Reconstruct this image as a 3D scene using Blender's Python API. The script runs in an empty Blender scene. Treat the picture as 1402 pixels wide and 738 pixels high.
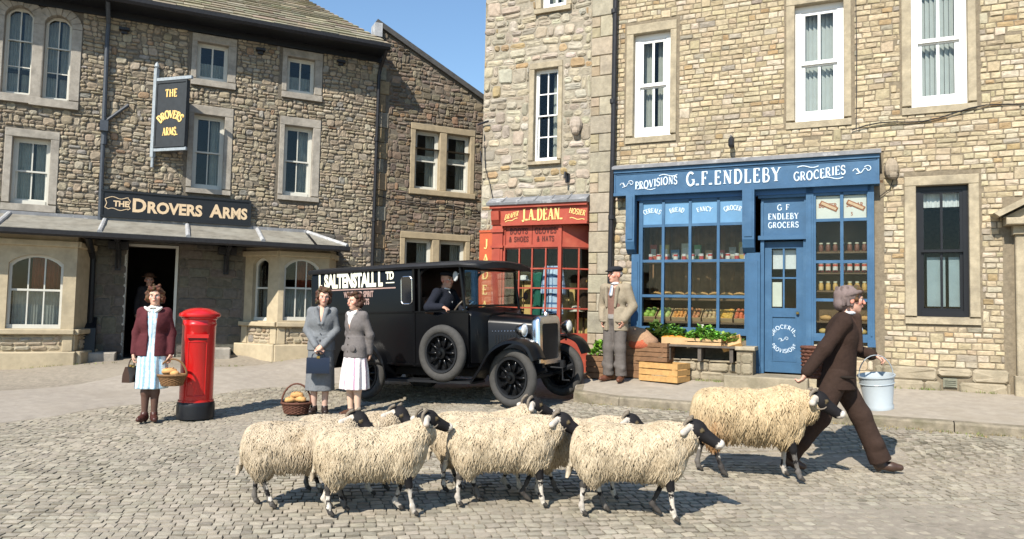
import bpy, math, random
import numpy as np
from mathutils import Vector, Matrix, noise as mnoise

random.seed(11)
rng = np.random.default_rng(7)
SC = bpy.context.scene
COL = SC.collection
PI = math.pi
R_ = math.radians

# ------------------------------------------------------------------ camera
CAM_H = 1.5
PITCH, ROLL, FPX = R_(3.2), R_(1.25), 1000.0 / 1402.0
_rt = Vector((1, 0, 0)); _up = Vector((0, -math.sin(PITCH), math.cos(PITCH))); _fw = Vector((0, math.cos(PITCH), math.sin(PITCH)))
CRT = _rt * math.cos(ROLL) + _up * math.sin(ROLL)
CUP = -_rt * math.sin(ROLL) + _up * math.cos(ROLL)
CFW = _fw
cd = bpy.data.cameras.new('camera'); cam = bpy.data.objects.new('camera', cd); COL.objects.link(cam)
cd.sensor_width = 36.0; cd.lens = 36.0 * FPX; cd.clip_start = 0.1; cd.clip_end = 3000
cam.matrix_world = Matrix(((CRT.x, CUP.x, -CFW.x, 0), (CRT.y, CUP.y, -CFW.y, 0), (CRT.z, CUP.z, -CFW.z, CAM_H), (0, 0, 0, 1)))
SC.camera = cam
SC.render.resolution_x = 1024; SC.render.resolution_y = 539

# ------------------------------------------------------------------ light
SUN_TRAVEL = Vector((0.52, 0.96, -1.0)).normalized()      # the way the light goes
sun_el = math.asin(-SUN_TRAVEL.z)
to_sun = -SUN_TRAVEL
w = bpy.data.worlds.new('World'); SC.world = w; w.use_nodes = True
nt = w.node_tree; nt.nodes.clear()
wo = nt.nodes.new('ShaderNodeOutputWorld'); bg = nt.nodes.new('ShaderNodeBackground'); sky = nt.nodes.new('ShaderNodeTexSky')
sky.sky_type = 'NISHITA'; sky.sun_disc = False; sky.sun_elevation = sun_el
sky.sun_rotation = math.atan2(to_sun.x, to_sun.y)
sky.altitude = 200; sky.air_density = 1.5; sky.dust_density = 0.0; sky.ozone_density = 6.0
bg.inputs['Strength'].default_value = 0.115
nt.links.new(sky.outputs[0], bg.inputs[0]); nt.links.new(bg.outputs[0], wo.inputs[0])
sd = bpy.data.lights.new('sun', 'SUN'); so = bpy.data.objects.new('sun', sd); COL.objects.link(so)
sd.energy = 5.0; sd.angle = R_(0.53); sd.color = (1.0, 0.93, 0.82)
so.rotation_euler = to_sun.to_track_quat('Z', 'Y').to_euler(); so.location = to_sun * 40

SC.view_settings.view_transform = 'Standard'; SC.view_settings.look = 'None'
SC.view_settings.exposure = 0.6; SC.view_settings.gamma = 1.0; SC.view_settings.use_curve_mapping = False
SC.render.engine = 'CYCLES'
SC.cycles.use_denoising = True
SC.cycles.max_bounces = 8; SC.cycles.diffuse_bounces = 3; SC.cycles.transparent_max_bounces = 16; SC.cycles.glossy_bounces = 3
SC.cycles.caustics_reflective = False; SC.cycles.caustics_refractive = False
SC.cycles.sample_clamp_indirect = 4.0

# ------------------------------------------------------------------ materials
MATS = {}
def mat(name, base=(.5, .5, .5), rough=.8, var=.15, scale=8.0, bump=.0, bscale=40.0, metal=0.0, attr=False, spec=.3, stain=None, stain_scale=1.2, stain_lo=.5, stain_hi=.7, coat=0.0):
    """principled material: base (times the mesh's own Col) mottled by noise, optional stain colour in big irregular patches, fine bump"""
    m = bpy.data.materials.new(name); m.use_nodes = True; MATS[name] = m
    n = m.node_tree.nodes; l = m.node_tree.links; b = n['Principled BSDF']
    tc = n.new('ShaderNodeTexCoord'); geo = n.new('ShaderNodeNewGeometry')
    nz = n.new('ShaderNodeTexNoise'); nz.inputs['Scale'].default_value = scale; nz.inputs['Detail'].default_value = 6; nz.inputs['Roughness'].default_value = .65
    l.new(geo.outputs['Position'], nz.inputs['Vector'])
    mr = n.new('ShaderNodeMapRange'); mr.inputs[1].default_value = .3; mr.inputs[2].default_value = .7
    mr.inputs[3].default_value = 1 - var; mr.inputs[4].default_value = 1 + var
    l.new(nz.outputs[0], mr.inputs[0])
    mx = n.new('ShaderNodeMix'); mx.data_type = 'RGBA'; mx.blend_type = 'MULTIPLY'; mx.inputs[0].default_value = 1
    if attr:
        at = n.new('ShaderNodeAttribute'); at.attribute_name = 'Col'
        m2 = n.new('ShaderNodeMix'); m2.data_type = 'RGBA'; m2.blend_type = 'MULTIPLY'; m2.inputs[0].default_value = 1
        m2.inputs[6].default_value = (*base, 1); l.new(at.outputs[0], m2.inputs[7]); l.new(m2.outputs[2], mx.inputs[6])
    else:
        mx.inputs[6].default_value = (*base, 1)
    l.new(mr.outputs[0], mx.inputs[7])
    out = mx.outputs[2]
    if stain:
        ns = n.new('ShaderNodeTexNoise'); ns.inputs['Scale'].default_value = stain_scale; ns.inputs['Detail'].default_value = 5; ns.inputs['Roughness'].default_value = .6
        l.new(geo.outputs['Position'], ns.inputs['Vector'])
        mr2 = n.new('ShaderNodeMapRange'); mr2.inputs[1].default_value = stain_lo; mr2.inputs[2].default_value = stain_hi; mr2.inputs[3].default_value = 0; mr2.inputs[4].default_value = stain[3] if len(stain) > 3 else .6
        l.new(ns.outputs[0], mr2.inputs[0])
        m3 = n.new('ShaderNodeMix'); m3.data_type = 'RGBA'; l.new(mr2.outputs[0], m3.inputs[0]); l.new(out, m3.inputs[6]); m3.inputs[7].default_value = (*stain[:3], 1)
        out = m3.outputs[2]
    l.new(out, b.inputs['Base Color'])
    b.inputs['Roughness'].default_value = rough; b.inputs['Metallic'].default_value = metal
    b.inputs['Specular IOR Level'].default_value = spec; b.inputs['Coat Weight'].default_value = coat; b.inputs['Coat Roughness'].default_value = .08
    if bump > 0:
        nb = n.new('ShaderNodeTexNoise'); nb.inputs['Scale'].default_value = bscale; nb.inputs['Detail'].default_value = 5; nb.inputs['Roughness'].default_value = .7
        l.new(geo.outputs['Position'], nb.inputs['Vector'])
        bp = n.new('ShaderNodeBump'); bp.inputs['Strength'].default_value = bump; bp.inputs['Distance'].default_value = .02
        l.new(nb.outputs[0], bp.inputs['Height']); l.new(bp.outputs[0], b.inputs['Normal'])
    return m
def glass_mat(name, tint=(.93, .96, .95), refl=1.0):
    m = bpy.data.materials.new(name); m.use_nodes = True; MATS[name] = m
    n = m.node_tree.nodes; l = m.node_tree.links; n.clear()
    o = n.new('ShaderNodeOutputMaterial'); t = n.new('ShaderNodeBsdfTransparent'); g = n.new('ShaderNodeBsdfGlossy'); x = n.new('ShaderNodeMixShader'); fr = n.new('ShaderNodeFresnel')
    t.inputs[0].default_value = (*tint, 1); g.inputs['Roughness'].default_value = .015; fr.inputs[0].default_value = 1.5
    geo = n.new('ShaderNodeNewGeometry'); nz = n.new('ShaderNodeTexNoise'); nz.inputs['Scale'].default_value = 5; l.new(geo.outputs['Position'], nz.inputs['Vector'])
    bp = n.new('ShaderNodeBump'); bp.inputs['Strength'].default_value = .03; bp.inputs['Distance'].default_value = .02; nz.inputs['Scale'].default_value = 2.5; nz.inputs['Detail'].default_value = 0; l.new(nz.outputs[0], bp.inputs['Height']); l.new(bp.outputs[0], g.inputs['Normal'])
    ml = n.new('ShaderNodeMath'); ml.operation = 'MULTIPLY'; ml.inputs[1].default_value = refl
    l.new(fr.outputs[0], ml.inputs[0]); l.new(ml.outputs[0], x.inputs[0]); l.new(t.outputs[0], x.inputs[1]); l.new(g.outputs[0], x.inputs[2]); l.new(x.outputs[0], o.inputs[0])
    return m

mat('stone_gold', (.84, .85, .87), .9, .24, 18, .4, 60, attr=True, stain=(.17, .14, .10, .5), stain_scale=1.3, stain_lo=.56, stain_hi=.75)
mat('stone_pale', (.78, .78, .78), .9, .22, 12, .45, 45, attr=True, stain=(.13, .115, .1, .5), stain_scale=1.6, stain_lo=.52, stain_hi=.75)
mat('stone_brown', (.74, .76, .80), .92, .25, 14, .5, 50, attr=True, stain=(.05, .045, .04, .5), stain_scale=1.3, stain_lo=.55, stain_hi=.75)
mat('mortar_gold', (.20, .165, .115), .95, .25, 20, .5, 60)
mat('mortar_pale', (.30, .265, .205), .95, .25, 16, .6, 40)
mat('mortar_brown', (.15, .13, .102), .95, .3, 20, .6, 60)
mat('dressed_gold', (.37, .315, .22), .85, .25, 9, .5, 50, stain=(.2, .17, .125, .7), stain_scale=3.0, stain_lo=.46, stain_hi=.75)
mat('dressed_grey', (.33, .30, .255), .85, .22, 9, .4, 50, stain=(.12, .11, .095, .55), stain_scale=2.5, stain_lo=.5, stain_hi=.75)
mat('dressed_cream', (.43, .36, .245), .85, .12, 7, .2, 60, stain=(.2, .17, .12, .5), stain_scale=2.2, stain_lo=.52, stain_hi=.75)
mat('plinth_stone', (.33, .28, .20), .95, .25, 5, .5, 30, stain=(.17, .15, .1, .7), stain_scale=2.0, stain_lo=.45, stain_hi=.65)
mat('slate_stone', (1, 1, 1), .9, .3, 12, .5, 40, attr=True, stain=(.22, .2, .12, .5), stain_scale=2.5)
mat('cobble', (.87, .87, .86), .8, .18, 25, .3, 80, attr=True, stain=(.36, .315, .25, .6), stain_scale=.7, stain_lo=.45, stain_hi=.7, spec=.35)
mat('ground_dirt', (.265, .23, .182), .95, .3, 14, .6, 70, stain=(.32, .28, .222, .8), stain_scale=.5, stain_lo=.42, stain_hi=.62)
mat('road_tarmac', (.34, .30, .25), .92, .14, 7, .4, 120, stain=(.29, .25, .2, .6), stain_scale=1.1, stain_lo=.48, stain_hi=.72)
mat('pavement_tarmac', (.355, .31, .25), .92, .16, 7, .45, 120, stain=(.30, .255, .19, .65), stain_scale=1.5, stain_lo=.48, stain_hi=.7)
mat('kerb_stone', (.24, .205, .15), .9, .35, 9, .6, 40, stain=(.13, .12, .07, .6), stain_scale=4, stain_lo=.48, stain_hi=.68)
mat('white_paint', (.80, .80, .78), .45, .04, 6)
mat('cream_paint', (.56, .55, .49), .5, .06, 6)
mat('grey_paint', (.52, .52, .48), .5, .06, 6)
mat('black_paint', (.012, .013, .016), .35, .1, 6)
mat('iron_black', (.02, .02, .023), .45, .3, 20)
mat('iron_grey', (.30, .34, .37), .5, .2, 20)
mat('pipe_grey', (.055, .065, .08), .5, .2, 20)
mat('dressed_tan', (.34, .275, .18), .85, .16, 7, .25, 60, stain=(.14, .12, .09, .55), stain_scale=2.2, stain_lo=.5, stain_hi=.75)
mat('lead', (.20, .205, .215), .55, .25, 5, .25, 15, stain=(.5, .5, .5, .7), stain_scale=6, stain_lo=.55, stain_hi=.68)
mat('blue_paint', (.04, .105, .195), .5, .12, 4, .12, 25, stain=(.10, .20, .32, .45), stain_scale=2.6, stain_lo=.5, stain_hi=.75)
mat('blue_light', (.11, .245, .40), .5, .1, 6)
mat('blue_dark', (.03, .105, .25), .45, .08, 6)
mat('red_paint', (.33, .06, .036), .55, .12, 5, .12, 25, stain=(.50, .16, .09, .4), stain_scale=3.0, stain_lo=.5, stain_hi=.75)
mat('red_orange', (.44, .09, .035), .5, .1, 6)
mat('letter_white', (.55, .64, .72), .6, .12, 30)
mat('letter_gold', (.80, .55, .20), .45, .12, 30)
mat('letter_cream', (.62, .47, .30), .6, .12, 30)
mat('letter_dark', (.09, .02, .015), .6, .1, 30)
mat('sign_dark', (.015, .017, .02), .4, .1, 10)
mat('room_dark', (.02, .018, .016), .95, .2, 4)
mat('room_brown', (.16, .10, .055), .9, .25, 4)
mat('curtain', (.46, .45, .41), .9, .12, 8)
mat('blind', (.66, .67, .66), .8, .06, 8)
mat('lace', (.72, .72, .72), .9, .1, 40)
glass_mat('glass', refl=.4); glass_mat('glass_old', (.9, .93, .92), .65)

def setp(o, label=None, cat=None, group=None, kind=None):
    if label: o['label'] = label
    if cat: o['category'] = cat
    if group: o['group'] = group
    if kind: o['kind'] = kind
    return o
def empty(name, loc=(0, 0, 0), rotz=0.0, label=None, cat=None, group=None, parent=None):
    o = bpy.data.objects.new(name, None); COL.objects.link(o); o.location = loc; o.rotation_euler = (0, 0, rotz); o.empty_display_size = .1
    if parent: o.parent = parent
    return setp(o, label, cat, group)

class MB:
    """collects faces and links them as ONE mesh object"""
    def __init__(s): s.v = []; s.f = []; s.c = []; s.m = []; s.col = (1, 1, 1); s.mi = 0
    def add(s, vs, fs, col=None):
        k = len(s.v); s.v.extend([tuple(p) for p in vs]); c = col or s.col
        for f in fs: s.f.append([i + k for i in f]); s.c.append(c); s.m.append(s.mi)
    def box(s, x0, x1, y0, y1, z0, z1, col=None, ch=0.0):
        if ch <= 0:
            s.add([(x0, y0, z0), (x1, y0, z0), (x1, y1, z0), (x0, y1, z0), (x0, y0, z1), (x1, y0, z1), (x1, y1, z1), (x0, y1, z1)],
                  [(0, 3, 2, 1), (4, 5, 6, 7), (0, 1, 5, 4), (1, 2, 6, 5), (2, 3, 7, 6), (3, 0, 4, 7)], col)
        else:   # chamfered vertical+top edges of the front (-y) face
            c = ch
            s.add([(x0, y1, z0), (x1, y1, z0), (x1, y1, z1), (x0, y1, z1), (x0, y0 + c, z0), (x1, y0 + c, z0), (x1, y0 + c, z1), (x0, y0 + c, z1),
                   (x0 + c, y0, z0 + c), (x1 - c, y0, z0 + c), (x1 - c, y0, z1 - c), (x0 + c, y0, z1 - c)],
                  [(0, 3, 2, 1), (0, 1, 5, 4), (1, 2, 6, 5), (2, 3, 7, 6), (3, 0, 4, 7), (4, 5, 9, 8), (5, 6, 10, 9), (6, 7, 11, 10), (7, 4, 8, 11), (8, 9, 10, 11)], col)
    def rbox(s, c, size, rot=None, col=None):
        hx, hy, hz = [q / 2 for q in size]; c = Vector(c); k = rot.to_3x3() if rot is not None else Matrix.Identity(3)
        vs = [c + k @ Vector(q) for q in [(-hx, -hy, -hz), (hx, -hy, -hz), (hx, hy, -hz), (-hx, hy, -hz), (-hx, -hy, hz), (hx, -hy, hz), (hx, hy, hz), (-hx, hy, hz)]]
        s.add(vs, [(0, 3, 2, 1), (4, 5, 6, 7), (0, 1, 5, 4), (1, 2, 6, 5), (2, 3, 7, 6), (3, 0, 4, 7)], col)
    def prism(s, pts, y0, y1, col=None):
        """outline in x,z pushed from y0 (front) to y1"""
        n = len(pts); a = sum(pts[i][0] * pts[(i + 1) % n][1] - pts[(i + 1) % n][0] * pts[i][1] for i in range(n))
        if a < 0: pts = pts[::-1]
        s.add([(x, y0, z) for x, z in pts] + [(x, y1, z) for x, z in pts],
              [list(range(n)), list(range(2 * n - 1, n - 1, -1))] + [(i, i + n, (i + 1) % n + n, (i + 1) % n) for i in range(n)], col)
    def prism_xy(s, pts, z0, z1, col=None):
        n = len(pts); a = sum(pts[i][0] * pts[(i + 1) % n][1] - pts[(i + 1) % n][0] * pts[i][1] for i in range(n))
        if a < 0: pts = pts[::-1]
        s.add([(x, y, z0) for x, y in pts] + [(x, y, z1) for x, y in pts],
              [list(range(n - 1, -1, -1)), list(range(n, 2 * n))] + [(i, (i + 1) % n, (i + 1) % n + n, i + n) for i in range(n)], col)
    def prism_yz(s, pts, x0, x1, col=None):
        n = len(pts); a = sum(pts[i][0] * pts[(i + 1) % n][1] - pts[(i + 1) % n][0] * pts[i][1] for i in range(n))
        if a < 0: pts = pts[::-1]
        s.add([(x0, y, z) for y, z in pts] + [(x1, y, z) for y, z in pts],
              [list(range(n - 1, -1, -1)), list(range(n, 2 * n))] + [(i, (i + 1) % n, (i + 1) % n + n, i + n) for i in range(n)], col)
    def tube(s, path, rad, n=8, col=None, caps=True, flat=1.0):
        path = [Vector(p) for p in path]; k = len(path); base = len(s.v)
        rads = rad if isinstance(rad, (list, tuple)) else [rad] * k
        t0 = (path[1] - path[0]).normalized(); ref = Vector((0, 0, 1)) if abs(t0.z) < .9 else Vector((1, 0, 0))
        u = t0.cross(ref).normalized(); vs = []
        for i in range(k):
            t = (path[min(i + 1, k - 1)] - path[max(i - 1, 0)]).normalized()
            u = (u - t * u.dot(t)).normalized(); w_ = t.cross(u)
            for j in range(n):
                a = 2 * PI * j / n; vs.append(path[i] + (u * math.cos(a) + w_ * math.sin(a) * flat) * rads[i])
        fs = [(i * n + j, i * n + (j + 1) % n, (i + 1) * n + (j + 1) % n, (i + 1) * n + j) for i in range(k - 1) for j in range(n)]
        if caps: fs += [list(range(n - 1, -1, -1)), list(range((k - 1) * n, k * n))]
        s.add(vs, fs, col)
    def lathe(s, prof, n=24, c=(0, 0, 0), col=None, mtx=None):
        """profile of (radius, z) turned about z at c"""
        k = len(prof); vs = []
        for r, z in prof:
            for j in range(n):
                a = 2 * PI * j / n; p = Vector((r * math.cos(a), r * math.sin(a), z))
                if mtx is not None: p = mtx @ p
                vs.append(p + Vector(c))
        fs = [(i * n + j, i * n + (j + 1) % n, (i + 1) * n + (j + 1) % n, (i + 1) * n + j) for i in range(k - 1) for j in range(n)]
        if prof[0][0] > 1e-6: fs.append(list(range(n - 1, -1, -1)))
        if prof[-1][0] > 1e-6: fs.append(list(range((k - 1) * n, k * n)))
        s.add(vs, fs, col)
    def torus(s, c, R, r, mtx=None, n=28, m=10, sx=1.0, col=None):
        vs = []; mtx = mtx or Matrix.Identity(3)
        for i in range(n):
            a = 2 * PI * i / n
            for j in range(m):
                b = 2 * PI * j / m; q = R + r * math.cos(b)
                vs.append(Vector(c) + mtx @ Vector((q * math.cos(a), q * math.sin(a), r * sx * math.sin(b))))
        s.add(vs, [(i * m + j, ((i + 1) % n) * m + j, ((i + 1) % n) * m + (j + 1) % m, i * m + (j + 1) % m) for i in range(n) for j in range(m)], col)
    def ball(s, c, r, n=8, m=6, col=None, sc=(1, 1, 1)):
        vs = [(c[0], c[1], c[2] - r * sc[2])]
        for i in range(1, m):
            a = -PI / 2 + PI * i / m
            for j in range(n):
                b = 2 * PI * j / n; vs.append((c[0] + r * sc[0] * math.cos(a) * math.cos(b), c[1] + r * sc[1] * math.cos(a) * math.sin(b), c[2] + r * sc[2] * math.sin(a)))
        vs.append((c[0], c[1], c[2] + r * sc[2])); L = len(vs) - 1
        fs = [(0, 1 + (j + 1) % n, 1 + j) for j in range(n)]
        fs += [(1 + i * n + j, 1 + i * n + (j + 1) % n, 1 + (i + 1) * n + (j + 1) % n, 1 + (i + 1) * n + j) for i in range(m - 2) for j in range(n)]
        fs += [(1 + (m - 2) * n + j, 1 + (m - 2) * n + (j + 1) % n, L) for j in range(n)]
        s.add(vs, fs, col)
    def build(s, name, material, parent=None, smooth=False, **kw):
        me = bpy.data.meshes.new(name); me.from_pydata(s.v, [], s.f); 
        mats = material if isinstance(material, (list, tuple)) else [material]
        for q in mats: me.materials.append(MATS[q] if isinstance(q, str) else q)
        if s.f:
            a = me.attributes.new('Col', 'FLOAT_COLOR', 'FACE')
            a.data.foreach_set('color', np.array([(*c, 1.0) for c in s.c], np.float32).ravel())
            if len(mats) > 1: me.polygons.foreach_set('material_index', np.array(s.m, np.int32))
            if smooth: me.polygons.foreach_set('use_smooth', np.ones(len(s.f), bool))
        me.update()
        o = bpy.data.objects.new(name, me); COL.objects.link(o)
        if parent: o.parent = parent
        return setp(o, **kw)
def meshobj(name, me, parent=None, **kw):
    o = bpy.data.objects.new(name, me); COL.objects.link(o)
    if parent: o.parent = parent
    return setp(o, **kw)
def copy_tree(o, parent=None):
    c = o.copy(); COL.objects.link(c); c.parent = parent
    for ch in list(o.children): copy_tree(ch, c)
    return c
def smooth_by_angle(o, deg=35):
    me = o.data; me.polygons.foreach_set('use_smooth', np.ones(len(me.polygons), bool))
    try: me.set_sharp_from_angle(angle=R_(deg))
    except Exception: pass
    return o
ORD = ['first', 'second', 'third', 'fourth', 'fifth', 'sixth', 'seventh', 'eighth', 'ninth', 'tenth', 'eleventh', 'twelfth']
def U(a, b): return random.uniform(a, b)
def vary(c, a=.12, h=.04):
    k = 1 + U(-a, a); return tuple(max(0, q * k * (1 + U(-h, h))) for q in c)

# ------------------------------------------------------------------ lettering
def _arc(cx, cy, rx, ry, a0, a1, n=9): return [(cx + rx * math.cos(R_(a0 + (a1 - a0) * i / n)), cy + ry * math.sin(R_(a0 + (a1 - a0) * i / n))) for i in range(n + 1)]
T_, N_ = 1.0, .45
GLY = {   # (advance, [(weight, points)], [serif (x, y, halfwidth)])
 'A': (.78, [(N_, [(.08, 0), (.38, 1)]), (T_, [(.38, 1), (.68, 0)]), (N_, [(.2, .35), (.56, .35)])], [(.08, 0, .1), (.68, 0, .11)]),
 'B': (.68, [(T_, [(.14, 0), (.14, 1)]), (N_, [(.1, 1), (.34, 1)] + _arc(.34, .76, .2, .24, 90, -90) + [(.14, .52)]), (.7, [(.34, .52)] + _arc(.36, .26, .24, .26, 90, -90) + [(.1, 0)])], []),
 'C': (.74, [(T_ * .9, _arc(.42, .5, .34, .5, 50, 310, 16)), (N_, [(.64, .7), (.64, .92)])], []),
 'D': (.78, [(T_, [(.14, 0), (.14, 1)]), (.8, [(.08, 1), (.34, 1)] + _arc(.34, .5, .34, .5, 90, -90, 12) + [(.08, 0)])], []),
 'E': (.64, [(T_, [(.14, 0), (.14, 1)]), (N_, [(.06, 1), (.54, 1), (.54, .84)]), (N_, [(.14, .52), (.42, .52)]), (N_, [(.42, .43), (.42, .61)]), (N_, [(.06, 0), (.56, 0), (.56, .18)])], []),
 'F': (.6, [(T_, [(.14, 0), (.14, 1)]), (N_, [(.06, 1), (.54, 1), (.54, .82)]), (N_, [(.14, .52), (.4, .52)]), (N_, [(.4, .42), (.4, .62)])], [(.14, 0, .12)]),
 'G': (.8, [(T_ * .9, _arc(.42, .5, .34, .5, 50, 340, 16)), (T_ * .8, [(.7, 0.05), (.7, .44)]), (N_, [(.52, .44), (.8, .44)])], []),
 'H': (.82, [(T_, [(.14, 0), (.14, 1)]), (T_, [(.66, 0), (.66, 1)]), (N_, [(.14, .52), (.66, .52)])], [(.14, 0, .12), (.14, 1, .12), (.66, 0, .12), (.66, 1, .12)]),
 'I': (.36, [(T_, [(.18, 0), (.18, 1)])], [(.18, 0, .13), (.18, 1, .13)]),
 'J': (.5, [(T_, [(.34, 1), (.34, .15)]), (.7, [(.34, .2)] + _arc(.2, .12, .14, .2, 0, -150, 6))], [(.34, 1, .14)]),
 'L': (.62, [(T_, [(.14, 0), (.14, 1)]), (N_, [(.06, 0), (.56, 0), (.56, .22)])], [(.14, 1, .12)]),
 'M': (.95, [(N_, [(.14, 0), (.14, 1)]), (T_, [(.14, 1), (.46, .15)]), (N_, [(.46, .15), (.78, 1)]), (T_, [(.78, 1), (.78, 0)])], [(.14, 0, .1), (.78, 0, .12)]),
 'N': (.82, [(N_, [(.14, 0), (.14, 1)]), (T_, [(.14, 1), (.66, 0)]), (N_, [(.66, 0), (.66, 1)])], [(.14, 0, .11), (.66, 1, .11), (.1, 1, .08)]),
 'O': (.86, [(T_ * .9, _arc(.42, .5, .35, .5, 0, 360, 22))], []),
 'P': (.64, [(T_, [(.14, 0), (.14, 1)]), (.7, [(.08, 1), (.34, 1)] + _arc(.34, .74, .23, .26, 90, -90) + [(.14, .48)])], [(.14, 0, .12)]),
 'R': (.72, [(T_, [(.14, 0), (.14, 1)]), (.6, [(.08, 1), (.34, 1)] + _arc(.34, .75, .21, .25, 90, -90) + [(.14, .5)]), (T_ * .9, [(.34, .5), (.62, 0)])], [(.14, 0, .11), (.64, 0, .08)]),
 'S': (.6, [(T_ * .85, [(.52, .84)] + _arc(.3, .755, .22, .245, 40, 255, 10) + _arc(.3, .25, .24, .26, 75, -140, 12)), (N_, [(.53, .74), (.53, .94)]), (N_, [(.07, .06), (.07, .28)])], []),
 'T': (.7, [(T_, [(.34, 0), (.34, 1)]), (N_, [(.04, .82), (.04, 1), (.64, 1), (.64, .82)])], [(.34, 0, .13)]),
 'U': (.8, [(T_, [(.14, 1), (.14, .3)]), (.7, [(.14, .3)] + _arc(.4, .28, .26, .28, 180, 360, 10) + [(.66, 1)])], [(.14, 1, .12), (.66, 1, .11)]),
 'V': (.76, [(T_, [(.06, 1), (.37, 0)]), (N_, [(.37, 0), (.68, 1)])], [(.06, 1, .11), (.68, 1, .1)]),
 'Y': (.76, [(T_, [(.06, 1), (.37, .48)]), (N_, [(.37, .48), (.68, 1)]), (T_, [(.37, .5), (.37, 0)])], [(.06, 1, .11), (.68, 1, .1), (.37, 0, .13)]),
 '&': (.8, [(.7, [(.7, .02), (.25, .62)] + _arc(.36, .78, .16, .2, 200, -40, 8) + [(.16, .42)] + _arc(.3, .24, .22, .24, 130, 300, 8) + [(.68, .5)])], []),
 '.': (.3, [(T_ * 1.4, [(.1, -.02), (.1, .12)])], []), ' ': (.4, [], []), "'": (.2, [(T_, [(.1, .8), (.1, 1)])], []), '5': (.5, [(.7, [(.45, 1), (.15, 1), (.12, .55)] + _arc(.25, .3, .22, .3, 110, -140, 10))], []),
}
def stroke_quads(pts, wd):
    out = []; n = len(pts)
    for i in range(n - 1):
        (x0, y0), (x1, y1) = pts[i], pts[i + 1]; d = math.hypot(x1 - x0, y1 - y0)
        if d < 1e-6: continue
        ex, ey = (x1 - x0) / d, (y1 - y0) / d; nx, ny = -ey * wd / 2, ex * wd / 2; e = wd * .18 if 0 < i < n - 2 or n > 2 else 0
        out.append([(x0 - ex * e + nx, y0 - ey * e + ny), (x0 - ex * e - nx, y0 - ey * e - ny), (x1 + ex * e - nx, y1 + ey * e - ny), (x1 + ex * e + nx, y1 + ey * e + ny)])
    return out
def serif_text(s, h, wd=.16, track=.1, sx=1.0, serif=True, bold=0):
    """list of quads (in text plane x,z) and total width, baseline at 0"""
    x = 0; q = []
    for ch in s:
        adv, st, sf = GLY[ch]
        for wt, pts in st:
            for quad in stroke_quads([(p[0] * sx, p[1]) for p in pts], wd * max(wt, bold)): q.append([((px + x) * h, pz * h) for px, pz in quad])
        if serif:
            for fx, fy, hw in sf:
                yy = .0 if fy == 0 else .95; q.append([((x + fx * sx - hw) * h, yy * h), ((x + fx * sx + hw) * h, yy * h), ((x + fx * sx + hw) * h, (yy + .05) * h), ((x + fx * sx - hw) * h, (yy + .05) * h)])
        x += (adv + track) * sx
    return q, (x - track * sx) * h
def serif_fit(s, h, W, wd=.16, track=.1, serif=True, bold=0):
    a, w1 = serif_text(s, h, wd, track, 1.0, serif, bold); b, w2 = serif_text(s, h, wd, track, .5, serif, bold)
    sx = .5 + .5 * (W - w2) / (w1 - w2); return serif_text(s, h, wd, track, sx, serif, bold)
def put_text(mb, quads, width, cx, z0, y, th=.006, warp=None):
    k = 0
    for q in quads:
        pts = [(px - width / 2, pz) for px, pz in q]
        if warp: pts = [warp(px, pz) for px, pz in pts]
        k += 1
        mb.prism([(px + cx, pz + z0) for px, pz in pts], y - th - .0004 * (k % 4), y)
def arch_warp(rad):
    return lambda x, z: ((rad + z) * math.sin(x / rad), (rad + z) * math.cos(x / rad) - rad)
def font_text(s, size, bold=0.0, sx=1.0):
    c = bpy.data.curves.new('t', 'FONT'); c.body = s; c.size = size; c.offset = bold; c.extrude = 0; c.resolution_u = 3
    o = bpy.data.objects.new('t', c); COL.objects.link(o)
    me = bpy.data.meshes.new_from_object(o.evaluated_get(bpy.context.evaluated_depsgraph_get()))
    vs = [(v.co.x * sx, v.co.y) for v in me.vertices]; fs = [list(p.vertices) for p in me.polygons]
    bpy.data.objects.remove(o); bpy.data.curves.remove(c); bpy.data.meshes.remove(me)
    return vs, fs
def put_font(mb, s, size, x, z, y, bold=0.0, sx=1.0, align='L', warp=None):
    vs, fs = font_text(s, size, bold, sx)
    x0 = min(v[0] for v in vs); x1 = max(v[0] for v in vs)
    dx = x - x0 if align == 'L' else x - (x0 + x1) / 2
    pts = [(v[0] + dx, v[1] + z) for v in vs]
    if warp: pts = [warp(*p) for p in pts]
    mb.add([(p[0], y, p[1]) for p in pts], [f[:] for f in fs])
    return x1 - x0
def word(q, wd, cx, z0, y, parent, mt, th=.006, warp=None):
    t = MB(); put_text(t, q, wd, cx, z0, y, th, warp); return t.build('lettering', mt, parent)
def swirl(mb, cx, cz, s, y, flip=1, th=.006):
    pts = [(cx + flip * s * (-.9 + .06 * i), cz + s * .22 * math.sin(i * .42)) for i in range(22)]
    pts += [(cx + flip * s * (.42 + .3 * math.cos(a)), cz + s * (.22 + .26 * math.sin(a))) for a in [(-1.4 + .5 * i) for i in range(9)]]
    for q in stroke_quads(pts, s * .085): mb.prism(q, y - th, y)
    for q in stroke_quads([(cx - flip * s * .5, cz + s * .25), (cx - flip * s * .25, cz - s * .22), (cx - flip * s * .6, cz - s * .3)], s * .08): mb.prism(q, y - th - .001, y)
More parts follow.
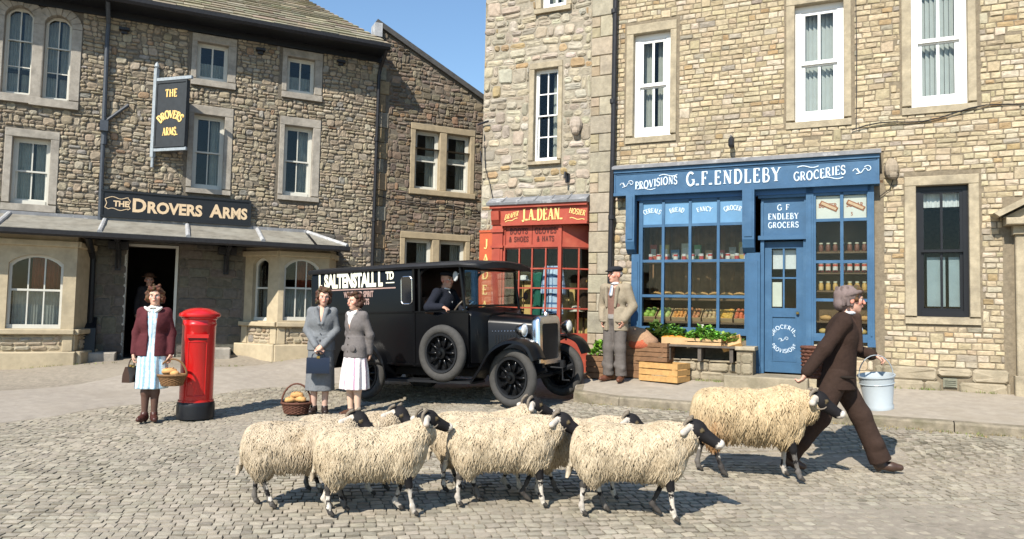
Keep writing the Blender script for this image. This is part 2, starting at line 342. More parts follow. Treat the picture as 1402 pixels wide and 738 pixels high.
# ------------------------------------------------------------------ frames of the two street fronts
OR, AR = Vector((1.643, 11.8, 0)), R_(25)
OL, AL = Vector((-7.086, 14.3, 0)), R_(25.5)
MR = Matrix.Translation(OR) @ Matrix.Rotation(-AR, 4, 'Z')     # x along the wall to the right, y into the wall
ML = Matrix.Translation(OL) @ Matrix.Rotation(AL, 4, 'Z')
def RW(s, y, z=0): return MR @ Vector((s, y, z))
def LW(s, y, z=0): return ML @ Vector((s, y, z))
def to_px(p):
    v = Vector(p) - Vector((0, 0, CAM_H)); d = v.dot(CFW)
    if d < .05: return None
    return 701 + 1000 * v.dot(CRT) / d, 369 - 1000 * v.dot(CUP) / d, d
def in_view(p, m=10):
    q = to_px(p); return q is not None and -m < q[0] < 1402 + m and -m < q[1] < 738 + m

# ------------------------------------------------------------------ ground shape
_cp = [(-4.55, 9.32, 0), (-4.1, 9.7, 0), (-2.56, 10.06, .04), (-2.0, 9.8, .05), (2.7, 6.75, .04), (3.46, 6.9, .06), (-2.17, 10.85, .10), (.055, 9.72, .21), (.67, 10.9, .21),
       (-6.2, 9.1, .0), (-5.5, 10.7, .04), (-3.5, 12.5, .16), (-7.7, 11.1, .14), (-5.2, 14.1, .32), (-4.4, 15.2, .42), (-1.2, 12.0, .22)]
_cp += [(x, y, 0) for x in (-9, -6, -3, -1, 1, 3, 6) for y in (1, 3.5, 5.2)] + [(-6, 7.4, 0), (-3.5, 7.8, 0), (-1, 7.6, .02), (.8, 7.6, .05), (5, 5.5, .08), (8, 4.0, .1)]
for s in (.5, 1.6, 2.8, 4, 5.2, 6.6, 8.5): p = RW(s, -2.1); _cp.append((p.x, p.y, .305)); p = RW(s, -1.0); _cp.append((p.x, p.y, .3)); p = RW(s, 1); _cp.append((p.x, p.y, .3))
for s in (-2.4, -1.4, -.4): p = RW(s, 0); _cp.append((p.x, p.y, .42))
for s, z in ((-6, .2), (-2.4, .33), (-1, .42), (0, .46), (1.7, .53), (3, .55), (4.5, .56), (6, .58), (8, .6)): p = LW(s, -.3); _cp.append((p.x, p.y, z))
for s in (-6, -2, 2, 6): p = LW(s, 4); _cp.append((p.x, p.y, .5))
_cpa = np.array(_cp)
def gz(x, y):
    d2 = (_cpa[:, 0] - x) ** 2 + (_cpa[:, 1] - y) ** 2
    w_ = 1 / (d2 + .25) ** 2
    return float((w_ * _cpa[:, 2]).sum() / w_.sum())
KERB = [(9.5, -2.02), (.45, -2.02), (.12, -1.93), (-.15, -1.6), (-.3, -1.0), (-.4, -.02)]     # wall-frame path of the kerb face
def pav_z(s, y): t = max(0, min(1, 1 + y / 2.02)); return .372 + .185 * t + .004 * math.sin(s * 1.7)
# terrain sheet
g = MB(); xs = sorted(set([-400, -120, -45, -25] + [round(-16 + .4 * i, 2) for i in range(81)] + [25, 45, 120, 400])); ys = sorted(set([-200, -40, -12] + [round(-6 + .4 * i, 2) for i in range(66)] + [26, 40, 120, 600]))
g.v = [(x, y, gz(max(-18, min(18, x)), max(-8, min(22, y))) - .03) for y in ys for x in xs]; nx = len(xs)
g.f = [(j * nx + i, j * nx + i + 1, (j + 1) * nx + i + 1, (j + 1) * nx + i) for j in range(len(ys) - 1) for i in range(nx - 1)]; g.c = [(1, 1, 1)] * len(g.f); g.m = [0] * len(g.f)
ground = g.build('ground', 'ground_dirt', smooth=True, kind='structure')

# pale tarmac lane running along the inn
NEAR = [(-14, 2.5), (-9.2, 5.9), (-7.5, 7.6), (-6.25, 9.05), (-5.5, 10.6), (-4.5, 11.75), (-3.45, 12.6), (-1.6, 13.6), (.6, 14.4), (3, 15.5)]
FAR = [(-17, 5.5), (-11.5, 8.6), (-9.2, 10.0), (-7.7, 11.2), (-6.4, 12.7), (-5.3, 13.9), (-4.1, 14.9), (-2.2, 15.9), (-.2, 16.6), (2.2, 17.6)]
def resample(P, n):
    P = [Vector(p) for p in P]; L = [0]
    for a, b in zip(P, P[1:]): L.append(L[-1] + (b - a).length)
    out = []
    for i in range(n):
        t = L[-1] * i / (n - 1)
        k = max(q for q in range(len(L)) if L[q] <= t + 1e-9); k = min(k, len(P) - 2)
        out.append(P[k].lerp(P[k + 1], (t - L[k]) / (L[k + 1] - L[k])))
    return out
na, fa = resample(NEAR, 70), resample(FAR, 70)
m = MB(); TS = [0, .09, .2, .35, .5, .65, .8, .91, 1]; NW = 8
for i in range(70):
    for j in range(NW + 1):
        p = na[i].lerp(fa[i], TS[j]); e = .05 * math.sin(i * 1.7) + .04 * math.sin(i * .61 + 1)
        if j == 0: p = p + Vector((e, -e))
        if j == NW: p = p + Vector((-e, e))
        m.v.append((p.x, p.y, gz(p.x, p.y) + (-.05 if j in (0, NW) else (-.006 if j in (1, NW - 1) else .004))))
m.f = [(i * (NW + 1) + j, (i + 1) * (NW + 1) + j, (i + 1) * (NW + 1) + j + 1, i * (NW + 1) + j + 1) for i in range(69) for j in range(NW)]; m.c = [(1, 1, 1)] * len(m.f); m.m = [0] * len(m.f)
m.build('road', 'road_tarmac', smooth=True, kind='structure')
# pavement in front of the shops
m = MB(); rows = []
inner = resample([(9.5, .05), (-.4, .05)], 60); outer = resample([(s + .06 if y > -1.9 else s, y + .1) for s, y in KERB], 60)
for i in range(60):
    for j in range(7):
        p = outer[i].lerp(inner[i], j / 6); q = RW(p.x, p.y, pav_z(p.x, p.y)); m.v.append(tuple(q))
m.f = [(i * 7 + j, i * 7 + j + 1, (i + 1) * 7 + j + 1, (i + 1) * 7 + j) for i in range(59) for j in range(6)]; m.c = [(1, 1, 1)] * len(m.f); m.m = [0] * len(m.f)
pav = m.build('pavement', 'pavement_tarmac', smooth=True, kind='structure')
kp = resample(KERB, 200); acc = 0; i = 0
while i < 198:
    n = random.randint(12, 20); j = min(i + n, 199); a, b = kp[i], kp[j]; d = (b - a).normalized(); nrm = Vector((-d.y, d.x))
    if nrm.dot(Vector((3, .5)) - a) < 0: nrm = -nrm
    a2 = a + d * .006; b2 = b - d * .006; m = MB(); jz = U(-.006, .006)
    tp = [a2, b2, b2 + nrm * .125, a2 + nrm * .125]
    vs = []
    for k, q in enumerate(tp):
        z = pav_z(q.x, q.y) + .004 + jz - (.012 if k < 2 else 0); r = RW(q.x, q.y, z); vs.append(tuple(r))
    f2 = [a2 - nrm * -.018, b2 - nrm * -.018]
    top = [RW(q.x, q.y, pav_z(q.x, q.y) + .008 + jz) for q in (a2 + nrm * .02, b2 + nrm * .02, tp[2], tp[3])]
    mid = [RW(q.x, q.y, pav_z(q.x, q.y) - .012 + jz) for q in (a2, b2)]
    bot = [RW(q.x, q.y, .15) for q in (a2, b2)] ; bb = [RW(q.x, q.y, .15) for q in (tp[2], tp[3])]
    V = top + mid + bot + bb     # 0-3 top, 4-5 mid, 6-7 bot, 8-9 back bottom
    m.add(V, [(0, 3, 2, 1), (4, 0, 1, 5), (6, 4, 5, 7), (7, 5, 1, 2, 8), (6, 9, 3, 0, 4), (9, 8, 2, 3)])
    m.build('kerb_stone', 'kerb_stone', pav); i = j

# ------------------------------------------------------------------ setts
def sett_mesh(mb, c, L, W, ang, hgt, col):
    ca, sa = math.cos(ang), math.sin(ang); ring = []
    for (u, v) in ((-1, -.88), (-.86, -1), (.86, -1), (1, -.88), (1, .84), (.8, 1), (-.8, 1), (-1, .84)):
        u = u * L / 2 * U(.92, 1.04); v = v * W / 2 * U(.9, 1.04); ring.append((c[0] + u * ca - v * sa, c[1] + u * sa + v * ca))
    tx, ty = U(-.09, .09), U(-.09, .09); vs = [(px, py, c[2] + hgt - .03) for px, py in ring]
    for px, py in ring:
        qx, qy = c[0] + (px - c[0]) * .84, c[1] + (py - c[1]) * .80; vs.append((qx, qy, c[2] + hgt - .002 + (qx - c[0]) * tx + (qy - c[1]) * ty))
    vs.append((c[0], c[1], c[2] + hgt + .002))
    mb.add(vs, [(8 + i, 8 + (i + 1) % 8, 16) for i in range(8)], col); k = len(mb.v) - 17; t = random.uniform(.25, .75)
    dirt = tuple(a * (1 - t) + b * t for a, b in zip(col, (.085, .07, .048)))      # soil and moss packed in the joints
    for i in range(8): mb.f.append([k + i, k + (i + 1) % 8, k + (i + 1) % 8 + 8, k + i + 8]); mb.c.append(dirt); mb.m.append(0)
def near_y(x):     # near edge of the lane at x
    for a, b in zip(NEAR, NEAR[1:]):
        if a[0] <= x <= b[0]: return a[1] + (b[1] - a[1]) * (x - a[0]) / (b[0] - a[0])
    return 99
setts = []; y = 4.3; row = 0
while y < 13.2:
    rw_ = U(.078, .108); x = -8.5 + U(0, .1)
    while x < 9.0:
        L = U(.055, .115); cx, cy = x + L / 2, y + rw_ / 2
        wx = cx + .25 * math.sin(cy * .55 + 1.0); wy = cy + .16 * cx * .35 + .22 * math.sin(cx * .5)
        x += L
        q = to_px((wx, wy, 0))
        if q is None or not (-60 < q[0] < 1460 and q[1] < 790): continue
        if wy > near_y(wx) - .07: continue
        loc = MR.inverted() @ Vector((wx, wy, 0))
        if loc.x > .3 and loc.y > -2.1: continue
        if loc.x <= .3 and loc.y > -.9: continue
        if loc.x > -.4 and loc.y > -1.9 : continue
        setts.append((wx, wy, L + .008, rw_ - .004, R_(9) + .12 * math.cos(wx * .5) + U(-.05, .05), q[2]))
    y += rw_; row += 1
setts.sort(key=lambda t: t[5])
rest = MB(); vis = 0
for (wx, wy, L, W, a, d) in setts:
    fill = mnoise.noise(Vector((wx * .45, wy * .6, 3.1))) + .75 * max(-.4, min(1, (wx + .3) / 2.2)) * max(0, min(1, (7.0 - wy) / 1.0))     # where dust has filled the joints
    h = .019 - .021 * max(0, min(1, fill + .4)) + U(-.003, .003)
    k = .5 + .5 * mnoise.noise(Vector((wx * .8, wy * .8, 0))); base = (.34 + .07 * k, .305 + .058 * k, .24 + .042 * k)
    col = vary(base, .2, .018); col = tuple(q * .68 for q in col) if random.random() < .07 else col; c = (wx, wy, gz(wx, wy) - .03 + .004)
    if vis < 300 and in_view(c, -4):
        mb = MB(); sett_mesh(mb, c, L, W, a, h, col); mb.build('sett', 'cobble', ground, smooth=False); vis += 1
    else: sett_mesh(rest, c, L, W, a, h, col)
smooth_by_angle(rest.build('setts', 'cobble', ground, kind='stuff'), 40)

# ------------------------------------------------------------------ masonry
def sub_rect(r, a):
    x0, x1, z0, z1 = r; ax0, ax1, az0, az1 = a
    if x1 <= ax0 or x0 >= ax1 or z1 <= az0 or z0 >= az1: return [r]
    out = []
    if z0 < az0: 
        if az0 - z0 > .5 * (z1 - z0): return sub_rect((x0, x1, z0, az0), a)
    if z1 > az1:
        if z1 - az1 > .5 * (z1 - z0): return sub_rect((x0, x1, az1, z1), a)
    if x0 < ax0: out.append((x0, ax0, z0, z1))
    if x1 > ax1: out.append((ax1, x1, z0, z1))
    return out
def stone_mesh(mb, r, gap, dep, wob, col, rough=.006, y0=0.0, inset=.02, corner=.03):
    x0, x1, z0, z1 = r[0] + gap / 2, r[1] - gap / 2, r[2] + gap / 2, r[3] - gap / 2
    w_, h_ = x1 - x0, z1 - z0; cxr = min(.3 * min(w_, h_), corner)
    P = [(x0 + cxr, z0), (x1 - cxr, z0), (x1, z0 + cxr), (x1, z1 - cxr), (x1 - cxr, z1), (x0 + cxr, z1), (x0, z1 - cxr), (x0, z0 + cxr)]
    def wv(x, z):
        return (x + wob * (math.sin(z * 9.3 + x * 2.1) * .6 + math.sin(z * 23 + x * 5) * .4) + U(-.3, .3) * gap, z + wob * (math.sin(x * 5.1 + z * 1.3) * .7 + math.sin(x * 13 + z * 3) * .4) + U(-.3, .3) * gap)
    P = [wv(*p) for p in P]; cx = sum(p[0] for p in P) / 8; cz = sum(p[1] for p in P) / 8
    tx, tz = U(-.12, .12), U(-.12, .12); ins = min(inset, .3 * min(w_, h_)); sx = 1 - 2 * ins / max(w_, .03); sz = 1 - 2 * ins / max(h_, .03)
    vs = [(x, y0 + .01, z) for x, z in P] + [(x, y0 - dep * .45, z) for x, z in P]
    for x, z in P:
        qx, qz = cx + (x - cx) * sx, cz + (z - cz) * sz
        vs.append((qx, y0 - dep + (qx - cx) * tx * .5 + (qz - cz) * tz + U(-rough, rough), qz))
    vs.append((cx + U(-.2, .2) * w_, y0 - dep + U(-rough, rough) - .003, cz + U(-.2, .2) * h_))
    fs = [(i, i + 8, (i + 1) % 8 + 8, (i + 1) % 8)[::-1] for i in range(8)] + [(8 + i, 16 + i, 16 + (i + 1) % 8, 8 + (i + 1) % 8)[::-1] for i in range(8)] + [(16 + i, 16 + (i + 1) % 8, 24) for i in range(8)]
    mb.add(vs, fs, col)
def lay_stones(x0, x1, z0, z1, avoid, hr, lr, tall=.1, topfn=None):
    """courses of stones as rectangles in the wall plane"""
    out = []; z = z0; carry = []
    while z < z1 - .02:
        h = U(*hr); nxt = []; x = x0 - U(0, lr[1] * .6)
        while x < x1:
            l = U(*lr) * (1.25 if random.random() < .12 else 1)
            r = (max(x, x0), min(x + l, x1), z, min(z + h, z1)); x += l
            if topfn: 
                if r[3] > topfn((r[0] + r[1]) / 2): continue
            if r[1] - r[0] < .035: continue
            if random.random() < tall and l < .3:
                r = (r[0], r[1], r[2], min(r[3] + h * U(.7, 1.0), z1)); 
            rs = [r]
            for a in avoid + carry:
                rs = [q for k in rs for q in sub_rect(k, a)]
            for q in rs:
                if q[1] - q[0] > .035 and q[3] - q[2] > .03:
                    out.append(q)
                    if q[3] > z + h + .01: nxt.append(q)
        carry = nxt; z += h
    return out
def build_stones(rects, M, parent, material, colfn, gap=.012, dep=(.008, .02), wob=.004, rough=.004, limit=300, inset=.02, name='stone', y0=0.0, corner=.03):
    sc = []
    for r in rects:
        c = M @ Vector(((r[0] + r[1]) / 2, 0, (r[2] + r[3]) / 2)); q = to_px(c); a = (r[1] - r[0]) * (r[3] - r[2])
        sc.append((a / q[2] ** 2 if q and in_view(c, -3) else -1 + a * .001))
    order = sorted(range(len(rects)), key=lambda i: -sc[i]); rest = MB(); n = 0
    for i in order:
        r = rects[i]; c = colfn((r[0] + r[1]) / 2, (r[2] + r[3]) / 2)
        if n < limit and sc[i] > 0:
            mb = MB(); stone_mesh(mb, r, gap, U(*dep), wob, c, rough, y0, inset, corner); mb.build(name, material, parent); n += 1
        else: stone_mesh(rest, r, gap, U(*dep), wob, c, rough, y0, inset, corner)
    if rest.f: rest.build('stonework', material, parent, kind='stuff')
def wall_sheet(mb, x0, x1, z0, z1, holes, depth=.22, y=0.0):
    X = sorted(set([x0, x1] + [h[0] for h in holes] + [h[1] for h in holes])); Z = sorted(set([z0, z1] + [h[2] for h in holes] + [h[3] for h in holes]))
    X = [q for q in X if x0 <= q <= x1]; Z = [q for q in Z if z0 <= q <= z1]
    for a, b in zip(X, X[1:]):
        for c, d in zip(Z, Z[1:]):
            mx_, mz_ = (a + b) / 2, (c + d) / 2
            if any(h[0] < mx_ < h[1] and h[2] < mz_ < h[3] for h in holes): continue
            mb.add([(a, y, c), (b, y, c), (b, y, d), (a, y, d)], [(0, 1, 2, 3)])
    for a, b, c, d in holes:
        mb.add([(a, y, c), (a, y, d), (a, y + depth, d), (a, y + depth, c)], [(0, 1, 2, 3)])
        mb.add([(b, y, c), (b, y + depth, c), (b, y + depth, d), (b, y, d)], [(0, 1, 2, 3)])
        mb.add([(a, y, d), (b, y, d), (b, y + depth, d), (a, y + depth, d)], [(0, 1, 2, 3)])
        mb.add([(a, y, c), (a, y + depth, c), (b, y + depth, c), (b, y, c)], [(0, 1, 2, 3)])
def hull(mb, x0, x1, z0, z1, depth, zr=None):
    """sides, back and flat top behind a street front; zr = height at the right end when the top slopes"""
    zr = zr or z1
    mb.add([(x0, 0, z0), (x0, depth, z0), (x0, depth, z1), (x0, 0, z1)], [(3, 2, 1, 0)])
    mb.add([(x1, 0, z0), (x1, depth, z0), (x1, depth, zr), (x1, 0, zr)], [(0, 1, 2, 3)])
    mb.add([(x0, depth, z0), (x1, depth, z0), (x1, depth, zr), (x0, depth, z1)], [(3, 2, 1, 0)])
    mb.add([(x0, 0, z1), (x1, 0, zr), (x1, depth, zr), (x0, depth, z1)], [(0, 1, 2, 3)])
def pleats(mb, x0, x1, y, z0, z1, amp=.018, wl=.05, col=None):
    n = max(4, int((x1 - x0) / wl * 4)); vs = []
    for i in range(n + 1):
        x = x0 + (x1 - x0) * i / n; o = amp * math.sin(2 * PI * (x - x0) / wl + .6 * math.sin(i * .7)); vs += [(x, y + o, z0), (x, y + o * .6, z1)]
    mb.add(vs, [(2 * i, 2 * i + 2, 2 * i + 3, 2 * i + 1) for i in range(n)], col)
def window(b, s0, s1, z0, z1, y=.1, paint='white_paint', sur=(.12, .12, .16, .1), smat='dressed_gold', cols=2, rows=(1, 1), fr=.05, bar=.024, curtain=None, arch=False, proud=.025, thick=.24, sillx=.0, split=True, glass='glass', label=None, meet=.5, skip_sur=False, sp=.045):
    m = MB(); zm = z0 + (z1 - z0) * meet; d0 = y
    m.box(s0, s0 + fr, d0, d0 + .08, z0, z1); m.box(s1 - fr, s1, d0, d0 + .08, z0, z1); m.box(s0 + fr, s1 - fr, d0, d0 + .08, z1 - fr, z1); m.box(s0 + fr, s1 - fr, d0 - .012, d0 + .08, z0, z0 + fr * 1.3)
    a, c = s0 + fr, s1 - fr; panes = []
    def sash(za, zb, yy, nr):
        e = fr * .62
        m.box(a, a + e, yy, yy + .035, za, zb); m.box(c - e, c, yy, yy + .035, za, zb); m.box(a + e, c - e, yy, yy + .035, zb - e, zb); m.box(a + e, c - e, yy, yy + .035, za, za + e)
        xs_ = [a + e + (c - a - 2 * e) * i / cols for i in range(cols + 1)]; zs_ = [za + e + (zb - za - 2 * e) * i / nr for i in range(nr + 1)]
        for x in xs_[1:-1]: m.box(x - bar / 2, x + bar / 2, yy + .003, yy + .032, za + e, zb - e)
        for z in zs_[1:-1]: m.box(a + e, c - e, yy + .006, yy + .03, z - bar / 2, z + bar / 2)
        for i in range(cols):
            for j in range(nr): panes.append((xs_[i], xs_[i + 1], yy + .016, zs_[j], zs_[j + 1]))
    if split:
        sash(zm - .015, z1 - fr, d0 + .012, rows[0]); sash(z0 + fr * 1.3, zm + .015, d0 + .05, rows[1])
    else: sash(z0 + fr * 1.3, z1 - fr, d0 + .02, rows[0])
    if arch:
        rr = (s1 - s0) / 2; cx = (s0 + s1) / 2; zc = z1 - rr
        pts = [(cx + (rr - fr * .5) * math.cos(t), d0 + .02, zc + (rr - fr * .5) * math.sin(t)) for t in [PI * i / 16 for i in range(17)]]
        m.tube(pts, fr * .62, 6)
    w_ = m.build('window', paint, b)
    if label: w_['label'] = label
    for (x0, x1, yy, za, zb) in panes:
        p = MB(); p.box(x0, x1, yy, yy + .004, za, zb); p.build('pane', glass, w_)
    jl, jr, lt, sl = sur
    if not skip_sur:
        if arch:
            rr = (s1 - s0) / 2; cx = (s0 + s1) / 2; zc = z1 - rr; n = 9; ro = rr + lt
            for i in range(n):      # ring of arch stones
                t0, t1 = PI * i / n + .012, PI * (i + 1) / n - .012; q = MB(); rk = ro + (.07 if i == n // 2 else 0)
                q.prism([(cx + rr * math.cos(t0), zc + rr * math.sin(t0)), (cx + rk * math.cos(t0), zc + rk * math.sin(t0)), (cx + rk * math.cos((t0 + t1) / 2), zc + rk * math.sin((t0 + t1) / 2)), (cx + rk * math.cos(t1), zc + rk * math.sin(t1)), (cx + rr * math.cos(t1), zc + rr * math.sin(t1)), (cx + rr * math.cos((t0 + t1) / 2), zc + rr * math.sin((t0 + t1) / 2))], -proud - (.015 if i == n // 2 else 0), thick)
                q.build('arch_stone', smat, w_)
            jt = zc
        else:
            q = MB(); q.box(s0 - jl, s1 + jr, -proud, thick, z1, z1 + lt, ch=.008); q.build('lintel', smat, w_); jt = z1
        for x0, x1 in ((s0 - jl, s0), (s1, s1 + jr)):
            q = MB(); q.box(x0, x1, -proud + .003, thick, z0, jt, ch=.008); q.build('jamb', smat, w_)
        q = MB(); q.prism_yz([(-proud - sp, z0 - sl), (-proud - sp, z0 - .025), (y + .02, z0 + .004), (thick, z0 + .004), (thick, z0 - sl)], s0 - jl - sillx, s1 + jr + sillx); q.build('window_sill', smat, w_)
    if curtain:
        cy = y + .2; q = MB(); kind = curtain
        if kind == 'net':
            pleats(q, s0 + .03, s0 + (s1 - s0) * .46, cy, z0 + .05, z1 - .03, .014, .045); pleats(q, s1 - (s1 - s0) * .44, s1 - .03, cy + .01, z0 + .05, z1 - .03, .014, .045); q.build('curtain', 'curtain', w_)
        elif kind == 'halfnet':
            pleats(q, s0 + .03, s1 - .03, cy, z0 + .05, zm + .03, .012, .045); q.build('curtain', 'curtain', w_)
        elif kind == 'side':
            pleats(q, s1 - (s1 - s0) * .42, s1 - .03, cy, z0 + .05, z1 - .03, .014, .05); q.build('curtain', 'curtain', w_)
        elif kind == 'blind':
            n = max(6, int((s1 - s0 - .1) / .062)); rot = Matrix.Rotation(R_(38), 3, 'Z')
            for i in range(n): q.rbox((s0 + .07 + (s1 - s0 - .14) * (i + .5) / n, cy - .02, (z0 + z1) / 2), (.07, .004, z1 - z0 - .08), rot)
            q.build('blind', 'blind', w_)
        elif kind == 'frill':
            pleats(q, s0 + .06, s1 - .05, y + .12, z1 - .28, z1 - .08, .012, .05); q.build('lace', 'lace', w_)
    return w_
def frame_bars(m, s0, s1, zs, xs, y0, y1, b=.045, z0=None, z1=None):
    for x in xs: m.box(x - b / 2, x + b / 2, y0, y1, z0, z1)
    for z in zs: m.box(s0, s1, y0 + .006, y1 - .004, z - b / 2, z + b / 2)
def pane(parent, x0, x1, y, z0, z1, glass='glass'):
    p = MB(); p.box(x0, x1, y, y + .004, z0, z1); return p.build('pane', glass, parent)
def gold_col(x, z):
    t = random.random()
    c = (.50, .41, .265) if t < .5 else ((.44, .355, .225) if t < .72 else ((.55, .47, .34) if t < .92 else ((.40, .28, .15) if t < .955 else (.36, .31, .235))))
    return vary(c, .13, .03)
def pale_col(x, z):
    t = random.random()
    c = (.49, .425, .315) if t < .5 else ((.42, .365, .28) if t < .75 else ((.50, .45, .36) if t < .92 else (.44, .33, .18)))
    return vary(c, .15, .05)
def brown_col(x, z):
    t = random.random()
    c = (.42, .34, .23) if t < .5 else ((.37, .305, .21) if t < .75 else ((.46, .39, .28) if t < .93 else ((.40, .27, .165) if t < .95 else (.35, .315, .26))))
    return vary(c, .16, .03)
def dark_col(x, z):
    t = random.random()
    c = (.25, .19, .13) if t < .5 else ((.20, .157, .115) if t < .75 else ((.30, .24, .165) if t < .93 else (.26, .17, .10)))
    return vary(c, .2, .06)
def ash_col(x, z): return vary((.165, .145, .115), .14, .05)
# ================================================================== grocer's building (right)
gb = empty('grocer_building', tuple(OR), -AR, 'golden coursed stone house with the blue painted grocer shop front', 'building')
SHOP = (.34, 3.76, .45, 3.42)
wins = [(.29, .89, 4.35, 6.03), (2.74, 3.40, 4.38, 6.12), (4.26, 4.93, 4.45, 6.3), (4.30, 4.92, 1.54, 3.33)]
m = MB(); holes = [(SHOP[0], SHOP[1], SHOP[2], SHOP[3])] + [(a - .05, b + .05, c - .04, d + .05) for a, b, c, d in wins]
wall_sheet(m, -.42, 8.6, .2, 8.4, holes); hull(m, -.42, 8.6, .2, 8.4, 5.0)
wall = m.build('wall', 'mortar_gold', gb)
m = MB()
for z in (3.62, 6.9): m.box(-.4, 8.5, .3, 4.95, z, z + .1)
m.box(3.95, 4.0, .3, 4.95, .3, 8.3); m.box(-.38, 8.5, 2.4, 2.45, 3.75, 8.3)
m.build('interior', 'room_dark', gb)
m = MB(); m.box(-.6, 8.8, -.25, 5.2, 8.42, 8.55); m.build('roof', 'slate_stone', gb)
av = [(a - .14, b + .14, c - .12, d + .17) for a, b, c, d in wins] + [(-.02, 3.9, .0, 3.83), (5.3, 7.2, .0, 3.12), (4.62, 4.74, .6, .7)]
rects = lay_stones(0.0, 7.4, .86, 8.0, av, (.065, .095), (.09, .21), .03)
build_stones(rects, MR, wall, 'stone_gold', gold_col, gap=.013, dep=(.005, .014), wob=.003, rough=.004, inset=.008, corner=.007)
rects = [r for r in lay_stones(3.78, 5.36, .5, .86, [(4.58, 4.78, .58, .74)], (.16, .2), (.35, .6), 0)]
build_stones(rects, MR, wall, 'plinth_stone', lambda x, z: (1, 1, 1), gap=.005, dep=(.035, .05), wob=.004, rough=.012, name='plinth_stone')
rects = [r for r in lay_stones(0.0, .34, .5, 3.36, [], (.08, .13), (.12, .3), .05)]
build_stones(rects, MR, wall, 'stone_pale', pale_col, gap=.012, dep=(.008, .022), wob=.003, limit=60)
# quoins beside the downpipe
z = .5; k = 0
while z < 8.1:
    h = U(.27, .36); a = -.42 if k % 2 == 0 else -.27
    q = MB(); q.box(a, -.006 if k % 2 else -.02, -.045, .02, z + .004, z + h - .004, ch=.012, col=vary((.44, .385, .29), .1, .03)); q.build('quoin', 'stone_pale', wall)
    if k % 2:
        q = MB(); q.box(-.42, -.275, -.03, .02, z + .004, z + h * .5 - .004, ch=.01, col=vary((.43, .35, .24), .1)); q.box(-.42, -.275, -.034, .02, z + h * .5 + .004, z + h - .004, ch=.01, col=vary((.43, .36, .25), .1)); q.build('quoin', 'stone_pale', wall)
    z += h; k += 1
specs = [dict(curtain='net', y=.09), dict(curtain='blind', y=.09), dict(curtain='blind', y=.09)]
for wdim, sp in zip(wins[:3], specs): window(gb, *wdim, fr=.085, bar=.035, sur=(.12, .1, .15, .12), sp=.004, **sp)
window(gb, *wins[3], paint='black_paint', fr=.06, bar=.03, y=.07, sur=(.14, .12, .13, .1), smat='dressed_gold', curtain='frill', rows=(1, 1), sp=.01)
m = MB(); m.box(4.44, 4.66, .19, .2, 1.68, 2.36); m.box(4.70, 4.88, .19, .2, 1.68, 2.36); m.build('notice_sheet', mat('notice_grey', (.30, .36, .38), .8, .1, 6), gb)
# rainwater pipe, brackets, carved lumps, cable, air brick
m = MB(); m.tube([(-.035, -.085, .6), (-.03, -.085, 2.6), (-.012, -.085, 4.2), (0, -.085, 8.2)], .042, 10)
for z in (1.2, 3.0, 4.9, 6.4): m.lathe([(.056, z), (.056, z + .07)], 10, (-.02, -.085, 0))
m.build('downpipe', 'iron_black', gb, smooth=False)
for (s, z) in ((4.0, 3.58), ):
    q = MB(); q.ball((s, -.06, z), .11, 10, 7, sc=(.85, .9, 1.35), col=(.45, .37, .27)); q.ball((s + .02, -.1, z - .1), .06, 8, 6, col=(.4, .33, .24)); q.build('corbel', 'stone_pale', gb)
q = MB(); q.tube([(1.85, 0, 4.2), (1.85, -.14, 4.2), (1.85, -.16, 4.12)], .016, 6); q.box(1.82, 1.88, -.04, 0, 4.05, 4.2); q.lathe([(.02, 4.02), (.04, 4.06), (.04, 4.14), (.02, 4.18)], 8, (1.85, -.15, 0)); q.build('bracket', 'iron_black', gb)
q = MB(); q.tube([(3.5 + .18 * i, -.035 - .01 * math.sin(i), 4.17 + .04 * math.sin(i * .9) + .018 * i) for i in range(16)], .009, 5); q.tube([(3.56, -.03, 4.2), (3.57, -.03, 5.2), (3.55, -.03, 8.2)], .006, 5); q.tube([(3.85, -.03, 3.2), (3.98, -.04, 3.3), (4.06, -.04, 3.55), (4.02, -.04, 3.75)], .006, 5); q.build('cable', 'iron_black', gb)
q = MB(); q.box(4.6, 4.76, -.03, .02, .6, .72)
for i in range(4): q.box(4.615, 4.745, -.042, -.03, .612 + .026 * i, .624 + .026 * i)
q.build('air_brick', mat('air_brick', (.2, .2, .15), .9, .2, 20), gb)
# door case with pediment at the right edge
m = MB(); m.box(5.42, 5.62, -.1, .02, .52, 2.62, ch=.012); m.box(5.39, 5.66, -.14, .02, 2.62, 2.74, ch=.01); m.box(5.39, 5.66, -.13, .02, .5, .8, ch=.01); m.box(6.72, 6.92, -.1, .02, .52, 2.62, ch=.012); m.box(6.69, 6.96, -.14, .02, 2.62, 2.74, ch=.01)
m.build('door_pilaster', 'dressed_gold', gb)
m = MB(); m.box(5.30, 7.05, -.26, .02, 2.74, 2.83, ch=.01); m.build('door_cornice', 'dressed_gold', gb)
m = MB(); m.prism([(5.28, 2.84), (7.07, 2.84), (6.175, 3.33)], -.16, .02); m.prism([(5.22, 2.84), (6.175, 3.37), (6.175, 3.46), (5.16, 2.89)], -.3, .02); m.prism([(7.13, 2.84), (6.175, 3.37), (6.175, 3.46), (7.19, 2.89)], -.3, .02); m.build('door_pediment', 'dressed_gold', gb)
m = MB(); m.box(5.62, 6.72, -.03, .03, .52, 2.62); m.build('door', 'black_paint', gb)

